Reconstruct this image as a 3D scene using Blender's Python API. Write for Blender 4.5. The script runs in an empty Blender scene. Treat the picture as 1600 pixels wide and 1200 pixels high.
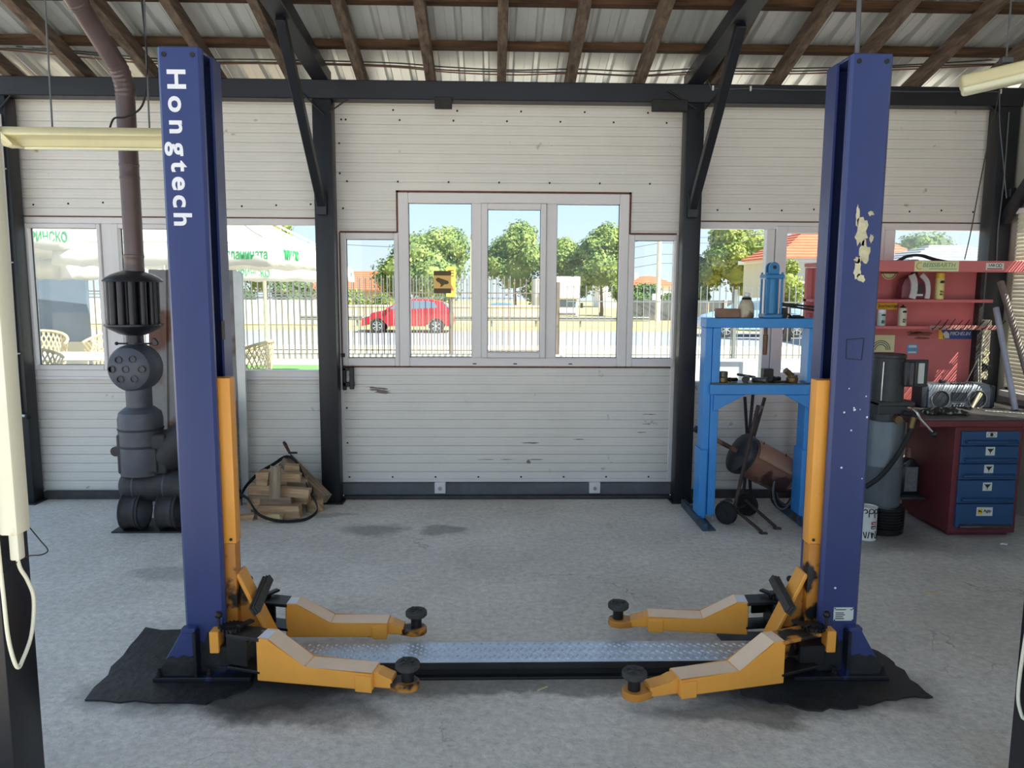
import bpy, bmesh, math, random
from mathutils import Vector, Matrix, noise

# ---------------------------------------------------------------- camera, sky, sun, exposure
SC = bpy.context.scene
COL = SC.collection
R = math.radians


def set_camera():
    pitch, yaw, roll = R(7.25), R(1.464), R(0.307)
    fw = Vector((math.sin(yaw) * math.cos(pitch), math.cos(yaw) * math.cos(pitch), -math.sin(pitch)))
    rt0 = Vector((math.cos(yaw), -math.sin(yaw), 0))
    up0 = rt0.cross(fw)
    rt = math.cos(roll) * rt0 + math.sin(roll) * up0
    up = -math.sin(roll) * rt0 + math.cos(roll) * up0
    m = Matrix((rt, up, -fw)).transposed().to_4x4()
    m.translation = (0, 0, 1.75)
    cd = bpy.data.cameras.new('camera')
    cd.sensor_width = 36
    cd.lens = 36 * 1208 / 1600
    cd.clip_start = 0.05
    cd.clip_end = 500
    co = bpy.data.objects.new('camera', cd)
    co.matrix_world = m
    COL.objects.link(co)
    SC.camera = co


set_camera()
SC.view_settings.view_transform = 'Standard'
SC.view_settings.look = 'None'
SC.view_settings.gamma = 1
SC.view_settings.use_curve_mapping = False
SC.view_settings.exposure = 1.3
SUN_STRENGTH = 6.6
SKY_STRENGTH = 0.55

w = bpy.data.worlds.new('sky')
SC.world = w
w.use_nodes = True
nt = w.node_tree
bg = nt.nodes['Background']
tc = nt.nodes.new('ShaderNodeTexCoord')
sp = nt.nodes.new('ShaderNodeSeparateXYZ')
rp = nt.nodes.new('ShaderNodeValToRGB')
nt.links.new(tc.outputs['Generated'], sp.inputs[0])
nt.links.new(sp.outputs['Z'], rp.inputs[0])
el = rp.color_ramp.elements
el[0].position = 0.0
el[0].color = (0.80, 0.89, 0.98, 1)
el[1].position = 1.0
el[1].color = (0.30, 0.52, 0.92, 1)
e = el.new(0.10); e.color = (0.64, 0.82, 0.99, 1)
e = el.new(0.35); e.color = (0.50, 0.73, 0.99, 1)
nt.links.new(rp.outputs[0], bg.inputs[0])
bg.inputs[1].default_value = SKY_STRENGTH

sd = bpy.data.lights.new('sun', 'SUN')
sd.energy = SUN_STRENGTH
sd.angle = R(0.6)
sd.color = (1.0, 0.93, 0.80)
so = bpy.data.objects.new('sun', sd)
so.rotation_euler = Vector((0.60, -0.42, 0.80)).to_track_quat('Z', 'Y').to_euler()
so.location = (20, -14, 30)
COL.objects.link(so)

# ---------------------------------------------------------------- helpers
random.seed(7)


def lin(r, g, b):
    return tuple(((c / 255) / 12.92 if c / 255 <= 0.04045 else ((c / 255 + 0.055) / 1.055) ** 2.4) for c in (r, g, b))


MATS = {}


def mat(name, rgb, rough=0.5, metal=0.0, var=0.12, scale=5.0, bump=0.0, bscale=60.0, spots=None, spec=0.5, stretch=(1, 1, 1), tint=None):
    """Procedural painted / metal / plastic material. spots=(rgb, coverage, scale): patches of wear or dirt."""
    if name in MATS:
        return MATS[name]
    m = bpy.data.materials.new(name)
    m.use_nodes = True
    n = m.node_tree.nodes
    l = m.node_tree.links
    b = n['Principled BSDF']
    b.inputs['Roughness'].default_value = rough
    b.inputs['Metallic'].default_value = metal
    b.inputs['Specular IOR Level'].default_value = spec
    base = lin(*rgb)
    tcn = n.new('ShaderNodeTexCoord')
    mp = n.new('ShaderNodeMapping')
    mp.inputs['Scale'].default_value = stretch
    l.new(tcn.outputs['Object'], mp.inputs[0])
    nz = n.new('ShaderNodeTexNoise')
    nz.inputs['Scale'].default_value = scale
    nz.inputs['Detail'].default_value = 8
    nz.inputs['Roughness'].default_value = 0.65
    l.new(mp.outputs[0], nz.inputs['Vector'])
    ramp = n.new('ShaderNodeValToRGB')
    ramp.color_ramp.elements[0].position = 0.3
    ramp.color_ramp.elements[1].position = 0.7
    lo = tuple(c * (1 - var) for c in base)
    hi = tuple(min(1, c * (1 + var)) for c in base)
    if tint:
        hi = lin(*tint)
    ramp.color_ramp.elements[0].color = (*lo, 1)
    ramp.color_ramp.elements[1].color = (*hi, 1)
    l.new(nz.outputs['Fac'], ramp.inputs[0])
    out = ramp.outputs[0]
    if spots:
        srgb, cov, ssc = spots
        n2 = n.new('ShaderNodeTexNoise')
        n2.inputs['Scale'].default_value = ssc
        n2.inputs['Detail'].default_value = 6
        l.new(mp.outputs[0], n2.inputs['Vector'])
        r2 = n.new('ShaderNodeValToRGB')
        r2.color_ramp.elements[0].position = 1 - cov
        r2.color_ramp.elements[1].position = min(1, 1 - cov + 0.06)
        r2.color_ramp.elements[0].color = (0, 0, 0, 1)
        r2.color_ramp.elements[1].color = (1, 1, 1, 1)
        l.new(n2.outputs['Fac'], r2.inputs[0])
        mx = n.new('ShaderNodeMixRGB')
        mx.inputs[2].default_value = (*lin(*srgb), 1)
        l.new(r2.outputs[0], mx.inputs[0])
        l.new(out, mx.inputs[1])
        out = mx.outputs[0]
    l.new(out, b.inputs['Base Color'])
    if bump:
        n3 = n.new('ShaderNodeTexNoise')
        n3.inputs['Scale'].default_value = bscale
        n3.inputs['Detail'].default_value = 5
        l.new(mp.outputs[0], n3.inputs['Vector'])
        bp = n.new('ShaderNodeBump')
        bp.inputs['Strength'].default_value = bump
        bp.inputs['Distance'].default_value = 0.01
        l.new(n3.outputs['Fac'], bp.inputs['Height'])
        l.new(bp.outputs[0], b.inputs['Normal'])
    MATS[name] = m
    return m


def wood(name, rgb, rgb2, axis=0, scale=1.0):
    if name in MATS:
        return MATS[name]
    st = [14.0, 14.0, 14.0]
    st[axis] = 1.2
    m = mat(name, rgb, 0.8, 0, 0.3, 2.0 * scale, 0.35, 8.0, None, 0.25, tuple(st), rgb2)
    return m


def glass_mat(name, tint=(0.93, 0.96, 0.97), gloss=0.05, haze=0.0):
    m = bpy.data.materials.new(name)
    m.use_nodes = True
    n = m.node_tree.nodes
    l = m.node_tree.links
    n.remove(n['Principled BSDF'])
    tr = n.new('ShaderNodeBsdfTransparent')
    tr.inputs[0].default_value = (*tint, 1)
    gl = n.new('ShaderNodeBsdfGlossy')
    gl.inputs['Roughness'].default_value = 0.02
    mx = n.new('ShaderNodeMixShader')
    mx.inputs[0].default_value = gloss
    l.new(tr.outputs[0], mx.inputs[1])
    l.new(gl.outputs[0], mx.inputs[2])
    last = mx
    if haze:
        df = n.new('ShaderNodeBsdfTranslucent')
        df.inputs[0].default_value = (0.8, 0.85, 0.85, 1)
        nz = n.new('ShaderNodeTexNoise')
        nz.inputs['Scale'].default_value = 2.0
        tcn = n.new('ShaderNodeTexCoord')
        l.new(tcn.outputs['Object'], nz.inputs['Vector'])
        mu = n.new('ShaderNodeMath'); mu.operation = 'MULTIPLY'
        mu.inputs[1].default_value = haze
        l.new(nz.outputs['Fac'], mu.inputs[0])
        m2 = n.new('ShaderNodeMixShader')
        l.new(mu.outputs[0], m2.inputs[0])
        l.new(mx.outputs[0], m2.inputs[1])
        l.new(df.outputs[0], m2.inputs[2])
        last = m2
    l.new(last.outputs[0], n['Material Output'].inputs[0])
    MATS[name] = m
    return m


class MB:
    """Collects shapes; build() links them as ONE mesh object."""

    def __init__(s, bevel=0.0, seg=1):
        s.bm = bmesh.new()
        s.bevel = bevel
        s.seg = seg

    def _add(s, vs, fs, M=None):
        bv = [s.bm.verts.new(M @ Vector(v) if M else v) for v in vs]
        out = []
        for f in fs:
            try:
                out.append(s.bm.faces.new([bv[i] for i in f]))
            except ValueError:
                pass
        return out

    def box(s, a, b, M=None, bevel=None):
        x0, y0, z0 = a
        x1, y1, z1 = b
        vs = [(x0, y0, z0), (x1, y0, z0), (x1, y1, z0), (x0, y1, z0), (x0, y0, z1), (x1, y0, z1), (x1, y1, z1), (x0, y1, z1)]
        fs = [(0, 3, 2, 1), (4, 5, 6, 7), (0, 1, 5, 4), (1, 2, 6, 5), (2, 3, 7, 6), (3, 0, 4, 7)]
        r = s._add(vs, fs, M)
        bw = s.bevel if bevel is None else bevel
        if bw:
            es = list({e for f in r for e in f.edges})
            bmesh.ops.bevel(s.bm, geom=es, offset=bw, segments=s.seg, affect='EDGES', profile=0.5)
        return s

    def bar(s, p, q, wx, wy, up=(0, 0, 1), bevel=None):
        """Box of section wx (sideways) by wy (along up) from p to q."""
        p, q = Vector(p), Vector(q)
        d = q - p
        L = d.length
        z = d / L
        u = Vector(up)
        x = u.cross(z)
        if x.length < 1e-4:
            x = Vector((1, 0, 0)).cross(z)
        x.normalize()
        y = z.cross(x)
        M = Matrix((x, y, z)).transposed().to_4x4()
        M.translation = p
        return s.box((-wx / 2, -wy / 2, 0), (wx / 2, wy / 2, L), M, bevel)

    def prism(s, poly, h0, h1, axis='z', M=None):
        """Extrude a polygon. axis z: (x,y); axis y: (x,z) along y; axis x: (y,z) along x."""
        def pt(p, h):
            if axis == 'z':
                return (p[0], p[1], h)
            if axis == 'y':
                return (p[0], h, p[1])
            return (h, p[0], p[1])
        n = len(poly)
        vs = [pt(p, h0) for p in poly] + [pt(p, h1) for p in poly]
        fs = [tuple(range(n))[::-1], tuple(range(n, 2 * n))] + [(i, (i + 1) % n, n + (i + 1) % n, n + i) for i in range(n)]
        r = s._add(vs, fs, M)
        if s.bevel:
            es = list({e for f in r for e in f.edges})
            bmesh.ops.bevel(s.bm, geom=es, offset=s.bevel, segments=s.seg, affect='EDGES', profile=0.5)
        return s

    def lathe(s, prof, M=None, seg=24, cap=True):
        """Revolve (r, z) profile about z."""
        n = len(prof)
        vs = []
        for i in range(seg):
            a = 2 * math.pi * i / seg
            for r, z in prof:
                vs.append((r * math.cos(a), r * math.sin(a), z))
        fs = []
        for i in range(seg):
            j = (i + 1) % seg
            for k in range(n - 1):
                fs.append((i * n + k, j * n + k, j * n + k + 1, i * n + k + 1))
        if cap:
            if prof[0][0] > 1e-6:
                fs.append(tuple(i * n for i in range(seg))[::-1])
            if prof[-1][0] > 1e-6:
                fs.append(tuple(i * n + n - 1 for i in range(seg)))
        s._add(vs, fs, M)
        return s

    def cyl(s, p, q, r, r2=None, seg=16):
        p, q = Vector(p), Vector(q)
        d = q - p
        M = d.to_track_quat('Z', 'Y').to_matrix().to_4x4()
        M.translation = p
        return s.lathe([(r, 0), (r if r2 is None else r2, d.length)], M, seg)

    def tube(s, pts, r, seg=8, closed=False, rs=None):
        """Swept round tube through points."""
        pts = [Vector(p) for p in pts]
        n = len(pts)
        vs, fs = [], []
        prev = None
        for i, p in enumerate(pts):
            a = pts[(i - 1) % n] if (closed or i > 0) else p
            b = pts[(i + 1) % n] if (closed or i < n - 1) else p
            t = (b - a)
            if t.length < 1e-9:
                t = Vector((0, 0, 1))
            t.normalize()
            if prev is None:
                x = t.orthogonal().normalized()
            else:
                x = (prev - t * prev.dot(t))
                if x.length < 1e-6:
                    x = t.orthogonal()
                x.normalize()
            prev = x
            y = t.cross(x)
            rr = rs[i] if rs else r
            for k in range(seg):
                an = 2 * math.pi * k / seg
                vs.append(p + (x * math.cos(an) + y * math.sin(an)) * rr)
        m = n if closed else n - 1
        for i in range(m):
            j = (i + 1) % n
            for k in range(seg):
                k2 = (k + 1) % seg
                fs.append((i * seg + k, i * seg + k2, j * seg + k2, j * seg + k))
        if not closed:
            fs.append(tuple(range(seg))[::-1])
            fs.append(tuple((n - 1) * seg + k for k in range(seg)))
        s._add(vs, fs)
        return s

    def strip(s, pts, w, t, up=(0, 0, 1)):
        """Flat ribbon of width w (along up) and thickness t through points."""
        pts = [Vector(p) for p in pts]
        up = Vector(up)
        n = len(pts)
        vs, fs = [], []
        for i, p in enumerate(pts):
            d = pts[min(i + 1, n - 1)] - pts[max(i - 1, 0)]
            d.normalize()
            u = (up - d * up.dot(d)).normalized()
            x = d.cross(u).normalized()
            for a, b in ((-1, -1), (1, -1), (1, 1), (-1, 1)):
                vs.append(p + x * a * t / 2 + u * b * w / 2)
        for i in range(n - 1):
            for k in range(4):
                k2 = (k + 1) % 4
                fs.append((i * 4 + k, i * 4 + k2, i * 4 + 4 + k2, i * 4 + 4 + k))
        fs.append((0, 1, 2, 3)); fs.append(tuple((n - 1) * 4 + k for k in range(4)))
        s._add(vs, fs)
        return s

    def quad(s, a, b, c, d):
        s._add([a, b, c, d], [(0, 1, 2, 3)])
        return s

    def sphere(s, c, r, sub=2, sc=(1, 1, 1)):
        M = Matrix.Translation(c) @ Matrix.Diagonal((r * sc[0], r * sc[1], r * sc[2], 1))
        bmesh.ops.create_icosphere(s.bm, subdivisions=sub, radius=1, matrix=M)
        return s

    def mesh(s, name, m, smooth=None):
        bmesh.ops.recalc_face_normals(s.bm, faces=s.bm.faces[:])
        me = bpy.data.meshes.new(name)
        s.bm.to_mesh(me)
        s.bm.free()
        if m:
            me.materials.append(m)
        if smooth:
            try:
                me.shade_smooth()
                me.set_sharp_from_angle(angle=R(smooth))
            except Exception:
                pass
        return me

    def build(s, name, m, parent=None, smooth=35, loc=None, rot=None, world=True):
        me = s.mesh(name, m, smooth)
        return place(name, me, parent, loc, rot, world)


def rootloc(o):
    v = Vector((0, 0, 0))
    while o:
        v = v + o.location
        o = o.parent
    return v


def place(name, me, parent=None, loc=None, rot=None, world=True):
    o = bpy.data.objects.new(name, me)
    COL.objects.link(o)
    if parent:
        o.parent = parent
        if loc is None and world:
            me.transform(Matrix.Translation(-rootloc(parent)))
        elif loc is not None and world:
            loc = Vector(loc) - rootloc(parent)
    if loc is not None:
        o.location = loc
    if rot is not None:
        o.rotation_euler = rot
    return o


def tag(o, label=None, cat=None, group=None, kind=None):
    if label: o['label'] = label
    if cat: o['category'] = cat
    if group: o['group'] = group
    if kind: o['kind'] = kind
    return o


def thing(name, label, cat, loc=(0, 0, 0), rot=(0, 0, 0), group=None):
    o = bpy.data.objects.new(name, None)
    o.empty_display_size = 0.1
    COL.objects.link(o)
    o.location = loc
    o.rotation_euler = rot
    return tag(o, label, cat, group)


def struct(name, label=None, cat=None):
    o = bpy.data.objects.new(name, None)
    COL.objects.link(o)
    o['kind'] = 'structure'
    if label: o['label'] = label
    if cat: o['category'] = cat
    return o


def text_mesh(body, size, m, name='lettering', depth=0.001, bold=0.0, space=1.0, align='CENTER'):
    cu = bpy.data.curves.new('t', 'FONT')
    cu.body = body
    cu.size = size
    cu.extrude = depth
    cu.offset = bold * size
    cu.space_character = space
    cu.align_x = align
    cu.align_y = 'CENTER'
    cu.resolution_u = 4
    ob = bpy.data.objects.new('t', cu)
    COL.objects.link(ob)
    bpy.context.view_layer.update()
    dg = bpy.context.evaluated_depsgraph_get()
    me = bpy.data.meshes.new_from_object(ob.evaluated_get(dg))
    bpy.data.objects.remove(ob)
    bpy.data.curves.remove(cu)
    me.name = name
    me.materials.clear()
    me.materials.append(m)
    return me


def text(body, size, m, parent, center, xdir, ydir, name='lettering', sx=1.0, bold=0.0, space=1.0, depth=0.0008, shear=0.0):
    """Lettering lying on a surface: xdir is the reading direction, ydir the letters' up."""
    me = text_mesh(body, size, m, name, depth, bold, space)
    x = Vector(xdir).normalized()
    y = Vector(ydir).normalized()
    z = x.cross(y)
    M = Matrix((x, y, z)).transposed().to_4x4()
    M.translation = Vector(center)
    sh = Matrix.Identity(4)
    sh[0][1] = shear
    me.transform(M @ sh @ Matrix.Diagonal((sx, 1, 1, 1)))
    return place(name, me, parent)


def copy_tree(o, parent=None):
    c = o.copy()
    COL.objects.link(c)
    c.parent = parent
    for ch in o.children:
        copy_tree(ch, c)
    return c

# ---------------------------------------------------------------- materials of the building
WHITE_PANEL = mat('white_sandwich_panel', (226, 221, 213), 0.45, 0, 0.05, 1.5, 0.03, 30, ((170, 160, 150), 0.30, 9.0))
PVC = mat('white_pvc', (226, 220, 218), 0.35, 0, 0.03, 3)
BLACK_STEEL = mat('black_painted_steel', (26, 27, 33), 0.42, 0, 0.25, 6, 0.05, 50)
GREY_STEEL = mat('dull_grey_steel', (98, 100, 104), 0.5, 0.3, 0.2, 6)
RAFTER_WOOD = wood('rafter_wood', (82, 67, 57), (128, 110, 96), 1)
PURLIN_WOOD = wood('purlin_wood', (48, 36, 28), (104, 76, 54), 0)
GALV = mat('galvanised_sheet', (204, 206, 204), 0.42, 0.45, 0.14, 2.5, 0.05, 12, None, 0.5, (1, 0.25, 1))
RUBBER = mat('black_rubber', (26, 26, 27), 0.7, 0, 0.25, 12)
DARK_IRON = mat('dark_iron', (48, 46, 46), 0.5, 0.5, 0.3, 10, 0.1, 60)
CHROME = mat('bright_steel', (190, 190, 188), 0.25, 0.9, 0.08, 8)
FOAM = mat('brown_foam_sealant', (110, 72, 56), 0.9, 0, 0.3, 20, 0.4, 40)
GLASS = glass_mat('window_glass', (0.90, 0.93, 0.935), 0.03)
GLASS_DIRTY = glass_mat('dusty_window_glass', (0.90, 0.93, 0.93), 0.03, 0.2)


def concrete():
    m = bpy.data.materials.new('concrete_floor')
    m.use_nodes = True
    n = m.node_tree.nodes
    l = m.node_tree.links
    b = n['Principled BSDF']
    b.inputs['Roughness'].default_value = 0.62
    tcn = n.new('ShaderNodeTexCoord')

    def noi(sc, det=8, ro=0.6, vec=None):
        q = n.new('ShaderNodeTexNoise')
        q.inputs['Scale'].default_value = sc
        q.inputs['Detail'].default_value = det
        q.inputs['Roughness'].default_value = ro
        l.new(vec or tcn.outputs['Object'], q.inputs['Vector'])
        return q

    def ramp(src, p0, c0, p1, c1):
        q = n.new('ShaderNodeValToRGB')
        q.color_ramp.elements[0].position = p0
        q.color_ramp.elements[0].color = (*c0, 1)
        q.color_ramp.elements[1].position = p1
        q.color_ramp.elements[1].color = (*c1, 1)
        l.new(src, q.inputs[0])
        return q

    def mixc(fac, a, c2, typ='MIX', f=None):
        q = n.new('ShaderNodeMixRGB')
        q.blend_type = typ
        if fac is not None:
            l.new(fac, q.inputs[0])
        else:
            q.inputs[0].default_value = f
        l.new(a, q.inputs[1])
        if isinstance(c2, tuple):
            q.inputs[2].default_value = (*c2, 1)
        else:
            l.new(c2, q.inputs[2])
        return q.outputs[0]

    base = ramp(noi(0.9, 9, 0.62).outputs['Fac'], 0.30, lin(196, 190, 182), 0.72, lin(232, 227, 220)).outputs[0]
    fine = ramp(noi(26, 10, 0.75).outputs['Fac'], 0.30, (0.60, 0.595, 0.585), 0.70, (1.30, 1.29, 1.27)).outputs[0]
    col = mixc(None, base, fine, 'MULTIPLY', 0.75)
    # fine dark scratches and grit
    grit = ramp(noi(75, 4, 0.7).outputs['Fac'], 0.62, (0, 0, 0), 0.70, (1, 1, 1)).outputs[0]
    gm = ramp(noi(2.2, 5).outputs['Fac'], 0.36, (0.15, 0.15, 0.15), 0.64, (0.85, 0.85, 0.85)).outputs[0]
    gmul = mixc(None, grit, gm, 'MULTIPLY', 1.0)
    col = mixc(gmul, col, lin(78, 74, 70))
    # hairline cracks
    wv = noi(1.6, 5)
    va = n.new('ShaderNodeVectorMath'); va.operation = 'MULTIPLY_ADD'
    va.inputs[1].default_value = (0.55, 0.55, 0.55)
    l.new(wv.outputs['Color'], va.inputs[0])
    l.new(tcn.outputs['Object'], va.inputs[2])
    vo = n.new('ShaderNodeTexVoronoi')
    vo.feature = 'DISTANCE_TO_EDGE'
    vo.inputs['Scale'].default_value = 0.85
    l.new(va.outputs[0], vo.inputs['Vector'])
    ck = ramp(vo.outputs['Distance'], 0.001, (1, 1, 1), 0.004, (0, 0, 0)).outputs[0]
    ckm = ramp(noi(1.3, 3).outputs['Fac'], 0.52, (0, 0, 0), 0.62, (0.65, 0.65, 0.65)).outputs[0]
    ckk = mixc(None, ck, ckm, 'MULTIPLY', 1.0)
    col = mixc(ckk, col, lin(62, 58, 55))
    # oil stains, and darker patches by the arms, cover and bench, placed on the slab
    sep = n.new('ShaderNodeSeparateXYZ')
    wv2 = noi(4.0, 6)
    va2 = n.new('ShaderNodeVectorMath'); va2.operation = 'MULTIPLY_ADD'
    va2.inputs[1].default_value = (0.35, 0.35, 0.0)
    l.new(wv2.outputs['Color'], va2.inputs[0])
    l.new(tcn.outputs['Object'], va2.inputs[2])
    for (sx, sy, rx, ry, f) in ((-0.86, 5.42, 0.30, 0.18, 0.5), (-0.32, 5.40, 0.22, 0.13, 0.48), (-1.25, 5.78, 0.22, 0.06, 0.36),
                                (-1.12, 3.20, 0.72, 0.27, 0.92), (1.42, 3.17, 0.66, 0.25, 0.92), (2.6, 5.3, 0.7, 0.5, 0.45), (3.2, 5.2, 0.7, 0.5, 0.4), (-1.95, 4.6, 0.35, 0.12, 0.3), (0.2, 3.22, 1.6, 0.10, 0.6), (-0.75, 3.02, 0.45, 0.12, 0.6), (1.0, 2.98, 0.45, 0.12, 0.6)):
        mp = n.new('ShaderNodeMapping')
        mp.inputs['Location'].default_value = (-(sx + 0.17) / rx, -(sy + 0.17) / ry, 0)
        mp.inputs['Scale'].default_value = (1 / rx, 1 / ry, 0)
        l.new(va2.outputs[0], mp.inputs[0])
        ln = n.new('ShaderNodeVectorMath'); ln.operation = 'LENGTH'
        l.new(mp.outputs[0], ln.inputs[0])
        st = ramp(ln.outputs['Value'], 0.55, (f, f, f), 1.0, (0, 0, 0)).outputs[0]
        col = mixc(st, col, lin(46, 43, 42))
    l.new(col, b.inputs['Base Color'])
    bp = n.new('ShaderNodeBump')
    bp.inputs['Strength'].default_value = 0.6
    bp.inputs['Distance'].default_value = 0.012
    l.new(noi(38, 8, 0.7).outputs['Fac'], bp.inputs['Height'])
    l.new(bp.outputs[0], b.inputs['Normal'])
    rr = ramp(noi(5, 6).outputs['Fac'], 0.3, (0.48, 0.48, 0.48), 0.7, (0.75, 0.75, 0.75)).outputs[0]
    l.new(rr, b.inputs['Roughness'])
    return m


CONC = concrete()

# ---------------------------------------------------------------- floor and ground
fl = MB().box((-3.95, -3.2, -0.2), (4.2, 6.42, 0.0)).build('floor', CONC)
tag(fl, 'worn grey concrete workshop floor with cracks and oil stains', 'floor', kind='structure')

# ---------------------------------------------------------------- roof: rafters, purlins, corrugated sheets
SL = 0.279


def zr(y):
    """height of the rafters' underside"""
    return 3.285 + SL * (6.1 - y)


ceil = struct('ceiling', 'corrugated metal roof on brown wooden rafters and purlins', 'ceiling')
ROOF_Y0, ROOF_Y1 = -1.0, 6.72  # unseen front edge cut back so sunlit floor brightens the room
for x in (-3.625, -3.084, -2.565, -2.09, -1.53, -0.998, -0.476, 0.066, 0.591, 1.123, 1.70, 2.17, 2.695, 3.257, 3.80):
    tw = random.uniform(-0.004, 0.004)
    dx = random.uniform(-0.012, 0.012)
    MB(0.004).bar((x + dx, ROOF_Y0, zr(ROOF_Y0) + 0.052), (x, ROOF_Y1 - 0.1, zr(ROOF_Y1 - 0.1) + 0.052), 0.072 + tw, 0.10).build('rafter', RAFTER_WOOD, ceil)
yy = 5.885
k = 0
while yy > -0.95:
    z = zr(yy) + 0.104
    MB(0.003).box((-4.15, yy - 0.045, z + 0.002), (4.35, yy + 0.045, z + 0.05)).build('purlin', PURLIN_WOOD, ceil)
    yy -= 0.5
# one more purlin outside, over the eaves
MB(0.003).box((-4.15, 6.55, zr(6.6) + 0.106), (4.35, 6.64, zr(6.6) + 0.154)).build('purlin', PURLIN_WOOD, ceil)
PITCH = 0.19
x = -4.2
i = 0
while x < 4.3:
    prof = []
    for r in range(5):
        bx = x + r * PITCH
        prof += [(bx, 0), (bx + 0.060, 0), (bx + 0.062, 0.003), (bx + 0.070, 0.003), (bx + 0.072, 0), (bx + 0.128, 0), (bx + 0.142, 0.032), (bx + 0.172, 0.032), (bx + 0.186, 0)]
    prof.append((x + 5 * PITCH + 0.03, 0))
    off = 0.004 * (i % 2)
    mb = MB()
    vs = []
    for yv in (ROOF_Y0 - 0.1, 1.5, 4.0, 5.2, ROOF_Y1):
        for px_, pz in prof:
            vs.append((px_, yv, zr(yv) + 0.16 + pz + off))
    n_ = len(prof)
    fs = [(a * n_ + b, a * n_ + b + 1, (a + 1) * n_ + b + 1, (a + 1) * n_ + b) for a in range(4) for b in range(n_ - 1)]
    mb._add(vs, fs)
    o = mb.build('roof_sheet', GALV, ceil, smooth=None)
    md = o.modifiers.new('t', 'SOLIDIFY'); md.thickness = 0.0012
    x += 5 * PITCH
    i += 1

# ---------------------------------------------------------------- steel frame
WY = 6.28      # inner face of the back wall


def steel(name, label, cat, mb, m=BLACK_STEEL):
    return tag(mb.build(name, m), label, cat)


b_ = thing('eaves_beam', 'long black steel beam across the top of the panel wall', 'beam', (0, 6.17, 3.145))
MB(0.006).box((-4.0, 6.10, 3.145), (4.2, 6.24, 3.285)).build('beam_body', BLACK_STEEL, b_)
MB(0.003).box((-0.44, 6.07, 3.075), (-0.31, 6.10, 3.16)).build('bracket_plate', DARK_IRON, b_)
MB(0.003).box((1.21, 6.07, 3.072), (1.484, 6.10, 3.16)).build('bracket_plate', DARK_IRON, b_)
for xx in (1.67, 1.96, 2.73, 3.9):
    MB(0.001).box((xx, 6.085, 3.235), (xx + 0.012, 6.10, 3.27)).build('cable_clip', PVC, b_)
MB().tube([(1.64, 6.092, 3.30), (1.66, 6.092, 3.25), (1.8, 6.092, 3.246), (1.96, 6.092, 3.252), (2.3, 6.092, 3.244), (2.73, 6.092, 3.25), (3.2, 6.092, 3.243), (3.9, 6.092, 3.25)], 0.004, 6).build('cable', GREY_STEEL, b_)


def column(x0, x1, label, rods):
    c = thing('steel_column', label, 'column', ((x0 + x1) / 2, 6.17, 0))
    MB(0.008, 2).box((x0, 6.10, 0), (x1, 6.24, 3.145)).build('post', BLACK_STEEL, c)
    MB(0.003).box((x0 - 0.03, 6.06, 0), (x1 + 0.03, 6.25, 0.012)).build('base_plate', BLACK_STEEL, c)
    for p, q in rods:
        MB().cyl((p[0], 6.085, p[1]), (q[0], 6.085, q[1]), 0.006, seg=8).build('tie_rod', DARK_IRON, c)
    return c


column(-1.371, -1.225, 'black steel column left of the garage door', [((-1.46, 3.20), (-1.27, 3.02)), ((-1.08, 3.15), (-1.24, 3.04))])
column(1.484, 1.624, 'black steel column right of the garage door', [((1.33, 3.23), (1.55, 3.10)), ((1.72, 3.21), (1.56, 3.03))])
cl_ = column(-3.86, -3.655, 'black corner column at the left end of the wall', [((-3.6, 3.14), (-3.70, 3.03))])
cr_ = column(3.92, 4.085, 'black corner column behind the red tool shelf', [((3.80, 3.16), (3.93, 3.06))])
MB(0.004).box((4.0, 6.02, 2.45), (4.05, 6.10, 2.52)).build('bracket', BLACK_STEEL, cr_)
MB(0.006).bar((4.02, 6.09, 2.28), (4.02, 5.2, 3.2), 0.06, 0.09).build('knee_brace', BLACK_STEEL, cr_)
MB().tube([(3.985, 6.092, 3.1), (3.99, 6.092, 2.6), (3.975, 6.092, 2.2), (3.985, 6.092, 1.9)], 0.006, 6).build('cable', GREY_STEEL, cr_)

for x0, x1, s in ((-1.371, -1.245, 'left'), (1.484, 1.61, 'right')):
    zb = lambda y: 3.285 + 0.09 * (6.1 - y)
    pl = [(6.235, zb(6.235)), (-0.8, zb(-0.8)), (-0.8, zb(-0.8) + 0.15), (6.235, zb(6.235) + 0.10)]
    bm_ = MB(0.005).prism(pl, x0, x1, 'x')
    steel('tie_beam', 'dark steel tie beam running overhead from the %s door column' % s, 'beam', bm_)
    xm = (x0 + x1) / 2
    kb = thing('knee_brace', 'slanted black knee brace rising from the %s door column' % s, 'brace', (xm, 6.08, 2.36))
    MB(0.004).bar((xm, 6.07, 2.36), (xm, 5.03, 3.375), 0.062, 0.062).build('brace_bar', BLACK_STEEL, kb)
    MB(0.002).box((xm - 0.04, 6.05, 2.28), (xm + 0.04, 6.098, 2.46)).build('foot_plate', BLACK_STEEL, kb)

# near posts either side of the camera's doorway
for x0, x1, s in ((-1.69, -1.502, 'left'), (1.797, 1.98, 'right')):
    npst = thing('front_post', 'black steel post in the near foreground at the %s edge' % s, 'post', ((x0 + x1) / 2, 2.4, 0))
    MB(0.006, 2).box((x0, 2.30, 0), (x1, 2.46, 3.55)).build('post', BLACK_STEEL, npst)
    MB(0.003).box((x0 - 0.03, 2.27, 0), (x1 + 0.03, 2.49, 0.012)).build('base_plate', BLACK_STEEL, npst)


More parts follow.
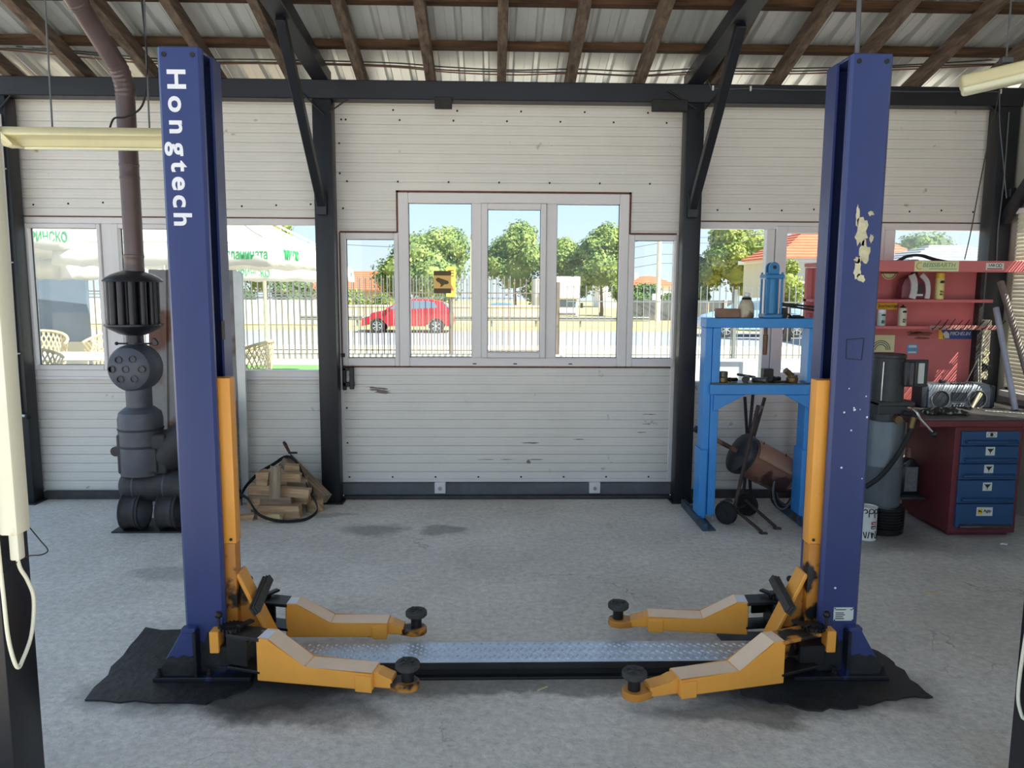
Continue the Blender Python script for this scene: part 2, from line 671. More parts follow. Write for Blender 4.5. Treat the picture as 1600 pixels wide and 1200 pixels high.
# ---------------------------------------------------------------- ribbed wall panels
def ribbed(x0, x1, z0, z1, y=WY, th=0.06, pitch=0.073, zoff=0.0):
    """Sandwich panel: a front face with real horizontal grooves every pitch and two faint beads between."""
    prof = [(y, z0)]
    k0 = math.ceil((z0 - zoff) / pitch)
    zz = zoff + k0 * pitch
    while zz < z1 - 0.008:
        if zz > z0 + 0.008:
            prof += [(y, zz - 0.005), (y + 0.013, zz - 0.0035), (y + 0.013, zz + 0.0035), (y, zz + 0.005)]
        for q in (0.024, 0.049):
            if z0 + 0.008 < zz + q < z1 - 0.008:
                prof += [(y, zz + q - 0.003), (y - 0.0015, zz + q), (y, zz + q + 0.003)]
        zz += pitch
    prof += [(y, z1)]
    n_ = len(prof)
    mb = MB()
    vs = [(x0, a, b) for a, b in prof] + [(x1, a, b) for a, b in prof] + [(x0, y + th, z0), (x0, y + th, z1), (x1, y + th, z0), (x1, y + th, z1)]
    fs = [(i, i + 1, n_ + i + 1, n_ + i) for i in range(n_ - 1)]
    q = 2 * n_
    fs += [(q, q + 2, q + 3, q + 1), (0, n_, q + 2, q), (n_ - 1, q + 1, q + 3, 2 * n_ - 1)]
    fs += [tuple(range(n_)) + (q + 1, q), tuple(range(n_, 2 * n_)) + (q + 3, q + 2)]
    mb._add(vs, fs)
    return mb


wall = struct('wall_back', 'white ribbed sandwich panel wall either side of the garage door', 'wall')
ribbed(-3.80, -1.305, 2.275, 3.25).build('panel', WHITE_PANEL, wall, None)
ribbed(-3.80, -1.305, 0.06, 1.0).build('panel', WHITE_PANEL, wall, None)
ribbed(1.56, 4.0, 2.275, 3.25).build('panel', WHITE_PANEL, wall, None)
ribbed(1.56, 4.0, 0.06, 0.945).build('panel', WHITE_PANEL, wall, None)
MB().box((-3.80, WY - 0.004, 2.262), (-1.371, WY + 0.05, 2.276)).build('foam_seam', FOAM, wall, None)
MB().box((1.624, WY - 0.004, 2.262), (4.0, WY + 0.05, 2.276)).build('foam_seam', FOAM, wall, None)
RAIL = mat('dirty_base_rail', (64, 60, 60), 0.6, 0.1, 0.3, 8, 0.1, 40)
tag(MB(0.003).box((-3.655, WY - 0.05, 0), (-1.371, WY + 0.05, 0.065)).build('baseboard_left', RAIL), 'dark base rail under the left panel wall', 'baseboard', kind='structure')
tag(MB(0.003).box((1.624, WY - 0.05, 0), (3.92, WY + 0.05, 0.065)).build('baseboard_right', RAIL), 'dark base rail under the right panel wall', 'baseboard', kind='structure')


# ---------------------------------------------------------------- windows
def frame(mb, x0, x1, z0, z1, wl, wr, wb, wt, y0, y1):
    mb.box((x0, y0, z0), (x0 + wl, y1, z1))
    mb.box((x1 - wr, y0, z0), (x1, y1, z1))
    mb.box((x0 + wl, y0, z0), (x1 - wr, y1, z0 + wb))
    mb.box((x0 + wl, y0, z1 - wt), (x1 - wr, y1, z1))
    return mb


def pane(x0, x1, z0, z1, parent, m=GLASS, y=WY + 0.035):
    MB().box((x0, y, z0), (x1, y + 0.006, z1)).build('pane', m, parent, None)


GASKET = mat('black_gasket', (30, 30, 32), 0.6)


def gasket(x0, x1, z0, z1, parent, y):
    mb = MB()
    frame(mb, x0, x1, z0, z1, 0.005, 0.005, 0.005, 0.005, y - 0.003, y + 0.01)
    mb.build('gasket', GASKET, parent, None)


# left window
wl = struct('window_1', 'wide white framed window behind the stove', 'window')
fr = MB(0.004)
frame(fr, -3.80, -1.371, 1.0, 2.265, 0.10, 0.02, 0.06, 0.05, WY - 0.02, WY + 0.06)
fr.box((-3.08, WY - 0.02, 1.06), (-3.0, WY + 0.06, 2.215))
fr.box((-2.22, WY - 0.02, 1.06), (-2.13, WY + 0.06, 2.215))
fr.build('window_frame', PVC, wl)
for x0, x1 in ((-3.70, -3.08), (-3.0, -2.22)):
    sh = frame(MB(0.005), x0, x1, 1.06, 2.215, 0.058, 0.030, 0.038, 0.036, WY - 0.035, WY + 0.05).build('sash', PVC, wl)
    pane(x0 + 0.05, x1 - 0.025, 1.09, 2.185, wl, GLASS_DIRTY)
    gasket(x0 + 0.056, x1 - 0.028, 1.096, 2.181, wl, WY + 0.02)
MB(0.003).box((-2.985, WY - 0.07, 1.55), (-2.965, WY - 0.035, 1.62)).box((-2.985, WY - 0.085, 1.60), (-2.965, WY - 0.065, 1.70)).build('window_handle', PVC, wl)
pane(-2.13, -1.39, 1.06, 2.215, wl, GLASS)
MB(0.003).box((-3.80, WY - 0.035, 0.985), (-1.371, WY - 0.0, 1.008)).build('window_sill', PVC, wl)

# right window
wr = struct('window_2', 'wide white framed window behind the blue press', 'window')
fr = MB(0.004)
frame(fr, 1.624, 4.0, 0.945, 2.265, 0.03, 0.02, 0.03, 0.055, WY - 0.02, WY + 0.06)
fr.box((2.205, WY - 0.02, 0.975), (2.27, WY + 0.06, 2.21))
fr.box((3.16, WY - 0.02, 0.975), (3.25, WY + 0.06, 2.21))
fr.build('window_frame', PVC, wr)
frame(MB(0.005), 2.275, 3.155, 0.975, 2.235, 0.09, 0.09, 0.07, 0.055, WY - 0.035, WY + 0.05).build('sash', PVC, wr)
pane(1.65, 2.21, 0.97, 2.215, wr, GLASS)
pane(2.36, 3.07, 1.04, 2.185, wr, GLASS)
gasket(2.362, 3.068, 1.043, 2.183, wr, WY + 0.02)
pane(3.25, 3.985, 0.97, 2.215, wr, GLASS_DIRTY)

# ---------------------------------------------------------------- garage door
dr = struct('door_1', 'white ribbed sliding garage door with a stepped row of five windows', 'door')
DW = WY
ribbed(-1.30, 1.555, 2.485, 3.24, DW, 0.05).build('panel', WHITE_PANEL, dr, None)
ribbed(-1.30, -0.752, 2.172, 2.4845, DW, 0.05).build('panel', WHITE_PANEL, dr, None)
ribbed(1.092, 1.555, 2.172, 2.4845, DW, 0.05).build('panel', WHITE_PANEL, dr, None)
ribbed(-1.30, 1.555, 0.158, 1.092, DW, 0.05).build('panel', WHITE_PANEL, dr, None)
MB(0.002).box((-1.30, DW - 0.006, 0.13), (1.555, DW + 0.055, 0.157)).build('bottom_trim', PVC, dr)
MB(0.002).box((-1.30, DW - 0.006, 0.157), (-1.207, DW + 0.058, 2.168)).build('edge_trim', PVC, dr)
MB(0.002).box((1.462, DW - 0.006, 0.157), (1.555, DW + 0.058, 2.168)).build('edge_trim', PVC, dr)
# stepped foam seams
fs_ = MB()
for a, b in (((-0.766, 2.478), (1.106, 2.492)), ((-0.766, 2.165), (-0.745, 2.492)), ((1.085, 2.165), (1.106, 2.492)), ((-1.215, 2.162), (-0.766, 2.174)), ((1.106, 2.162), (1.478, 2.174)), ((-1.2, 1.084), (1.46, 1.096)), ((-1.222, 1.096), (-1.21, 2.165))):
    fs_.box((a[0], DW - 0.008, a[1]), (b[0], DW + 0.04, b[1]))
fs_.build('foam_seam', FOAM, dr, None)
Y0, Y1 = DW - 0.02, DW + 0.055
f1 = MB(0.005)
frame(f1, -1.21, -0.752, 1.098, 2.16, 0.042, 0.035, 0.064, 0.05, Y0, Y1)
f1.build('window_frame', PVC, dr)
f2 = MB(0.005)
frame(f2, -0.750, 1.09, 1.098, 2.476, 0.08, 0.075, 0.07, 0.08, Y0, Y1)
f2.box((-0.168, Y0, 1.168), (-0.09, Y1, 2.396)).box((0.428, Y0, 1.168), (0.514, Y1, 2.396))
f2.build('window_frame', PVC, dr)
frame(MB(0.006), -0.09, 0.428, 1.168, 2.396, 0.05, 0.045, 0.045, 0.045, DW - 0.04, DW + 0.045).build('sash', PVC, dr)
f3 = MB(0.005)
frame(f3, 1.092, 1.478, 1.098, 2.16, 0.048, 0.006, 0.066, 0.045, Y0, Y1)
f3.build('window_frame', PVC, dr)
for x0, x1, z0, z1 in ((-1.17, -0.785, 1.16, 2.112), (-0.672, -0.166, 1.166, 2.398), (-0.042, 0.385, 1.211, 2.353), (0.512, 1.017, 1.166, 2.398), (1.138, 1.474, 1.162, 2.117)):
    pane(x0, x1, z0, z1, dr)
    gasket(x0 + 0.001, x1 - 0.001, z0 + 0.001, z1 - 0.001, dr, DW + 0.02)
for xx in (-0.16, 0.17, 0.62):
    MB(0.001).box((xx, Y0 - 0.003, 1.115), (xx + 0.03, Y0 + 0.002, 1.123)).build('drain_slot', GASKET, dr)
scr = MB().lathe([(0.0, -0.006), (0.005, -0.005), (0.008, 0.0)], Matrix.Rotation(R(90), 4, 'X') @ Matrix.Diagonal((1, 1, -1, 1)), 8).mesh('screw', DARK_IRON, 40)
pts = [(-1.18 + 0.355 * i, 0.172) for i in range(8)] + [(-1.19, 0.46), (-1.19, 0.75), (-1.205, 2.85), (-1.205, 2.62), (-1.185, 2.35), (-1.185, 3.03)]
pts += [(-1.15 + 0.42 * i, 3.03) for i in range(7)] + [(-1.15 + 0.40 * i, 2.56) for i in range(7)] + [(-0.78 + 0.5 * i, 3.105) for i in range(5)]
for (a, b) in pts:
    place('screw', scr, dr, (a, DW - 0.001, b))
for i_ in range(9):
    place('screw', scr, wall, (-3.6 + 0.27 * i_, WY - 0.001, 2.36 + 0.01 * (i_ % 3)))
    place('screw', scr, wall, (1.8 + 0.26 * i_, WY - 0.001, 2.36 + 0.01 * (i_ % 2)))
for xx in (-0.42, 0.86):
    g = MB(0.003).box((xx - 0.055, DW - 0.055, 0.045), (xx + 0.035, DW - 0.007, 0.135)).build('guide_bracket', PVC, dr)
    MB().cyl((xx - 0.01, DW - 0.075, 0.09), (xx - 0.01, DW - 0.05, 0.09), 0.014, seg=10).build('bolt', CHROME, g)
DIRT = mat('dark_scuff_mark', (128, 116, 108), 0.8, 0, 0.3, 30)
rnd = random.Random(5)
for (sx, sz, w_, h_) in ((-0.95, 0.915, 0.11, 0.010), (-0.92, 0.895, 0.09, 0.008), (-0.90, 0.88, 0.07, 0.010), (-0.98, 0.90, 0.03, 0.006), (0.32, 0.46, 0.07, 0.006), (0.36, 0.32, 0.08, 0.004), (0.72, 0.49, 0.05, 0.004), (1.24, 0.55, 0.06, 0.004), (1.30, 0.70, 0.07, 0.003), (1.28, 0.62, 0.05, 0.003), (0.30, 0.30, 0.02, 0.02), (-0.05, 0.32, 0.10, 0.003), (0.12, 0.32, 0.06, 0.003)):
    poly = [(sx + w_ * rnd.uniform(.5, 1.1) * math.cos(a), sz + h_ * rnd.uniform(.4, 1.3) * math.sin(a) + 0.25 * w_ * math.cos(a) * (1 if sx < 0 and sz > 0.85 else 0) * -0.4) for a in [2 * math.pi * i / 14 for i in range(14)]]
    MB().prism(poly, DW - 0.0022, DW - 0.0015, 'y').build('scuff_mark', DIRT, dr, None)
lk = MB(0.004).box((-1.215, DW - 0.03, 0.93), (-1.12, DW + 0.0, 0.965)).box((-1.215, DW - 0.03, 1.06), (-1.13, DW + 0.0, 1.085)).box((-1.155, DW - 0.05, 0.91), (-1.12, DW - 0.02, 1.09)).box((-1.215, DW - 0.03, 0.90), (-1.185, DW, 1.10)).build('latch', BLACK_STEEL, dr)
MB(0.002).box((-1.222, DW - 0.025, 1.17), (-1.19, DW - 0.005, 1.2)).build('hinge', BLACK_STEEL, dr)
tag(MB(0.003).box((-1.30, WY - 0.035, 0.03), (1.555, WY + 0.05, 0.125)).build('trim_1', GREY_STEEL), 'grey steel floor rail below the garage door', 'rail', kind='structure')
tag(MB(0.01, 2).box((-1.225, WY - 0.075, 0.0), (1.484, WY + 0.08, 0.03)).build('trim_2', RAIL), 'dirty concrete sill under the door rail', 'sill', kind='structure')

# camera warning sticker on the door window
st = thing('warning_sticker', 'yellow surveillance camera warning sticker on the door window', 'sticker', (-0.40, WY + 0.03, 1.76))
YEL = mat('yellow_sticker', (240, 194, 104), 0.5, 0, 0.06, 8)
BROWN = mat('brown_print', (96, 74, 44), 0.6, 0, 0.1, 8)
def zpx(x, z): return (x, WY + 0.028, z)
MB().box((-0.475, WY + 0.029, 1.685), (-0.335, WY + 0.0335, 1.865)).build('sticker_sheet', YEL, st, None)
MB().box((-0.475, WY + 0.0275, 1.828), (-0.335, WY + 0.029, 1.865)).build('printed_band', BROWN, st, None)
MB().box((-0.475, WY + 0.0275, 1.685), (-0.335, WY + 0.029, 1.725)).build('printed_band', BROWN, st, None)
MB().prism([(-0.46, 1.80), (-0.44, 1.812), (-0.36, 1.785), (-0.352, 1.768), (-0.37, 1.758), (-0.39, 1.758), (-0.405, 1.742), (-0.425, 1.735), (-0.418, 1.755), (-0.432, 1.772), (-0.45, 1.78)], WY + 0.0275, WY + 0.029, 'y').build('camera_symbol', BROWN, st, None)

# ---------------------------------------------------------------- right wall with its blind window
rw = struct('wall_right', 'grey panelled side wall with a blind window', 'wall')
XW = 4.1
WZ0, WZ1, WYA, WYB = 0.95, 2.35, 4.9, 6.02
top = lambda y: zr(y) + 0.10
SIDE = mat('grey_side_panel', (186, 182, 170), 0.5, 0, 0.08, 2, 0.05, 30)
for pl in ([(-1.0, 0), (WYA, 0), (WYA, top(WYA)), (-1.0, top(-1.0))], [(WYA, 0), (WYB, 0), (WYB, WZ0), (WYA, WZ0)], [(WYA, WZ1), (WYB, WZ1), (WYB, top(WYB)), (WYA, top(WYA))], [(WYB, 0), (6.34, 0), (6.34, top(6.34) - 0.12), (WYB, top(WYB))]):
    MB().prism(pl, XW, XW + 0.06, 'x').build('panel', SIDE, rw, None)
wb = struct('window_3', 'side window with a half closed white venetian blind', 'window')
mbf = MB(0.004)
for a, b in (((WYA, WZ0), (WYB, WZ0 + 0.05)), ((WYA, WZ1 - 0.05), (WYB, WZ1)), ((WYA, WZ0), (WYA + 0.05, WZ1)), ((WYB - 0.05, WZ0), (WYB, WZ1)), ((5.40, WZ0), (5.46, WZ1))):
    mbf.box((XW - 0.012, a[0], a[1]), (XW + 0.05, b[0], b[1]))
mbf.build('window_frame', PVC, wb)
MB().box((XW + 0.02, WYA + 0.03, WZ0 + 0.03), (XW + 0.026, WYB - 0.03, WZ1 - 0.03)).build('pane', GLASS, wb, None)
BLIND = mat('white_blind_slat', (222, 218, 200), 0.5, 0, 0.05, 3)
sl_me = MB().prism([(-0.0, -0.004), (0.004, 0.014), (0.010, 0.030), (0.0115, 0.0295), (0.0055, 0.0135), (0.0015, -0.004)], WYA + 0.02, WYB - 0.03, 'y').mesh('slat', BLIND, 40)
nsl = 46
for i in range(nsl):
    z = WZ0 + 0.03 + i * (WZ1 - WZ0 - 0.06) / nsl
    place('slat', sl_me, wb, (XW - 0.045, 0, z), (0, R(random.uniform(-4, 10)), 0))
MB(0.003).box((XW - 0.065, WYA, WZ1 - 0.03), (XW - 0.02, WYB, WZ1 + 0.01)).build('blind_rail', PVC, wb)
MB(0.003).box((XW - 0.06, WYA, 0.90), (XW + 0.0, WYB, 0.948)).build('window_sill', PVC, wb)

# ---------------------------------------------------------------- two post vehicle lift
BLUE = mat('blue_lift_paint', (52, 64, 114), 0.32, 0, 0.10, 2.5, 0.03, 25, ((120, 128, 165), 0.25, 30.0), 0.5, (1, 1, 0.35))
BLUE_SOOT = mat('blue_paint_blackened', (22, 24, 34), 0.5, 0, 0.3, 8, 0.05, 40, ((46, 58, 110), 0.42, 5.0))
YELLOW = mat('amber_lift_paint', (236, 162, 66), 0.38, 0, 0.08, 3, 0.03, 30, ((96, 62, 30), 0.27, 16.0))
YELLOW_TOP = mat('amber_paint_pale', (240, 210, 182), 0.6, 0, 0.08, 4, 0.03, 30, ((120, 80, 50), 0.28, 14.0))
YELLOW_DIRTY = mat('amber_paint_greasy', (196, 128, 48), 0.5, 0, 0.15, 4, 0.05, 30, ((26, 22, 20), 0.48, 7.0))
GREASE = mat('greasy_black_metal', (27, 26, 27), 0.42, 0.2, 0.3, 9, 0.1, 40, ((88, 68, 40), 0.30, 14.0))
YOKE_TOP = mat('yoke_black_with_wear', (40, 38, 37), 0.45, 0.1, 0.3, 8, 0.05, 40, ((206, 170, 130), 0.36, 11.0))
PADRUBBER = mat('worn_rubber_pad', (62, 60, 58), 0.85, 0, 0.3, 22, 0.4, 60)
WHITE_LETTER = mat('white_lettering', (226, 228, 236), 0.4, 0, 0.04, 10)
BARE = mat('bare_primer_patch', (196, 190, 158), 0.6, 0, 0.3, 20)
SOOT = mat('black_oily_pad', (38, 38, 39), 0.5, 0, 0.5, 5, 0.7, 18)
PLATE = mat('nameplate_print', (206, 212, 206), 0.4, 0, 0.05, 12)


def blob_outline(pts, jit, n=6, seed=1):
    rnd = random.Random(seed)
    out = []
    m = len(pts)
    for i in range(m):
        a, b = Vector(pts[i]), Vector(pts[(i + 1) % m])
        for k in range(n):
            p = a.lerp(b, k / n)
            out.append((p.x + rnd.uniform(-jit, jit), p.y + rnd.uniform(-jit, jit)))
    return out


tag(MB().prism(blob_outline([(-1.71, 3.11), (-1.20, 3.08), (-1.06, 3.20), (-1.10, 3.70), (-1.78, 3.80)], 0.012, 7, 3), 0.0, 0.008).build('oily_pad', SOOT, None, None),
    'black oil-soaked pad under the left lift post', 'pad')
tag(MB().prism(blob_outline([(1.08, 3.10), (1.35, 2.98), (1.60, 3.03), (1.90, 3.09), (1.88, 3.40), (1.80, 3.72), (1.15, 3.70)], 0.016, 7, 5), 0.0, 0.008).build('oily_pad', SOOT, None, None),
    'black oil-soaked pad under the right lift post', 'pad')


def lift_post(xo, s, y0, side):
    """xo outer face, s=+1 when the centre lies towards +X. u runs inwards from the outer face, v away from the camera."""
    lab = {'left': 'blue lift post with white lettering, amber arms on its right', 'right': 'blue lift post with worn sticker, amber arms on its left'}[side]
    L = thing('lift_post', lab, 'vehicle lift', (xo + s * 0.09, y0 + 0.12, 0.0))
    X = lambda u: xo + s * u
    t = 0.010
    D = 0.25
    prof = [(0.0, 0.012), (0.012, 0.0), (0.165, 0.0), (0.177, 0.012), (0.177, 0.030), (0.167, 0.030), (0.167, t + 0.002), (t, t + 0.002), (t, D - t), (0.167, D - t), (0.167, 0.135), (0.177, 0.135), (0.177, D - 0.012), (0.165, D), (0.012, D), (0.0, D - 0.012)]
    col = MB().prism([(X(u), y0 + v) for u, v in prof], 0.022, 2.70).build('post_column', BLUE, L, 30)
    MB(0.003).box((X(0.004), y0 + 0.006, 2.694), (X(0.168), y0 + D - 0.006, 2.706)).build('top_plate', BLUE, L)
    for u in (0.03, 0.145):
        MB().lathe([(0.0, -0.004), (0.010, -0.004), (0.010, 0.004)], Matrix.Translation((X(u), y0, 2.672)) @ Matrix.Rotation(R(90), 4, 'X') @ Matrix.Diagonal((1, 1, -1, 1)), 12).build('bolt_hole', DARK_IRON, L)
    # inner guide and cable within the channel
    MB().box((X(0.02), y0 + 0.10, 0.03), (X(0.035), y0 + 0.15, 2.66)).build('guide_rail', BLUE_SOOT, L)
    MB().tube([(X(0.12), y0 + 0.10, 2.66), (X(0.125), y0 + 0.105, 2.0), (X(0.13), y0 + 0.10, 1.36)], 0.005, 6).build('steel_cable', DARK_IRON, L)
    # base plate, gussets and anchors
    MB(0.003).box((X(-0.13), y0 - 0.06, 0.008), (X(0.30), y0 + 0.34, 0.026)).build('base_plate', BLUE_SOOT, L)
    for v in (-0.034, D + 0.012):
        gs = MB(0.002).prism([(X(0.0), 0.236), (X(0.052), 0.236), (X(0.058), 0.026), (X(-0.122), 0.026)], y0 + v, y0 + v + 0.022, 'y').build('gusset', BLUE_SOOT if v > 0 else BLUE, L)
        if v < 0:   # tar splashed over the gusset's foot and the post beside it
            MB().prism([(X(0.058), 0.026), (X(-0.122), 0.026), (X(-0.075), 0.105), (X(-0.05), 0.118), (X(-0.03), 0.108), (X(0.0), 0.122), (X(0.03), 0.112), (X(0.056), 0.13)], y0 + v - 0.0015, y0 + v - 0.0002, 'y').build('tar_splash', SOOT, gs, None)
            MB().prism([(X(0.065), 0.026), (X(0.172), 0.026), (X(0.172), 0.21), (X(0.15), 0.235), (X(0.12), 0.20), (X(0.10), 0.215), (X(0.08), 0.16), (X(0.066), 0.17)], y0 - 0.0012, y0 - 0.0001, 'y').build('tar_splash', SOOT, L, None)
    MB(0.002).prism([(X(-0.004), 0.245), (X(0.056), 0.245), (X(0.056), 0.225), (X(-0.004), 0.225)], y0 - 0.040, y0, 'y').build('gusset_lip', BLUE, L)
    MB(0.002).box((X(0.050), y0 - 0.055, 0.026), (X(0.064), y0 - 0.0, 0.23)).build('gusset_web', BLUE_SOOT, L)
    for u, v in ((-0.11, -0.035), (0.11, -0.035), (-0.11, D + 0.05), (0.2, D + 0.06)):
        MB().lathe([(0.020, 0.026), (0.020, 0.030), (0.013, 0.031), (0.013, 0.046), (0.008, 0.047), (0.008, 0.062), (0, 0.062)], Matrix.Translation((X(u), y0 + v, 0)), 6).build('anchor_bolt', DARK_IRON, L)
    # carriage
    car = MB(0.004, 2).box((X(0.125), y0 + 0.055, 0.60), (X(0.222), y0 + 0.125, 1.345)).build('carriage', YELLOW, L)
    MB(0.004, 2).box((X(0.120), y0 + 0.057, 0.17), (X(0.215), y0 + 0.125, 0.60)).build('carriage_foot', YELLOW_DIRTY, L)
    for zz, u in ((0.68, 0.15), (0.62, 0.20), (0.635, 0.135)):
        MB().sphere((X(u), y0 + 0.052, zz), 0.008, 1, (1, 0.6, 1)).build('rivet', DARK_IRON, car)
    if True:
        MB().tube([(X(0.145 + 0.006 * (k % 2)), y0 + 0.04, 1.34 - 0.02 * k) for k in range(36)], 0.005, 5).build('chain', DARK_IRON, L)
    # web and inclined arm-guard plate with its rubber strip
    MB(0.003).prism([(X(0.20), 0.46), (X(0.225), 0.42), (X(0.37), 0.13), (X(0.17), 0.13), (X(0.17), 0.46)], y0 + 0.10, y0 + 0.115, 'y').build('carriage_web', YELLOW_DIRTY, L)
    pl = MB(0.004).bar((X(0.215), y0 + 0.115, 0.455), (X(0.365), y0 + 0.115, 0.12), 0.105, 0.018, (s * 0.9, 0, 0.42)).build('guard_plate', YELLOW, L)
    rb = MB(0.003)
    c0 = Vector((X(0.292), y0 + 0.10, 0.335))
    ax = Vector((0.0, 0.85, 0.25)).normalized()
    nrm = Vector((s * 0.9, 0, 0.42)).normalized()
    for k in range(3):
        off = nrm * (0.010 + 0.013 * k)
        wd = 0.05 - 0.006 * k
        rb.bar(c0 + off - ax * 0.115, c0 + off + ax * 0.115, wd, 0.011, nrm)
    rb.build('rubber_strip', PADRUBBER, L)
    # arm cross tube
    MB(0.004).box((X(0.185), y0 - 0.10, 0.10), (X(0.30), y0 + 0.36, 0.19)).build('cross_tube', GREASE, L)
    return L, X


def lift_arm(parent, X, s, y0, front, b0, b1, pad, high=0.19, low=0.080, padz=0.14, clean=False):
    """Swing arm: yoke at the carriage, cranked box arm, telescopic tongue and round pad."""
    A = thing('x', 'x', 'x')
    bpy.data.objects.remove(A)
    z0 = 0.07
    b0, b1 = Vector((b0[0], b0[1], 0)), Vector((b1[0], b1[1], 0))
    pad = Vector((pad[0], pad[1], 0))
    d = (b1 - b0).normalized()
    nrm = Vector((-d.y, d.x, 0))
    if nrm.y < 0:
        nrm = -nrm
    Wd = 0.105
    Lh = (b1 - b0).length
    M = Matrix((d, nrm, Vector((0, 0, 1)))).transposed().to_4x4()
    M.translation = b0

    def shp(mb, poly, v0, v1):
        return mb.prism(poly, v0, v1, 'y', M)
    k = 0.055   # flat top before the slope
    kk = 0.215
    body = [(0, z0), (Lh, z0 + 0.004), (Lh, z0 + low), (kk, z0 + low), (k, z0 + high), (0, z0 + high)]
    arm = shp(MB(0.004), body, 0.0, Wd).build('swing_arm', YELLOW, parent)
    # top faces in a paler amber than the sides
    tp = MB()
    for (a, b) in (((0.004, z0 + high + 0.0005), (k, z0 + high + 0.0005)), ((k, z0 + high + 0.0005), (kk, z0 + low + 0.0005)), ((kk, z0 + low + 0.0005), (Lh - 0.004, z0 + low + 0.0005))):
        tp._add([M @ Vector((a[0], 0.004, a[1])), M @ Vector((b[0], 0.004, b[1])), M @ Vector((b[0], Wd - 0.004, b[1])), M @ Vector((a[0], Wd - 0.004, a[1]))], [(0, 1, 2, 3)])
    tp.build('pale_top', YELLOW_TOP, arm, None)
    lq = z0 + high + 0.0012
    MB()._add([], [])
    q_ = MB()
    q_._add([M @ Vector((0.006, 0.012, lq)), M @ Vector((k - 0.004, 0.012, lq)), M @ Vector((k - 0.004, Wd - 0.02, lq)), M @ Vector((0.006, Wd - 0.02, lq))], [(0, 1, 2, 3)])
    if not clean:
        q_.build('arm_label', WHITE_LETTER, arm, None)
    cl = MB(0.003)
    shp(cl, [(Lh - 0.075, z0 - 0.004), (Lh - 0.002, z0 - 0.004), (Lh - 0.002, z0 + low - 0.012), (Lh - 0.075, z0 + low - 0.012)], -0.007, -0.001).build('collar', YELLOW, arm)
    # tongue
    e = (pad - b0)
    le, ve = e.dot(d), e.dot(nrm)
    tg = MB(0.003)
    shp(tg, [(Lh - 0.03, z0 + 0.010), (le - 0.058, z0 + 0.010), (le - 0.058, z0 + low - 0.026), (Lh + 0.045, z0 + low - 0.020), (Lh + 0.020, z0 + low - 0.004), (Lh - 0.03, z0 + low - 0.004)], 0.018, Wd - 0.018).build('arm_tongue', YELLOW, parent)
    eye = MB(0.003)
    cx, cy = le, Wd / 2
    arc = [(cx + 0.050 * math.cos(a), cy + 0.050 * math.sin(a)) for a in [R(-110 + 20 * i) for i in range(12)]]
    poly = [(cx - 0.075, cy - 0.032)] + arc + [(cx - 0.075, cy + 0.032)]
    eye.prism(poly, z0 + 0.004, z0 + 0.036, 'z', M).build('pad_eye', YELLOW_DIRTY, parent)
    pc = M @ Vector((cx, cy, 0))
    pd = MB()
    pd.lathe([(0.026, z0 + 0.036), (0.026, z0 + 0.085), (0.036, z0 + 0.09)], Matrix.Translation(pc), 18)
    pd.build('pad_screw', GREASE, parent)
    pp = MB().lathe([(0.0, z0 + 0.088), (0.044, z0 + 0.088), (0.052, z0 + 0.096), (0.052, z0 + 0.112), (0.047, z0 + 0.118), (0.03, z0 + 0.119), (0.028, z0 + 0.115), (0, z0 + 0.115)], Matrix.Translation(pc), 22).build('lifting_pad', PADRUBBER, parent)
    for q in range(4):
        a = q * math.pi / 2 + 0.5
        MB(0.002).box((-0.006, 0.012, z0 + 0.115), (0.006, 0.045, z0 + 0.122), Matrix.Translation(pc) @ Matrix.Rotation(a, 4, 'Z')).build('pad_rib', PADRUBBER, pp)
    # yoke: upper and lower plates around the pivot pin
    pv = Vector((X(0.235), y0 + (-0.075 if front else 0.33), 0))
    c = b0 + nrm * Wd / 2
    dd = (c - pv)
    n2 = Vector((-dd.y, dd.x, 0)).normalized() * (Wd / 2)
    for za, zb_ in ((z0 + high - 0.016, z0 + high), (z0 + 0.03, z0 + 0.044)):
        pol = [(pv + n2).xy, (pv - n2).xy, (c - n2 + dd.normalized() * 0.02).xy, (c + n2 + dd.normalized() * 0.02).xy]
        MB(0.003).prism([tuple(p) for p in pol], za, zb_).build('yoke_plate', (YELLOW_DIRTY if clean and front else YOKE_TOP) if za > 0.2 else GREASE, parent)
    fy = -0.01
    MB(0.003).bar((pv + dd * 0.02 - n2 * 0.9 + Vector((0, 0, z0 + 0.115))), (pv + dd * 0.72 - n2 * 0.9 + Vector((0, 0, z0 + 0.115))), 0.012, high - 0.07).build('yoke_cheek', YELLOW_DIRTY if (clean and front) else GREASE, parent)
    # toothed arm lock on the yoke
    gr = MB()
    for q in range(18):
        a = 2 * math.pi * q / 18
        gr.box((0.040, -0.0045, 0), (0.052, 0.0045, 0.016), Matrix.Translation(pv + Vector((0, 0, z0 + high + 0.001))) @ Matrix.Rotation(a, 4, 'Z'))
    gr.lathe([(0.0, 0), (0.044, 0), (0.044, 0.016), (0.02, 0.016), (0.02, 0.021), (0, 0.021)], Matrix.Translation(pv + Vector((0, 0, z0 + high + 0.001))), 20)
    tag(gr.build('lock_gear', GREASE, parent), None, None, None, None)
    MB(0.003).bar(pv + Vector((s * 0.03, -0.02, z0 + high + 0.02)), pv + Vector((s * 0.075, 0.045, z0 + high + 0.02)), 0.03, 0.012).build('gear_segment', GREASE, parent)
    # pull pin with ball knob and bracket
    bx = X(0.165) if front else X(0.17)
    by = y0 - 0.105 if front else y0 + 0.31
    MB(0.003).box((bx - 0.02, by - 0.006, 0.165), (bx + 0.020, by + 0.055, 0.262)).build('pin_bracket', YELLOW, parent)
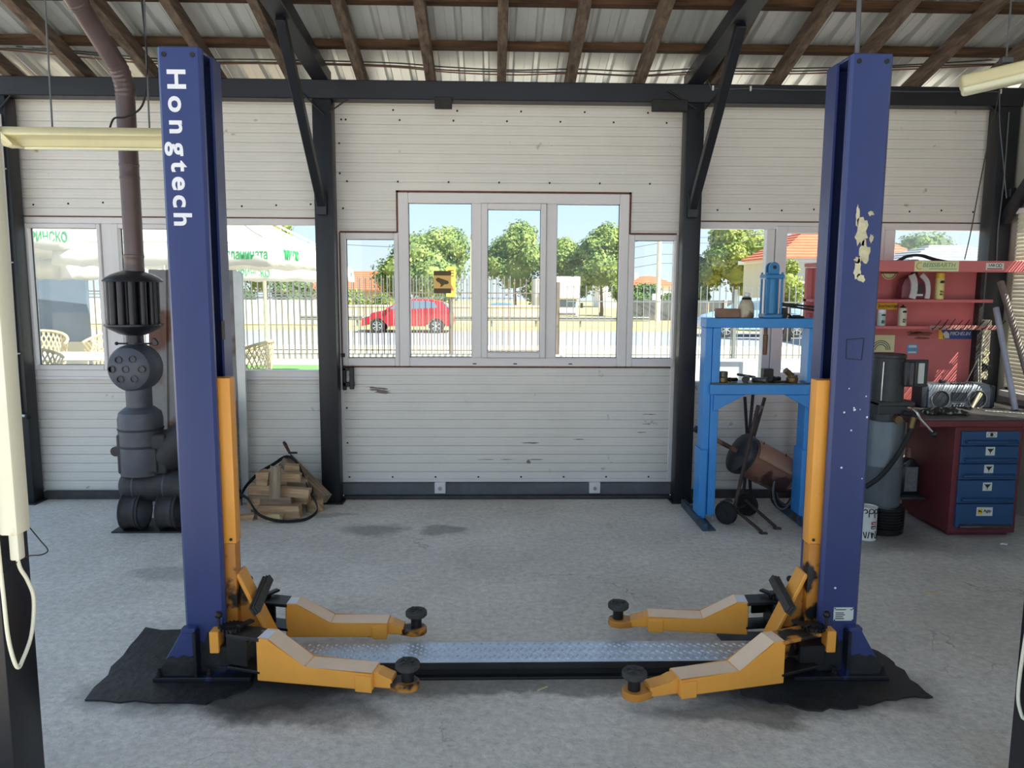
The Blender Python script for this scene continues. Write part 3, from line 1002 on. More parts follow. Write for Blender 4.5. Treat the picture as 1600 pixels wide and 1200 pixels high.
    pin = MB().cyl((bx + s * 0.012, by + 0.03, 0.26), (bx + s * 0.012, by + 0.03, 0.315), 0.006, seg=8).build('pull_pin', DARK_IRON, parent)
    MB().sphere((bx + s * 0.012, by + 0.03, 0.325), 0.017, 2).build('ball_knob', GREASE, pin)
    return arm


LP, XL = lift_post(-1.364, 1, 3.31, 'left')
lift_arm(LP, XL, 1, 3.31, True, (-1.001, 3.14), (-0.496, 3.043), (-0.349, 3.085))
lift_arm(LP, XL, 1, 3.31, False, (-0.987, 3.552), (-0.499, 3.538), (-0.366, 3.60), high=0.165, low=0.072)
RP, XR = lift_post(1.648, -1, 3.28, 'right')
lift_arm(RP, XR, -1, 3.28, True, (1.248, 3.085), (0.773, 2.973), (0.582, 2.995), clean=True)
lift_arm(RP, XR, -1, 3.28, False, (1.242, 3.542), (0.765, 3.597), (0.63, 3.67), high=0.165, low=0.072)

# lettering down the left post, worn sticker and nameplate on the right post
yf = 3.31 - 0.0006
lt = 'Hongtech'
zc = [2.512, 2.380, 2.262, 2.146, 2.043, 1.955, 1.864, 1.766]
hs = [0.112, 0.095, 0.095, 0.112, 0.072, 0.092, 0.09, 0.095]
for ch, z in zip(lt, (2.565, 2.467, 2.377, 2.289, 2.220, 2.151, 2.079, 2.005)):
    text(ch, 0.103, WHITE_LETTER, LP, (-1.292, yf, z + 0.011), (0, 0, -1), (1, 0, 0), 'letter', 1.16, 0.026)
for (bx, bz, sx, sz, sd) in ((1.555, 1.985, 0.028, 0.07, 1), (1.572, 1.90, 0.024, 0.05, 2), (1.548, 1.83, 0.016, 0.05, 3), (1.565, 1.79, 0.02, 0.02, 4), (1.535, 2.05, 0.008, 0.05, 6), (1.59, 2.06, 0.015, 0.012, 7), (1.60, 1.955, 0.01, 0.02, 8), (1.548, 1.865, 0.02, 0.015, 9)):
    rnd = random.Random(sd)
    n_ = 18
    poly = []
    for k in range(n_):
        a = 2 * math.pi * k / n_
        r = rnd.uniform(0.6, 1.15)
        poly.append((bx + sx * r * math.cos(a), bz + sz * r * math.sin(a)))
    MB().prism(poly, 3.28 - 0.0012, 3.28 + 0.001, 'y').build('worn_sticker', BARE, RP, None)
rnd = random.Random(11)
for k in range(11):
    px_, pz_ = rnd.uniform(1.52, 1.63), rnd.choice([rnd.uniform(0.95, 1.35), rnd.uniform(0.4, 1.3)])
    r = rnd.uniform(0.002, 0.0055)
    MB().prism([(px_ + r * math.cos(a) * rnd.uniform(.7, 1.3), pz_ + r * math.sin(a) * rnd.uniform(.7, 1.4)) for a in [R(60 * q) for q in range(6)]], 3.28 - 0.001, 3.281, 'y').build('paint_chip', WHITE_LETTER, RP, None)
MARK = mat('dark_scratch', (30, 30, 44), 0.6)
for a, b in (((1.520, 1.528), (1.595, 1.534)), ((1.595, 1.534), (1.590, 1.44)), ((1.590, 1.44), (1.522, 1.446)), ((1.522, 1.446), (1.520, 1.528))):
    MB().bar((a[0], 3.2795, a[1]), (b[0], 3.2795, b[1]), 0.003, 0.003, (0, 1, 0)).build('scratch_line', MARK, RP, None)
npl = MB(0.001).box((1.535, 3.277, 0.262), (1.625, 3.281, 0.325)).build('nameplate', PLATE, RP)
for k, (a, b, z) in enumerate(((1.542, 1.590, 0.315), (1.608, 1.620, 0.315), (1.542, 1.58, 0.300), (1.542, 1.586, 0.291), (1.542, 1.578, 0.282), (1.542, 1.582, 0.273))):
    MB().box((a, 3.2762, z - 0.002), (b, 3.277, z + 0.0015)).build('print_line', MARK, npl, None)
for a in (1.539, 1.621):
    for z in (0.266, 0.321):
        MB().sphere((a, 3.276, z), 0.0035, 1).build('rivet', DARK_IRON, npl)
MB(0.002).box((-1.188, 3.42, 1.505), (-1.186, 3.46, 1.59)).build('limit_plate', DARK_IRON, LP)
# conduit rising from the right post top to the roof
tag(MB().cyl((1.515, 3.33, 2.70), (1.505, 3.36, zr(3.36)), 0.010, seg=8).build('conduit_pipe', GREY_STEEL), 'thin metal conduit rising from the right lift post', 'conduit')

# floor cover plate between the posts
TREAD = mat('tread_plate_steel', (190, 198, 210), 0.36, 0.55, 0.12, 5, 0.05, 30)
cv = thing('floor_cover', 'diamond tread steel cover bridging the floor between the lift posts', 'floor plate', (0.14, 3.39, 0))
a_, b_ = -0.87, 1.13
MB(0.001).box((-1.06, 3.288, 0.070), (1.34, 3.478, 0.075)).build('cover_plate', TREAD, cv, None)
MB(0.001).box((-1.06, 3.286, 0.040), (1.34, 3.292, 0.0698)).build('front_lip', DARK_IRON, cv, None)
MB(0.001).box((-1.06, 3.293, 0.0), (1.34, 3.305, 0.0398)).build('front_skirt', GREASE, cv, None)
MB(0.001).box((-1.06, 3.470, 0.0), (1.34, 3.478, 0.0698)).build('back_skirt', GREASE, cv, None)
MB(0.003).box((-1.02, 3.262, 0.0), (1.30, 3.291, 0.012)).build('edge_strip', GREASE, cv)
loz = MB()
i = 0
xx = -1.04
while xx < 1.32:
    j = 0
    yv = 3.305 + (0.017 if i % 2 else 0)
    while yv < 3.47:
        an = R(45 if (i + j) % 2 else -45)
        M = Matrix.Translation((xx, yv, 0.075)) @ Matrix.Rotation(an, 4, 'Z')
        loz._add([M @ Vector(p) for p in ((-0.013, 0, 0), (0, -0.005, 0), (0.013, 0, 0), (0, 0.005, 0), (0, 0, 0.006))], [(0, 1, 4), (1, 2, 4), (2, 3, 4), (3, 0, 4)])
        yv += 0.034
        j += 1
    xx += 0.021
    i += 1
tag(loz.build('tread_pattern', TREAD, cv, None), kind='stuff')

# ---------------------------------------------------------------- outside: ground, road, fence
GZ = -0.2
SAND = mat('pale_sandy_ground', (214, 200, 172), 0.9, 0, 0.12, 0.8, 0.2, 20)
PAVE = mat('pale_paving', (200, 194, 180), 0.9, 0, 0.10, 1.2, 0.1, 20)
DRY = mat('dry_grass', (196, 172, 112), 0.95, 0, 0.25, 1.5, 0.5, 25, ((150, 140, 80), 0.42, 3.0))
ASPHALT = mat('pale_asphalt', (142, 142, 150), 0.85, 0, 0.08, 2, 0.2, 60)  # the road's own light bluish grey
TURF = mat('green_turf', (96, 168, 74), 0.9, 0, 0.2, 6, 0.4, 60)
WHITE_PAINT = mat('white_paint_outdoors', (230, 228, 222), 0.6, 0, 0.05, 3)
CREAM = mat('cream_render', (214, 200, 168), 0.85, 0, 0.08, 1.2)


def ground(name, label, cat, x0, y0, x1, y1, m, z=GZ, th=0.3):
    return tag(MB().box((x0, y0, z - th), (x1, y1, z)).build(name, m, None, None), label, cat, kind='structure')


ground('ground_yard', 'pale paved yard outside the workshop', 'ground', -40, 6.42, 40, 21.2, PAVE)
ground('ground_forecourt', 'pale paved forecourt around the workshop', 'ground', -40, -40, -3.95, 6.42, PAVE)
ground('ground_side', 'pale paved strip beside the workshop', 'ground', 4.2, -40, 40, 6.42, PAVE)
ground('ground_front', 'pale paved apron in front of the workshop', 'ground', -3.95, -40, 4.2, -3.2, PAVE)
ground('verge_near', 'sandy verge between fence and road', 'ground', -60, 21.2, 60, 25.4, SAND)
ground('road', 'grey asphalt road running past the yard', 'road', -80, 25.4, 80, 33.4, ASPHALT)
ground('verge_far', 'dry yellow grass beyond the road', 'ground', -80, 33.4, 80, 100, DRY, GZ + 0.02)
ground('turf_strip', 'bright green turf strip by the yard fence', 'ground', -12, 17.4, -3.0, 18.7, TURF, GZ + 0.03, 0.03)
tag(MB(0.01).box((-14, 20.55, GZ), (1.9, 20.95, GZ + 0.12)).build('kerb', PAVE, None, None), 'low concrete kerb under the left yard fence', 'kerb')
tag(MB(0.01).box((1.9, 20.2, GZ), (14, 20.5, GZ + 0.06)).build('kerb', PAVE, None, None), 'low concrete kerb under the right yard fence', 'kerb')

BARM = mat('painted_fence_bar', (112, 98, 84), 0.6, 0.2, 0.2, 3)
BARG = mat('grey_fence_bar', (118, 122, 120), 0.55, 0.3, 0.15, 3)


def fence(label, x0, x1, y, z0, z1, rails, step, bw, m, posts=(), spear=0.07):
    f = thing('bar_fence', label, 'fence', ((x0 + x1) / 2, y, GZ))
    b = MB()
    b.box((-bw / 2, -bw / 2, z0), (bw / 2, bw / 2, z1 - spear))
    b._add([(-bw * .9, -bw * .4, z1 - spear), (bw * .9, -bw * .4, z1 - spear), (bw * .9, bw * .4, z1 - spear), (-bw * .9, bw * .4, z1 - spear), (0, 0, z1)], [(0, 1, 4), (1, 2, 4), (2, 3, 4), (3, 0, 4), (3, 2, 1, 0)])
    me = b.mesh('bar', m)
    x = x0
    while x <= x1:
        place('bar', me, f, (x, y, 0))
        x += step
    for z in rails:
        MB().box((x0, y - 0.012, z - 0.014), (x1, y + 0.012, z + 0.014)).build('rail', m, f, None)
    for px_ in posts:
        MB(0.004).box((px_ - 0.045, y - 0.045, GZ), (px_ + 0.045, y + 0.045, z1 - 0.1)).build('post', m, f)
    return f


fence('tall spear-topped bar fence left of the thick gate post', -11.9, 1.75, 20.75, GZ + 0.12, 1.95, (0.02, 1.55), 0.158, 0.026, BARM, (-9.0, -4.6, -1.1, 1.75))
fence('sliding bar gate standing in front of the tall fence', -7.6, 0.55, 20.3, GZ + 0.05, 2.02, (-0.05, 1.42), 0.152, 0.024, BARG, ())
fence('lower spear-topped bar fence right of the thick gate post', 1.95, 13.8, 20.35, GZ + 0.05, 1.78, (-0.05, 1.35), 0.168, 0.022, BARG, (6.4, 10.5))
sg = thing('yellow_sign', 'small yellow notice fixed to the bar fence', 'sign', (-1.08, 20.2, 1.55))
MB(0.003).box((-1.20, 20.225, 1.45), (-0.96, 20.287, 2.22)).build('sign_plate', mat('bright_yellow_sign', (246, 206, 60), 0.5), sg)
for z in (1.98, 2.05, 2.12):
    MB().box((-1.15, 20.212, z), (-1.0, 20.22, z + 0.025)).build('printed_line', BROWN, sg, None)
MB().prism([(-1.14, 1.62), (-1.0, 1.62), (-1.07, 1.78)], 20.212, 20.22, 'y').build('printed_triangle', mat('red_print', (190, 60, 50), 0.5), sg, None)

# low walls and guard rail beyond the road
lw = thing('garden_wall', 'low cream wall behind the red car', 'wall', (-5, 41, GZ))
for i in range(10):
    MB(0.01).box((-13 + i * 1.55, 41, GZ), (-13 + i * 1.55 + 1.53, 41.2, 0.62)).build('wall_panel', CREAM, lw, None)
MB(0.01).box((-13.05, 40.95, 0.62), (2.5, 41.25, 0.70)).build('coping', WHITE_PAINT, lw, None)
ww = thing('white_panel_fence', 'long white panelled fence across the road on the left', 'fence', (-14, 37, GZ))
for i in range(10):
    MB(0.01).box((-20.5 + i * 1.3, 37, GZ + 0.1), (-20.5 + i * 1.3 + 1.27, 37.1, 1.02)).build('white_panel', WHITE_PAINT, ww, None)
for z in (1.08, 1.24):
    MB().box((-20.5, 37.0, z), (-7.5, 37.06, z + 0.05)).build('rail', BARG, ww, None)
dw = thing('dark_fence', 'grey sheet fence behind the utility pole', 'fence', (11, 44, GZ))
for i in range(9):
    MB(0.01).box((7.6 + i * 0.95, 44, GZ), (7.6 + i * 0.95 + 0.9, 44.06, 0.98)).build('sheet', GREY_STEEL, dw, None)
for i in range(5):
    MB(0.01).box((7.5 + i * 1.9, 43.9, GZ), (7.5 + i * 1.9 + 0.14, 44.1, 1.05)).build('post', WHITE_PAINT, dw, None)
gr = thing('guard_rail', 'grey roadside guard rail behind the red car', 'guard rail', (0, 36.5, GZ))
MB(0.01).prism([(36.5, 0.10), (36.45, 0.14), (36.5, 0.20), (36.45, 0.26), (36.5, 0.32), (36.53, 0.32), (36.53, 0.10)], -9, 7.4, 'x').build('rail_beam', BARG, gr, None)
for i in range(8):
    MB().box((-8.5 + i * 2.1, 36.54, GZ), (-8.4 + i * 2.1, 36.62, 0.30)).build('post', BARG, gr, None)

# ---------------------------------------------------------------- trees and bushes
def leaf_mat(name, a, b):
    m = bpy.data.materials.new(name)
    m.use_nodes = True
    n = m.node_tree.nodes
    l = m.node_tree.links
    p = n['Principled BSDF']
    p.inputs['Roughness'].default_value = 0.6
    tcn = n.new('ShaderNodeTexCoord')
    nz = n.new('ShaderNodeTexNoise')
    nz.inputs['Scale'].default_value = 1.1
    nz.inputs['Detail'].default_value = 8
    l.new(tcn.outputs['Object'], nz.inputs['Vector'])
    r = n.new('ShaderNodeValToRGB')
    r.color_ramp.elements[0].position = 0.36
    r.color_ramp.elements[1].position = 0.64
    r.color_ramp.elements[0].color = (*lin(*a), 1)
    r.color_ramp.elements[1].color = (*lin(*b), 1)
    l.new(nz.outputs['Fac'], r.inputs[0])
    l.new(r.outputs[0], p.inputs['Base Color'])
    tr = n.new('ShaderNodeBsdfTranslucent')
    l.new(r.outputs[0], tr.inputs[0])
    mx = n.new('ShaderNodeMixShader')
    mx.inputs[0].default_value = 0.35
    l.new(p.outputs[0], mx.inputs[1])
    l.new(tr.outputs[0], mx.inputs[2])
    l.new(mx.outputs[0], n['Material Output'].inputs[0])
    MATS[name] = m
    return m


LEAF = leaf_mat('green_leaves', (88, 118, 60), (164, 178, 98))
LEAF2 = leaf_mat('deep_green_leaves', (74, 104, 62), (126, 148, 86))
LEAF3 = leaf_mat('yellow_green_leaves', (112, 138, 56), (172, 178, 88))
BARK = mat('tree_bark', (112, 96, 80), 0.9, 0, 0.2, 6, 0.5, 20)


def tree(label, x, y, ztop, hw, zbot, m, seed, n=4200, leaf=0.2, name='leafy_tree', cat='tree', lobes=9, trunk=True, zb=GZ):
    rnd = random.Random(seed)
    t = thing(name, label, cat, (x, y, zb))
    h = ztop - zbot
    blobs = [(Vector((0, 0, zbot + h * 0.52)), hw * 0.72, h * 0.40)]
    for k in range(lobes):
        a = 2.4 * k + rnd.uniform(-.4, .4)
        lz = rnd.uniform(0.2, 0.82)
        rr = hw * (0.62 if lz < 0.6 else 0.38)
        br = hw * rnd.uniform(0.32, 0.46)
        blobs.append((Vector((rr * math.cos(a), rr * math.sin(a), zbot + h * lz)), br, min(br, h * 0.22)))
    tp = hw * 0.42
    blobs.append((Vector((rnd.uniform(-.2, .2) * hw, 0, ztop - h * 0.16)), tp, h * 0.16))
    vs, fs = [], []
    for c in range(n):
        p, r, rz = blobs[rnd.randrange(len(blobs))]
        u = Vector((rnd.gauss(0, 1), rnd.gauss(0, 1), rnd.gauss(0, 1))).normalized()
        sh = rnd.uniform(0.72, 1.06)
        q = p + Vector((u.x * r, u.y * r, u.z * rz)) * sh
        s = leaf * rnd.uniform(0.6, 1.25)
        nn = (u + Vector((rnd.uniform(-.7, .7), rnd.uniform(-.7, .7), rnd.uniform(-.3, .9)))).normalized()
        tx = nn.orthogonal().normalized()
        tx.rotate(Matrix.Rotation(rnd.uniform(0, 6.28), 3, nn))
        ty = nn.cross(tx)
        o = len(vs)
        vs += [q - tx * s * .5, q + ty * s * .32 + nn * s * .08, q + tx * s * .5, q - ty * s * .32 + nn * s * .08]
        fs.append((o, o + 1, o + 2, o + 3))
    for p, r, rz in blobs:   # leafy mass inside
        bm = bmesh.new()
        bmesh.ops.create_icosphere(bm, subdivisions=2, radius=1)
        o = len(vs)
        for v in bm.verts:
            k = 0.74 + 0.2 * noise.noise(v.co * 2.5 + p)
            vs.append(p + Vector((v.co.x * r * k, v.co.y * r * k, v.co.z * rz * k)))
        fs += [tuple(o + v.index for v in f.verts) for f in bm.faces]
        bm.free()
    me = bpy.data.meshes.new('crown')
    me.from_pydata([v + Vector((x, y, 0)) for v in vs], [], fs)
    me.materials.append(m)
    cr = place('crown', me, t)
    if trunk:
        MB().tube([(x, y, zb), (x + 0.05, y, zb + (zbot - zb) * 0.6), (x - 0.04, y, zbot + h * 0.35)], 0.1, 8, rs=[0.16, 0.12, 0.07]).build('trunk', BARK, t)
    return t


tree('broad tree behind the red car', -4.0, 49, 5.35, 3.5, -0.1, LEAF, 2, 8500, 0.24, lobes=13)
tree('round dense tree left of the white truck', 1.45, 51, 6.0, 2.3, 0.2, LEAF, 3, 6000, 0.24, lobes=11)
tree('lower tree just right of the white truck', 4.7, 52, 5.0, 1.9, 0.5, LEAF, 4, 4800, 0.24)
tree('tall tree with visible trunk left of the utility pole', 7.0, 50, 5.85, 2.05, 0.4, LEAF, 5, 6000, 0.24, lobes=11)
tree('small round tree behind the orange roofed house', -7.6, 62, 4.0, 1.6, 1.2, LEAF2, 6, 2500, 0.28)
tree('tall bright tree behind the blue press', 15.3, 49, 6.6, 2.5, 0.6, LEAF3, 7, 6500, 0.24, lobes=13)
tree('smaller dark tree beside the black door column', 12.9, 50, 3.9, 1.3, 0.3, LEAF2, 8, 3000, 0.24)
tree('yellow green tree in front of the beige house', 10.75, 28.0, 2.75, 0.62, 0.9, LEAF3, 9, 2600, 0.13)
tree('pale tree seen above the right end of the red shelf', 22.5, 40, 4.6, 2.6, 0.8, LEAF2, 10, 3500, 0.22)
tree('tall tree glimpsed above the white parasol', -13.6, 47, 6.4, 2.3, 1.0, LEAF3, 12, 4000, 0.24)
for i, (x, y, zt, hw) in enumerate(((-17.5, 43, 1.95, 1.9), (-14.3, 43, 1.85, 1.9), (-11.4, 45, 1.95, 1.7))):
    tree(['leftmost', 'middle', 'rightmost'][i] + ' of three dark hedge bushes behind the white panelled fence', x, y, zt, hw, -0.25, LEAF2, 20 + i, 2200, 0.2, 'hedge_bush', 'bush', 8, False)
for i, (x, y, zt, hw) in enumerate(((-8.3, 44, 1.5, 1.5), (-6.1, 44, 1.3, 1.2))):
    tree(['larger', 'smaller'][i] + ' leafy bush above the low cream wall', x, y, zt, hw, -0.25, LEAF3, 30 + i, 2400, 0.2, 'bush', 'bush', 8, False)
for i, (x, y, zt, hw) in enumerate(((9.3, 47, 1.95, 1.3), (11.2, 47, 1.75, 1.2))):
    tree(['left', 'right'][i] + ' bush over the grey sheet fence by the pole', x, y, zt, hw, -0.25, LEAF2, 40 + i, 2400, 0.2, 'bush', 'bush', 8, False)

# ---------------------------------------------------------------- houses
ROOF_T = mat('red_roof_tile', (206, 110, 78), 0.75, 0, 0.15, 3, 0.2, 20)
ROOF_G = mat('grey_roof_tile', (156, 156, 162), 0.75, 0, 0.12, 3, 0.2, 20)
PANE_D = mat('far_window_pane', (70, 84, 98), 0.15)
BEIGE = mat('beige_house_wall', (212, 204, 184), 0.85, 0, 0.05, 1)


def tiled_roof(name, parent, ridge, e0, e1, zr_, ze, y0, y1, m, rows=9):
    """Two-slope roof, ridge along y or hip; each tile course is a strip of its own."""
    for side in (0, 1):
        xe = e0 if side == 0 else e1
        for k in range(rows):
            a, b = k / rows, (k + 1) / rows
            xa, xb = ridge + (xe - ridge) * a, ridge + (xe - ridge) * b
            za, zb_ = zr_ + (ze - zr_) * a, zr_ + (ze - zr_) * b
            MB().prism([(xa, za), (xb, zb_ + 0.04), (xb, zb_ - 0.02), (xa, za - 0.05)], y0, y1, 'y').build(name, m, parent, None)


def hip_roof(parent, x0, x1, y0, y1, ze, zt, m, rows=10, inset=None):
    """Hip roof built of tile courses, each course a ring of its own."""
    cx0, cx1 = x0 + (y1 - y0) / 2, x1 - (y1 - y0) / 2
    cy = (y0 + y1) / 2
    for k in range(rows):
        a, b = k / rows, (k + 1) / rows
        def rect(t, z):
            return [(x0 + (cx0 - x0) * t, y0 + (cy - y0) * t, z), (x1 + (cx1 - x1) * t, y0 + (cy - y0) * t, z), (x1 + (cx1 - x1) * t, y1 + (cy - y1) * t, z), (x0 + (cx0 - x0) * t, y1 + (cy - y1) * t, z)]
        za, zb_ = ze + (zt - ze) * a, ze + (zt - ze) * b
        A = rect(a, za + 0.05)
        B = rect(min(b, 0.999), zb_)
        C = rect(a, za - 0.03)
        mb = MB()
        mb._add(A + B + C, [(i, (i + 1) % 4, 4 + (i + 1) % 4, 4 + i) for i in range(4)] + [(8 + i, 8 + (i + 1) % 4, (i + 1) % 4, i) for i in range(4)])
        mb.build('tile_course', m, parent, None)


h1 = thing('beige_house', 'beige house with a red tiled hip roof at the right', 'house', (15, 33, GZ))
MB().box((12.3, 33.0, GZ), (19.4, 38, 2.85)).build('wall', BEIGE, h1, None)
MB().box((12.1, 32.7, 2.82), (19.6, 38.3, 3.0)).build('eaves', WHITE_PAINT, h1, None)
hip_roof(h1, 11.9, 18.3, 32.5, 37.2, 2.98, 4.55, ROOF_T, 12)
h2 = thing('grey_roofed_house', 'house with a grey tiled roof above the red shelf', 'house', (15.5, 25, GZ))
MB().box((12.6, 23.6, GZ), (17.4, 28, 2.35)).build('wall', BEIGE, h2, None)
hip_roof(h2, 12.3, 17.6, 23.3, 27.6, 2.4, 3.15, ROOF_G, 8)
h3 = thing('orange_roofed_house', 'low house with an orange tiled roof behind the cream wall', 'house', (-9, 55, GZ))
MB().box((-13, 55, GZ), (-6.6, 59, 1.4)).build('wall', BEIGE, h3, None)
hip_roof(h3, -13.4, -6.0, 54.6, 59.4, 1.4, 2.75, ROOF_T, 9)
h4 = thing('white_gabled_house', 'distant white house with a steep red roof', 'house', (9, 70, GZ))
MB().box((9.6, 70, GZ), (12.4, 74, 2.2)).build('wall', WHITE_PAINT, h4, None)
for k in range(6):
    a, b = k / 6, (k + 1) / 6
    for s_ in (-1, 1):
        MB().prism([(11 + s_ * 1.6 * a, 3.6 - 1.6 * a), (11 + s_ * 1.6 * b, 3.6 - 1.6 * b + .05), (11 + s_ * 1.6 * b, 3.6 - 1.6 * b - .05), (11 + s_ * 1.6 * a, 3.6 - 1.6 * a - .08)], 69.8, 74.2, 'y').build('tile_course', ROOF_T, h4, None)
h5 = thing('red_roofed_house', 'distant low house with a flat red roof by the pole', 'house', (14, 72, GZ))
MB().box((12.6, 72, GZ), (16.8, 76, 1.9)).build('wall', WHITE_PAINT, h5, None)
hip_roof(h5, 12.3, 17.2, 71.7, 76.0, 1.9, 2.75, ROOF_T, 5)
MB(0.01).box((13.4, 73.5, 2.3), (13.8, 73.9, 3.0)).build('chimney', WHITE_PAINT, h5)

# utility pole with wires
up = thing('utility_pole', 'pale concrete utility pole with overhead wires', 'pole', (9.1, 42.6, GZ))
MB().tube([(9.1, 42.6, GZ), (9.1, 42.6, 6.5)], 0.12, 10, rs=[0.15, 0.10]).build('pole', mat('pale_concrete', (206, 200, 186), 0.9), up)
MB(0.01).box((8.75, 42.4, 1.0), (8.98, 42.5, 1.35)).build('meter_box', WHITE_PAINT, up)
WIRE = mat('dark_wire', (70, 74, 80), 0.6)
for z0, z1 in ((4.4, 3.6), (4.1, 3.2), (3.5, 2.7), (3.0, 2.3)):
    MB().tube([(9.1, 42.6, z0), (6.5, 43, z0 - 0.45), (4.0, 44, z1 - 0.1)], 0.012, 5).build('wire', WIRE, up)
    MB().tube([(9.1, 42.6, z0), (12, 42, z0 - 0.02), (20, 40, z0 + 0.5)], 0.012, 5).build('wire', WIRE, up)
tag(MB().tube([(-4.2, 16, 2.62), (-3.2, 16, 2.57), (-2.4, 16, 2.53), (-1.4, 16, 2.50)], 0.006, 5).build('string_wire', WIRE), 'thin wire strung across the sky behind the left door window', 'wire')
tp_ = thing('street_post', 'thin yellowish post in front of the broad tree', 'post', (-1.05, 38, GZ))
MB().cyl((-1.05, 38, GZ), (-1.05, 38, 4.2), 0.045, seg=8).build('post', CREAM, tp_)
MB().cyl((-1.05, 38, 4.2), (-0.8, 37.8, 4.3), 0.03, seg=8).build('arm', CREAM, tp_)


# ---------------------------------------------------------------- cars
TYRE = mat('tyre', (40, 40, 42), 0.8)
RIM = mat('alloy_rim', (196, 198, 200), 0.35, 0.6)
CARGLASS = mat('car_glass', (92, 112, 134), 0.08, 0.0, 0.05, 3)
LAMP_GLASS = mat('headlamp', (220, 226, 232), 0.15)


def car(label, cx, y, paint, Lc=3.75, W=1.62, H=1.42, flip=1, z=GZ, name='hatchback_car'):
    """Hatchback seen from its side, nose towards -X when flip=1."""
    t = thing(name, label, 'car', (cx, y + W / 2, z))
    fx = lambda u: cx + flip * (u - 0.5) * Lc
    P_ = lambda pts: [(fx(u), z + v * H) for u, v in pts]
    lower = [(0.0, 0.20), (0.005, 0.42), (0.05, 0.53), (0.13, 0.60), (0.26, 0.67), (0.50, 0.70), (0.80, 0.72), (0.965, 0.70), (0.99, 0.55), (1.0, 0.30), (0.985, 0.18)]
    def arch(c):
        return [(c + 0.098 * math.cos(a), 0.20 + 0.255 * math.sin(a)) for a in [R(8 + 23.4 * i) for i in range(8)]]
    pl = lower + arch(0.815) + arch(0.175)
    body = MB(0.02, 2).prism(P_(pl), y + 0.02, y + W - 0.02, 'y').build('body', paint, t, 40)
    cab = [(0.245, 0.655), (0.40, 0.94), (0.47, 0.985), (0.60, 1.0), (0.76, 0.985), (0.875, 0.93), (0.965, 0.70)]
    mb = MB()
    n_ = len(cab)
    A, B = P_(cab), P_([(0.30, 0.60)])
    vs = []
    for yy, ins in ((y + 0.05, 0), (y + W - 0.05, 0)):
        for (px_, pz) in A:
            tuck = 0.17 * max(0, (pz - z) / H - 0.66) / 0.34
            vs.append((px_, yy + (tuck if yy < y + W / 2 else -tuck), pz))
    mb._add(vs, [tuple(range(n_)), tuple(range(n_, 2 * n_))[::-1]] + [(i, n_ + i, n_ + i + 1, i + 1) for i in range(n_ - 1)])
    mb.build('cabin', paint, t, 40)
    def side_glass(pts):
        q = []
        for u, v in pts:
            tuck = 0.17 * max(0, v - 0.66) / 0.34
            q.append((fx(u), y + 0.05 + tuck - 0.012, z + v * H))
        m2 = MB()
        k = len(q)
        m2._add(q + [(a, b + 0.01, c) for a, b, c in q], [tuple(range(k)), tuple(range(k, 2 * k))[::-1]] + [(i, (i + 1) % k, k + (i + 1) % k, k + i) for i in range(k)])
        m2.build('side_window', CARGLASS, t, None)
    side_glass([(0.30, 0.70), (0.415, 0.92), (0.53, 0.955), (0.53, 0.71)])
    side_glass([(0.55, 0.71), (0.55, 0.955), (0.72, 0.945), (0.80, 0.90), (0.83, 0.75)])
    for (a, b) in (((0.262, 0.665), (0.398, 0.915)), ((0.885, 0.905), (0.955, 0.715))):
        (ua, va), (ub, vb) = a, b
        ta, tb = 0.17 * max(0, va - 0.66) / 0.34, 0.17 * max(0, vb - 0.66) / 0.34
        o = -0.015 if a[0] < 0.5 else 0.015
        MB()._add([], []) if False else None
        m3 = MB()
        m3._add([(fx(ua) + flip * o, y + 0.13 + ta, z + va * H + .01), (fx(ua) + flip * o, y + W - 0.13 - ta, z + va * H + .01), (fx(ub) + flip * o, y + W - 0.13 - tb, z + vb * H + .01), (fx(ub) + flip * o, y + 0.13 + tb, z + vb * H + .01)], [(0, 1, 2, 3)])
        m3.build('windscreen' if a[0] < 0.5 else 'rear_window', CARGLASS, t, None)
    for c in (0.175, 0.815):
        for yy, s_ in ((y + 0.03, -1), (y + W - 0.03, 1)):
            cxw = fx(c)
            r = 0.205 * H
            Mx = Matrix.Translation((cxw, yy, z + r)) @ Matrix.Rotation(R(90), 4, 'X')
            wl_ = MB().lathe([(0.6 * r, -0.08), (r * 0.96, -0.09), (r, -0.06), (r, 0.06), (r * 0.96, 0.09), (0.6 * r, 0.08)], Mx, 24, cap=True).build('wheel', TYRE, t)
            if s_ < 0:
                MB().lathe([(0.0, 0.095), (0.12 * r, 0.1), (0.14 * r, 0.092)], Mx, 12).build('hub_cap', RIM, wl_)
                for k in range(6):
                    MB().box((-0.07 * r, 0.1 * r, 0.086), (0.07 * r, 0.62 * r, 0.096), Mx @ Matrix.Rotation(R(60 * k), 4, 'Z')).build('spoke', RIM, wl_, None)
                MB().lathe([(0.60 * r, 0.085), (0.60 * r, 0.098), (0.66 * r, 0.098), (0.66 * r, 0.085)], Mx, 24, cap=False).build('rim_ring', RIM, wl_)
    MB(0.01).prism(P_([(0.005, 0.43), (0.05, 0.525), (0.11, 0.575), (0.10, 0.50)]), y + 0.0, y + 0.3, 'y').build('headlamp', LAMP_GLASS, t)
    MB(0.01).prism(P_([(0.965, 0.68), (0.992, 0.55), (0.965, 0.50), (0.945, 0.60)]), y + 0.005, y + 0.25, 'y').build('tail_lamp', mat('tail_lamp_red', (190, 60, 56), 0.3), t)
    MB(0.005).prism(P_([(0.29, 0.24), (0.70, 0.24), (0.70, 0.20), (0.29, 0.20)]), y + 0.008, y + 0.05, 'y').build('side_skirt', paint, t)
    MB(0.004).prism(P_([(0.765, 0.64), (0.815, 0.64), (0.815, 0.615), (0.765, 0.615)]), y + 0.004, y + 0.03, 'y').build('door_handle', paint, t)
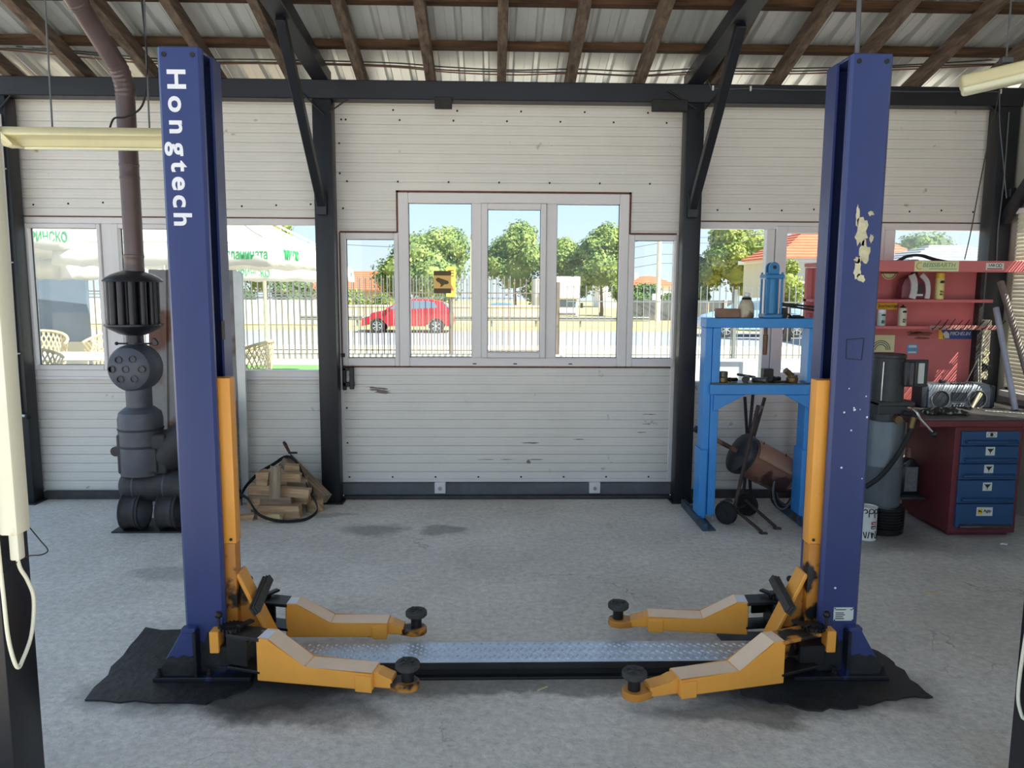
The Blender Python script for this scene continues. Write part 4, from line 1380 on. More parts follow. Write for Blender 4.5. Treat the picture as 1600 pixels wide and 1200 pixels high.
    for u in (0.29, 0.54, 0.735):
        MB().box((fx(u) - 0.006, y + 0.017, z + 0.26 * H), (fx(u) + 0.006, y + 0.022, z + 0.68 * H)).build('door_gap', GASKET, t, None)
    MB(0.01, 2).box((fx(0.30) - 0.07, y - 0.12, z + 0.68 * H), (fx(0.30) + 0.07, y + 0.03, z + 0.76 * H)).build('wing_mirror', paint, t)
    return t


RED = mat('red_car_paint', (206, 34, 48), 0.25, 0, 0.04, 2)
car('red hatchback driving past beyond the fence', -3.5, 31.8, RED, 3.75, 1.62, 1.38)
car('small blue car parked far off left of the truck', 0.2, 45.5, mat('blue_car_paint', (90, 140, 200), 0.3), 2.6, 1.5, 0.95)
car('pale blue car parked behind the press window', 10.45, 29.8, mat('pale_blue_car_paint', (150, 182, 214), 0.25), 4.3, 1.75, 1.52)

# white box truck
tk = thing('box_truck', 'white box truck parked under the trees', 'truck', (3.5, 46, GZ))
MB(0.03).box((2.45, 44.6, GZ + 0.35), (3.35, 49.0, 2.15)).build('cargo_box', WHITE_PAINT, tk)
MB(0.03).box((3.36, 43.9, 1.05), (4.95, 49.0, 2.28)).build('cab_box', WHITE_PAINT, tk)
cabp = MB(0.03).box((3.36, 44.2, GZ + 0.25), (4.9, 46.0, 1.045)).build('cab', WHITE_PAINT, tk)
MB(0.005).box((3.5, 44.17, 0.55), (4.75, 44.2, 0.98)).build('windscreen', CARGLASS, tk)
MB(0.005).box((3.5, 44.15, GZ + 0.3), (4.75, 44.2, GZ + 0.42)).build('bumper', GREY_STEEL, tk)
MB(0.005).box((5.0, 44.1, 0.5), (5.15, 44.2, 0.8)).build('wing_mirror', DARK_IRON, tk)
MB(0.005).box((2.9, 44.57, 0.5), (3.25, 44.6, 0.95)).build('side_window', CARGLASS, tk)
for xx in (2.5, 4.7):
    for yy in (45.0, 48.2):
        MB().cyl((xx, yy, GZ + 0.28), (xx + 0.2, yy, GZ + 0.28), 0.28, seg=16).build('wheel', TYRE, tk)
tag(MB(0.01).box((2.0, 43.0, GZ), (2.12, 43.1, 0.65)).build('marker_post', RED), 'thin red marker post left of the truck', 'post')

# ---------------------------------------------------------------- parasols, chairs and tables of the neighbouring terrace
CANVAS = leaf_mat('white_parasol_canvas', (236, 234, 226), (244, 242, 236))
GREEN_INK = mat('green_print', (40, 150, 84), 0.6, 0, 0.05, 4)
POLEW = mat('cream_pole', (222, 222, 206), 0.5)


def parasol(label, cx, cy, half, zrim, zap, rot, drop=0.24, text_front=None, text_side=None, slope_text=None, z=GZ):
    t = thing('parasol', label, 'parasol', (cx, cy, z), (0, 0, rot))
    N = 8
    vs, fs = [], []
    # square pyramid canopy, each side a sagging panel
    for side in range(4):
        a = side * math.pi / 2
        Mr = Matrix.Rotation(a, 4, 'Z')
        m = MB()
        V = []
        for i in range(7):
            tt = i / 6
            rr = 0.06 + (half - 0.06) * tt
            zz = zap + (zrim - zap) * tt - 0.10 * math.sin(math.pi * tt)
            for j in range(N + 1):
                s_ = j / N * 2 - 1
                zs = zz + 0.06 * tt * (s_ * s_ - 1) * -1 * 0.4
                V.append(Mr @ Vector((s_ * rr, -rr, zs - z)))
        F = [(i * (N + 1) + j, i * (N + 1) + j + 1, (i + 1) * (N + 1) + j + 1, (i + 1) * (N + 1) + j) for i in range(6) for j in range(N)]
        m._add(V, F)
        pn = m.build('canopy_panel', CANVAS, t, 60, world=False)
        md = pn.modifiers.new('t', 'SOLIDIFY'); md.thickness = 0.004
        v = MB()
        W2 = []
        for j in range(25):
            s_ = j / 24 * 2 - 1
            wob = 0.012 * math.sin(j * 1.9 + side)
            W2.append(Mr @ Vector((s_ * half, -half + wob * 0.3, zrim - z + 0.0)))
            W2.append(Mr @ Vector((s_ * (half + 0.005), -half - 0.02 + wob, zrim - z - drop + 0.015 * math.sin(j * 1.6))))
        v._add(W2, [(2 * j, 2 * j + 2, 2 * j + 3, 2 * j + 1) for j in range(24)])
        vo = v.build('valance', CANVAS, t, 60, world=False)
        md = vo.modifiers.new('t', 'SOLIDIFY'); md.thickness = 0.003
        txt = {0: text_front, 1: text_side, 2: text_front, 3: text_side}[side]
        if txt:
            me = text_mesh(txt[0], txt[1], GREEN_INK, 'print', 0.004, 0.01)
            me.transform(Mr @ Matrix.Translation((txt[2], -half - 0.012, zrim - z - drop * 0.5)) @ Matrix.Rotation(R(90), 4, 'X') @ Matrix.Diagonal((0.66, 1.1, 1, 1)))
            place('print', me, t, world=False)
        if slope_text and side in (0, 1):
            sl = math.atan2(zap - zrim, half)
            me = text_mesh(slope_text[0], slope_text[1], GREEN_INK, 'print', 0.012, 0.015)
            tt = slope_text[2]
            me.transform(Mr @ Matrix.Translation((slope_text[3], -half * tt, zap + (zrim - zap) * tt - z - 0.10 * math.sin(math.pi * tt) + 0.03)) @ Matrix.Rotation(sl, 4, 'X'))
            place('print', me, t, world=False)
    MB().cyl((0, 0, 0), (0, 0, zap - z - 0.02), 0.032, seg=12).build('pole', POLEW, t, world=False)
    MB(0.02).box((-0.35, -0.35, 0), (0.35, 0.35, 0.10)).build('base', PAVE, t, world=False)
    for side in range(4):
        a = side * math.pi / 2 + math.pi / 4
        d = Vector((math.cos(a), math.sin(a), 0))
        MB().bar(d * 0.05 + Vector((0, 0, zap - z - 0.06)), d * half * 1.40 + Vector((0, 0, zrim - z - 0.02)), 0.02, 0.025).build('rib', POLEW, t, None, world=False)
        MB().bar(d * 0.04 + Vector((0, 0, zap - z - 0.75)), d * half * 0.75 + Vector((0, 0, zap - z - (zap - zrim) * 0.54 - 0.06)), 0.016, 0.02).build('strut', POLEW, t, None, world=False)
    return t


parasol('nearest white parasol with green lettering, seen through the left sash', -6.6, 10.85, 1.6, 2.42, 3.2, R(2), 0.28, ('ПИРИНСКО', 0.15, 1.30), ('от планината', 0.15, 0.0))
parasol('white parasol with green lettering next to the left door column', -3.74, 10.55, 1.32, 2.22, 3.0, R(-4), 0.26, ('от планината', 0.15, 0.92), ('ПИРИНСКО', 0.15, -0.8))
parasol('far white parasol on a cream pole behind the other two', -4.32, 14.9, 1.6, 2.05, 2.75, R(8), 0.24, ('ПИРИНСКО', 0.17, 0), ('от планината', 0.17, 0))
parasol('white parasol at the back left in front of the dark kiosk', -8.35, 14.2, 1.6, 2.12, 2.9, R(-3), 0.30, ('от планината', 0.17, 0.7), ('ПИРИНСКО', 0.17, 0))

WICKER = mat('pale_wicker', (206, 186, 140), 0.7, 0, 0.15, 30, 0.2, 80)


DECK = thing('terrace_deck', 'raised timber terrace deck outside the left window', 'deck', (-6, 8.5, GZ))
DECKW = wood('deck_board_wood', (150, 128, 104), (186, 164, 136), 0)
for i in range(23):
    MB(0.003).box((-9.0, 6.9 + i * 0.14, 0.262), (-2.35, 6.9 + i * 0.14 + 0.132, 0.3)).build('deck_board', DECKW, DECK, None)
for x in (-8.9, -6.7, -4.5, -2.45):
    MB().box((x - 0.04, 6.95, GZ), (x + 0.04, 10.05, 0.26)).build('joist', DECKW, DECK, None)


def wicker_chair(label, x, y, rz):
    t = thing('wicker_chair', label, 'chair', (x, y, 0.3), (0, 0, rz), 'wicker chairs on the terrace')
    return t


def fill_chair(t):
    # woven wrap-around back: crossing strands with open diamonds between them
    m = MB()
    na, nz = 22, 7
    def pt(i, j):
        a = R(-20 + 220 * i / na)
        zt = 0.44 + (0.30 + 0.14 * math.sin(math.pi * i / na)) * (j / nz)
        r = 0.27 + 0.05 * j / nz
        return Vector((r * math.cos(a), r * 0.95 * math.sin(a), zt))
    for i in range(na + 1):
        for d in (-1, 1):
            pts = [pt(i + d * j * 0.55, j) for j in range(nz + 1) if 0 <= i + d * j * 0.55 <= na]
            if len(pts) > 1:
                m.strip(pts, 0.016, 0.004, (0.0, 0.05, 1.0) if False else (d * 0.6, 0.1, 0.6))
    m.build('woven_back', WICKER, t, None, world=False)['kind'] = 'stuff'
    MB().tube([pt(i, nz) for i in range(na + 1)], 0.016, 6).build('top_rim', WICKER, t, world=False)
    MB().tube([pt(i, 0) for i in range(na + 1)], 0.014, 6).build('lower_rim', WICKER, t, world=False)
    MB().lathe([(0.0, 0.43), (0.25, 0.43), (0.27, 0.44), (0.25, 0.46), (0.0, 0.455)], None, 20).build('seat', WICKER, t, world=False)
    for sx in (-1, 1):
        for sy in (-1, 1):
            MB().tube([(sx * 0.2, sy * 0.2, 0.43), (sx * 0.23, sy * 0.23, 0)], 0.016, 6).build('leg', WICKER, t, world=False)


ch0 = wicker_chair('wicker chair in front of the near terrace table, its back to the window', -4.45, 7.45, R(180))
fill_chair(ch0)
for lab, x, y, rz in (('wicker chair across the terrace table, left one', -5.35, 9.2, R(20)), ('wicker chair across the terrace table, right one', -4.60, 9.35, R(-25)), ('wicker chair at the left end of the terrace table', -5.65, 8.1, R(80)), ('wicker chair standing apart right of the big lift post', -2.55, 7.95, R(-95)), ('wicker chair at the right end of the terrace table', -3.75, 8.6, R(-80))):
    c = copy_tree(ch0)
    c.location = (x, y, 0.3); c.rotation_euler = (0, 0, rz); c['label'] = lab
tb = thing('terrace_table', 'white terrace table among the wicker chairs', 'table', (-4.75, 8.5, 0.3))
MB(0.008).box((-5.35, 8.1, 0.95), (-4.1, 8.85, 0.98)).build('table_top', WHITE_PAINT, tb)
for sx in (-5.28, -4.2):
    for sy in (8.16, 8.78):
        MB().cyl((sx, sy, 0.3), (sx, sy, 0.95), 0.02, seg=8).build('leg', WHITE_PAINT, tb)
kz = thing('garden_kiosk', 'dark blue grey kiosk with curtained sides behind the parasols', 'kiosk', (-9.5, 17, GZ))
NAVY = mat('blue_grey_tarpaulin', (92, 108, 128), 0.7, 0, 0.12, 2)
MB().box((-11.4, 16.2, 0.55), (-8.35, 16.3, 2.3)).build('side_curtain', NAVY, kz, None)
MB().box((-11.4, 16.15, GZ), (-8.35, 16.3, 0.55)).build('base_panel', CREAM, kz, None)
for i, xx in enumerate((-7.9, -7.55, -7.1)):
    MB().box((xx, 16.2, GZ), (xx + (0.12 if i < 2 else 0.5), 16.28, 2.3)).build('curtain_strip', NAVY, kz, None)
MB(0.01).box((-11.6, 16.0, 2.3), (-6.4, 18.5, 2.4)).build('roof_slab', CREAM, kz)
jb = thing('junction_box', 'small cream electrical box with a bent conduit on the terrace', 'electrical box', (-6.2, 13.5, GZ))
MB(0.01).box((-6.36, 13.5, 1.05), (-6.02, 13.6, 1.27)).build('box', CREAM, jb)
MB().tube([(-6.3, 13.5, 2.3), (-6.3, 13.5, 1.75), (-6.2, 13.5, 1.55), (-6.18, 13.5, 1.4), (-6.3, 13.5, 1.3), (-6.36, 13.5, 1.2), (-6.3, 13.5, 0.8), (-6.1, 13.5, 0.5), (-6.05, 13.5, GZ)], 0.03, 8).build('conduit', CREAM, jb)
# white garden chairs stacked outside the right window
wc = mat('white_plastic', (226, 230, 232), 0.4)
for i, (x, y) in enumerate(((3.32, 8.7), (3.46, 8.82), (3.60, 8.94))):
    t = thing('garden_chair', ('leftmost', 'middle', 'rightmost')[i] + ' of three folded white garden chairs outside the press window', 'chair', (x, y, GZ), (0, 0, R(200)), 'white garden chairs')
    MB().tube([(-0.22, 0, 0.0), (-0.22, 0, 0.75), (-0.16, 0, 1.0), (0, 0, 1.10), (0.16, 0, 1.0), (0.22, 0, 0.75), (0.22, 0, 0.0)], 0.02, 8).build('back_frame', wc, t, world=False)
    for k in range(4):
        MB(0.004).box((-0.15 + 0.085 * k, -0.01, 0.5), (-0.105 + 0.085 * k, 0.01, 1.02)).build('back_slat', wc, t, world=False)
    MB(0.004).box((-0.18, 0.012, 0.28), (0.18, 0.026, 0.49)).build('seat', wc, t, world=False)
    for sx in (-0.2, 0.2):
        MB().cyl((sx * 0.85, 0.03, 0), (sx * 0.85, 0.03, 0.43), 0.012, seg=8).build('leg', wc, t, world=False)
fr_ = thing('metal_stand', 'white metal stand outside behind the press', 'stand', (2.15, 7.2, GZ))
frame(MB(0.004), 2.05, 2.36, GZ, 1.05, 0.035, 0.035, 0.03, 0.05, 7.18, 7.22).build('frame_bar', wc, fr_)

# ---------------------------------------------------------------- home-made stove with its flue
STOVE = mat('grey_stove_iron', (84, 86, 94), 0.5, 0.35, 0.22, 6, 0.08, 40)
STOVE_D = mat('sooty_stove_iron', (58, 56, 58), 0.6, 0.3, 0.3, 6, 0.15, 40)
BLACK_ENAMEL = mat('black_enamel', (40, 39, 46), 0.3, 0.2, 0.2, 6)
FLUE = mat('brown_enamel_flue', (98, 82, 80), 0.32, 0.1, 0.18, 5, 0.05, 20, None, 0.5, (1, 1, 0.3))
SX, SY = -2.49, 5.5
sv = thing('wood_stove', 'grey home-made wood stove built from gas bottles on wheel rims', 'stove', (SX, SY, 0))
T = Matrix.Translation


def at(x, y, z=0):
    return Matrix.Translation((x, y, z))


# vertical bottle
MB().lathe([(0.148, 0.40), (0.150, 0.42), (0.150, 0.80), (0.140, 0.845), (0.10, 0.878), (0.086, 0.885), (0.086, 1.03), (0, 1.03)], at(-2.508, SY), 28).build('upper_bottle', STOVE, sv)
for z in (0.72, 0.60):
    MB().lathe([(0.1505, z), (0.154, z + 0.004), (0.154, z + 0.012), (0.1505, z + 0.016)], at(-2.508, SY), 28, cap=False).build('weld_ring', STOVE_D, sv)
# front fire box body
MB(0.02, 3).box((-2.645, SY - 0.10, 0.41), (-2.30, SY + 0.12, 0.70)).build('fire_box', STOVE_D, sv)
fd = MB(0.006).box((-2.60, SY - 0.115, 0.43), (-2.36, SY - 0.10, 0.60)).build('fire_door', STOVE_D, sv)
MB().cyl((-2.655, SY - 0.09, 0.575), (-2.655, SY - 0.06, 0.575), 0.035, seg=14).build('draught_knob', BLACK_ENAMEL, sv)
# horizontal bottle below
Mx = at(-2.40, SY, 0.312) @ Matrix.Rotation(R(90), 4, 'Y')
MB().lathe([(0.0, -0.27), (0.06, -0.265), (0.10, -0.24), (0.118, -0.20), (0.12, -0.16), (0.12, 0.24), (0.115, 0.29), (0.08, 0.33), (0, 0.34)], Mx, 28).build('lower_bottle', STOVE_D, sv)
for x in (-2.545, -2.33):
    MB().lathe([(0.1205, -0.006), (0.123, 0), (0.1205, 0.006)], at(x, SY, 0.312) @ Matrix.Rotation(R(90), 4, 'Y'), 28, cap=False).build('weld_ring', STOVE, sv)
# slanted side bottle
d_ = Vector((0.42, 0, 0.36)).normalized()
Md = d_.to_track_quat('Z', 'Y').to_matrix().to_4x4()
Md.translation = (-2.38, SY + 0.02, 0.50)
MB().lathe([(0.12, 0.0), (0.135, 0.04), (0.135, 0.30), (0.10, 0.36), (0.0, 0.38)], Md, 24).build('side_bottle', STOVE_D, sv)
# wheel-rim legs
rim_p = [(0.118, -0.066), (0.135, -0.066), (0.137, -0.060), (0.128, -0.050), (0.124, -0.035), (0.118, 0.0), (0.124, 0.03), (0.129, 0.040), (0.124, 0.046), (0.130, 0.054), (0.138, 0.062), (0.136, 0.068), (0.118, 0.068), (0.108, 0.0)]
for x in (-2.555, -2.30):
    MB().lathe(rim_p + [rim_p[0]], at(x, SY - 0.06, 0.139) @ Matrix.Rotation(R(90), 4, 'Y'), 32, cap=False).build('rim_leg', STOVE_D, sv)
MB(0.003).box((-2.69, SY - 0.15, 0.0), (-2.14, SY + 0.18, 0.012)).build('floor_plate', DARK_IRON, sv)
# drum with air holes
My = at(-2.52, SY, 1.163) @ Matrix.Rotation(R(90), 4, 'X')
dm = MB().lathe([(0.0, 0.135), (0.10, 0.132), (0.145, 0.11), (0.165, 0.07), (0.168, 0.03), (0.168, -0.06), (0.15, -0.10), (0.0, -0.12)], My, 32).build('air_drum', STOVE, sv)
for (hx, hz) in ((-0.055, 0.065), (0.04, 0.07), (-0.105, 0.0), (-0.01, 0.0), (0.10, 0.0), (-0.05, -0.07), (0.045, -0.068)):
    MB().lathe([(0.0, 0.0), (0.018, 0.0), (0.020, 0.016), (0.026, 0.016), (0.026, 0.0)], at(-2.52 + hx, SY - 0.124, 1.163 + hz) @ Matrix.Rotation(R(90), 4, 'X'), 14).build('air_hole', BLACK_ENAMEL, dm)
# neck with damper
MB().lathe([(0.060, 1.30), (0.058, 1.40), (0.0, 1.40)], at(-2.515, SY), 20).build('neck', BLACK_ENAMEL, sv)
dp = MB().cyl((-2.62, SY - 0.05, 1.335), (-2.36, SY - 0.05, 1.335), 0.006, seg=8).build('damper_rod', BLACK_ENAMEL, sv)
MB(0.004).prism([(-2.37, 1.32), (-2.335, 1.325), (-2.33, 1.345), (-2.355, 1.375), (-2.375, 1.37)], SY - 0.06, SY - 0.04, 'y').build('damper_wing', BLACK_ENAMEL, sv)
MB().sphere((-2.62, SY - 0.05, 1.335), 0.013, 2).build('damper_end', BLACK_ENAMEL, sv)
# tubular heat exchanger
hx = MB().lathe([(0.0, 1.76), (0.192, 1.762), (0.196, 1.770), (0.185, 1.785), (0.14, 1.812), (0.075, 1.835), (0.062, 1.84), (0.0, 1.84)], at(-2.508, SY), 32).build('exchanger_cap', BLACK_ENAMEL, sv)
MB().lathe([(0.0, 1.385), (0.05, 1.388), (0.10, 1.402), (0.16, 1.435), (0.192, 1.458), (0.192, 1.470), (0.0, 1.47)], at(-2.515, SY), 32).build('exchanger_pan', BLACK_ENAMEL, sv)
for k in range(13):
    a = 2 * math.pi * k / 13 + 0.24
    MB().cyl((-2.511 + 0.145 * math.cos(a), SY + 0.145 * math.sin(a), 1.468), (-2.509 + 0.145 * math.cos(a), SY + 0.145 * math.sin(a), 1.765), 0.026, seg=14).build('heat_tube', BLACK_ENAMEL, sv)
MB().lathe([(0.085, 1.468), (0.085, 1.765)], at(-2.51, SY), 20).build('core_tube', BLACK_ENAMEL, sv)
# flue
fp = thing('stove_flue', 'brown enamel flue pipe rising from the stove and bending under the roof', 'flue', (SX, SY, 1.84))
MB().lathe([(0.068, 1.835), (0.068, 1.85), (0.065, 1.86), (0.065, 1.925), (0.0685, 1.93), (0.0685, 1.945), (0.063, 1.95)], at(-2.492, SY), 24).build('collar', FLUE, fp)
MB().lathe([(0.0625, 1.94), (0.0625, 2.46), (0.065, 2.462), (0.065, 2.475), (0.0625, 2.48), (0.0625, 2.545), (0.065, 2.547), (0.065, 2.56), (0.0625, 2.565), (0.0615, 3.02)], at(-2.488, SY), 24).build('lower_pipe', FLUE, fp)
el_ = []
rs_ = []
dirv = Vector((-0.13, -0.80, 0.62)).normalized()
c0 = Vector((-2.486, SY, 3.0))
for k in range(15):
    a = k / 14
    dv = Vector((0, 0, 1)).lerp(dirv, a).normalized()
    el_.append(c0.copy())
    rs_.append(0.066 if k % 2 else 0.0615)
    c0 = c0 + dv * 0.0165
MB().tube(el_, 0.063, 20, rs=rs_).build('elbow', FLUE, fp)
e1 = el_[-1]
MB().tube([e1, e1 + dirv * 0.42], 0.0625, 20).build('upper_pipe', FLUE, fp)
MB().tube([e1 + dirv * (0.40 + 0.008 * k) for k in range(6)], 0.066, 20, rs=[0.064, 0.068, 0.066, 0.069, 0.068, 0.064]).build('joint_band', FLUE, fp)
MB().tube([e1 + dirv * 0.42, e1 + dirv * 1.15], 0.066, 20).build('end_pipe', FLUE, fp)

# heat shield sheet leaning behind the stove
SHIELD = mat('stained_sheet', (142, 138, 136), 0.6, 0.3, 0.15, 3, 0.1, 12, ((112, 76, 62), 0.50, 1.6))
hs_ = thing('heat_shield', 'rust stained metal sheet leaning on the window behind the stove', 'metal sheet', (-2.3, 6.1, 0))
prof = [(-2.70, 0.0), (-2.60, 0.0), (-2.59, 0.015), (-2.56, 0.015), (-2.55, 0), (-2.40, 0), (-2.39, 0.015), (-2.36, 0.015), (-2.35, 0), (-2.20, 0), (-2.19, 0.015), (-2.16, 0.015), (-2.15, 0), (-2.02, 0)]
mb = MB()
vs = []
for z, yb in ((0.0, 6.02), (1.86, 6.20)):
    vs += [(x, yb - q, z) for x, q in prof]
n_ = len(prof)
mb._add(vs, [(i, i + 1, n_ + i + 1, n_ + i) for i in range(n_ - 1)])
o = mb.build('sheet', SHIELD, hs_, None)
o.modifiers.new('t', 'SOLIDIFY').thickness = 0.003
MB(0.002).prism([(-2.02, 0.0), (-1.96, 0.0), (-1.945, 1.82), (-1.965, 1.845), (-2.02, 1.86)], 6.12, 6.14, 'y').build('edge_profile', GALV, hs_)
for z in (1.25, 1.65):
    MB().cyl((-1.965, 6.118, z), (-1.965, 6.121, z), 0.006, seg=8).build('screw_hole', WHITE_LETTER, hs_)
tag(MB(0.003).prism([(-2.70, 0.0), (-2.62, 0.0), (-2.63, 0.24), (-2.665, 0.26)], 5.60, 5.625, 'y').build('offcut_board', wood('offcut_wood', (120, 104, 88), (168, 150, 128), 2)), 'small pale board offcut leaning on the stove rim', 'board')

# ---------------------------------------------------------------- firewood heap
LOG = wood('split_firewood', (164, 128, 96), (216, 182, 142), 0)
LOG2 = wood('weathered_lumber', (126, 108, 92), (182, 160, 134), 0)
LOG3 = wood('fresh_cut_wood', (190, 158, 108), (228, 202, 150), 0)


def block(label, c, L, h, w, rz=0, ry=0, rx=0, m=LOG, seed=0):
    """Split timber: a box with slightly skewed, uneven corners."""
    rnd = random.Random(seed)
    mb = MB(0.002)
    j = lambda s: rnd.uniform(-s, s)
    P = [(-L / 2 + j(.008), -w / 2 + j(.006), -h / 2 + j(.004)), (L / 2 + j(.008), -w / 2 + j(.006), -h / 2 + j(.004)), (L / 2 + j(.008), w / 2 + j(.006), -h / 2 + j(.004)), (-L / 2 + j(.008), w / 2 + j(.006), -h / 2 + j(.004)),
         (-L / 2 + j(.010), -w / 2 + j(.008), h / 2 + j(.006)), (L / 2 + j(.010), -w / 2 + j(.008), h / 2 + j(.006)), (L / 2 + j(.010), w / 2 + j(.008), h / 2 + j(.006)), (-L / 2 + j(.010), w / 2 + j(.008), h / 2 + j(.006))]
    mb._add(P, [(0, 3, 2, 1), (4, 5, 6, 7), (0, 1, 5, 4), (1, 2, 6, 5), (2, 3, 7, 6), (3, 0, 4, 7)])
    o = mb.build('firewood_block', m, None, None, loc=c, rot=(rx, ry, rz))
    return tag(o, label, 'firewood', 'firewood heap by the door column')


block('long weathered beam sloping down the right side of the firewood heap', (-1.485, 6.03, 0.215), 0.47, 0.095, 0.10, R(-24), R(36), 0, LOG2, 1)
block('weathered plank propped upright on the front of the firewood heap', (-1.615, 5.66, 0.285), 0.245, 0.075, 0.035, R(0), R(-86), R(6), LOG2, 2)
block('short pale stick on top of the firewood heap', (-1.54, 5.80, 0.292), 0.165, 0.055, 0.06, R(3), R(3), 0, LOG, 3)
block('square wood block at the upper left of the firewood heap', (-1.731, 5.82, 0.284), 0.09, 0.10, 0.10, R(-15), 0, 0, LOG, 4)
block('small wedge of wood at the peak of the firewood heap', (-1.547, 5.88, 0.345), 0.11, 0.05, 0.07, R(12), R(8), 0, LOG, 5)
block('split log under the upper left block of the heap', (-1.775, 5.80, 0.198), 0.165, 0.072, 0.10, R(4), 0, 0, LOG, 6)
block('reddish stick slanting right across the front of the heap', (-1.484, 5.735, 0.192), 0.225, 0.066, 0.06, R(-4), R(5), 0, LOG, 7)
block('long split log in the middle layer of the heap', (-1.68, 5.77, 0.135), 0.32, 0.062, 0.09, R(2), R(2), 0, LOG2, 8)
block('thick front log at the foot of the firewood heap', (-1.606, 5.72, 0.053), 0.31, 0.095, 0.09, R(3), R(0), 0, LOG, 9)
block('stub of wood behind the reddish stick', (-1.475, 5.84, 0.115), 0.13, 0.08, 0.08, R(-10), 0, 0, LOG, 10)
block('bright yellow little block in front of the heap', (-1.612, 5.615, 0.030), 0.10, 0.055, 0.06, R(-4), 0, 0, LOG3, 11)
block('flat pale offcut left of the heap', (-1.84, 5.67, 0.022), 0.11, 0.042, 0.08, R(8), 0, 0, LOG, 12)
block('grey block in the upper middle of the heap', (-1.50, 5.88, 0.232), 0.15, 0.07, 0.08, R(4), 0, 0, LOG2, 13)
block('dark log low at the back of the heap', (-1.62, 5.93, 0.055), 0.34, 0.10, 0.10, R(0), 0, 0, LOG2, 14)
block('log at the back of the heap second layer', (-1.66, 5.92, 0.16), 0.28, 0.09, 0.10, R(6), 0, 0, LOG2, 15)
block('log at the back of the heap top layer', (-1.63, 5.92, 0.255), 0.22, 0.085, 0.09, R(-5), 0, 0, LOG, 16)
block('small split piece at the lower left of the heap', (-1.80, 5.76, 0.10), 0.10, 0.085, 0.07, R(-8), 0, 0, LOG, 17)
block('short block lying by the foot of the sloping beam', (-1.375, 5.87, 0.05), 0.085, 0.095, 0.09, R(-30), R(-8), 0, LOG, 18)
block('thin log under the left of the heap', (-1.80, 5.86, 0.033), 0.12, 0.06, 0.09, R(14), 0, 0, LOG2, 19)

STRAPP = [(-1.974, 5.98, 0.02), (-1.97, 6.02, 0.13), (-1.861, 6.05, 0.255), (-1.74, 6.06, 0.33), (-1.631, 6.05, 0.395), (-1.538, 6.0, 0.36), (-1.461, 5.90, 0.27), (-1.395, 5.78, 0.19), (-1.33, 5.70, 0.13), (-1.305, 5.63, 0.075), (-1.371, 5.585, 0.030), (-1.487, 5.565, 0.018), (-1.607, 5.575, 0.022), (-1.72, 5.60, 0.055), (-1.78, 5.63, 0.115), (-1.83, 5.68, 0.158), (-1.90, 5.74, 0.17), (-1.97, 5.8, 0.16)]


def smooth_path(pts, n=6):
    pts = [Vector(p) for p in pts]
    out = []
    for i in range(len(pts) - 1):
        p0, p1, p2, p3 = pts[max(i - 1, 0)], pts[i], pts[i + 1], pts[min(i + 2, len(pts) - 1)]
        for k in range(n):
            t = k / n
            out.append(0.5 * ((2 * p1) + (p2 - p0) * t + (2 * p0 - 5 * p1 + 4 * p2 - p3) * t * t + (3 * p1 - p0 - 3 * p2 + p3) * t ** 3))
    out.append(pts[-1])
    return out


sb = thing('rubber_strap', 'black rubber strap looped over the firewood heap', 'strap', (-1.5, 5.6, 0))
MB().strip(smooth_path(STRAPP), 0.026, 0.006, (0.1, -0.4, 1)).build('strap_band', RUBBER, sb, None)
MB(0.004).box((-1.425, 5.77, 0.165), (-1.365, 5.80, 0.215)).build('buckle', RUBBER, sb)
pk = thing('poker', 'iron poker with a brown wooden handle stuck in the firewood', 'poker', (-1.41, 5.86, 0.22))
MB().tube([(-1.668, 6.12, 0.50), (-1.655, 6.11, 0.485), (-1.612, 6.07, 0.425)], 0.014, 10, rs=[0.011, 0.014, 0.010]).build('handle', wood('poker_handle', (72, 46, 40), (104, 70, 60), 2), pk)
MB().tube([(-1.612, 6.07, 0.425), (-1.50, 5.95, 0.31), (-1.42, 5.84, 0.21)], 0.005, 6).build('shaft', DARK_IRON, pk)
MB(0.002).box((-1.62, 6.065, 0.415), (-1.55, 6.075, 0.43)).build('cross_guard', DARK_IRON, pk)

# ---------------------------------------------------------------- lamps and cables under the roof
LAMPY = mat('yellowed_lamp_housing', (224, 214, 170), 0.45, 0, 0.06, 4)
TUBEW = mat('lamp_diffuser', (232, 232, 200), 0.3, 0, 0.03, 4)
fl_ = thing('fluorescent_lamp', 'long yellowed fluorescent trough lamp hanging beside the left lift post', 'lamp', (-2.1, 4.6, 2.5))
MB(0.004).prism([(4.52, 2.615), (4.68, 2.615), (4.72, 2.575), (4.72, 2.565), (4.66, 2.55), (4.64, 2.515), (4.56, 2.515), (4.54, 2.55), (4.48, 2.565), (4.48, 2.575)], -2.76, -1.68, 'x').build('housing', LAMPY, fl_)
MB().cyl((-2.66, 4.60, 2.517), (-1.72, 4.60, 2.517), 0.014, seg=10).build('tube', TUBEW, fl_)
MB().prism([(-2.77, 2.62), (-2.755, 2.62), (-2.655, 2.512), (-2.665, 2.508), (-2.76, 2.565)], 4.475, 4.725, 'y').build('end_cap', LAMPY, fl_)
for x in (-2.50, -1.955):
    MB().cyl((x, 4.6, 2.615), (x + 0.012, 4.6, zr(4.6) + 0.1), 0.005, seg=6).build('hanging_wire', GREY_STEEL, fl_)
MB().tube(smooth_path([(-1.975, 4.6, 3.55), (-1.95, 4.6, 3.1), (-1.955, 4.6, 2.9), (-1.99, 4.6, 2.75), (-2.08, 4.6, 2.69), (-2.15, 4.6, 2.68), (-2.18, 4.6, 2.62)]), 0.006, 6).build('cable', RUBBER, fl_)

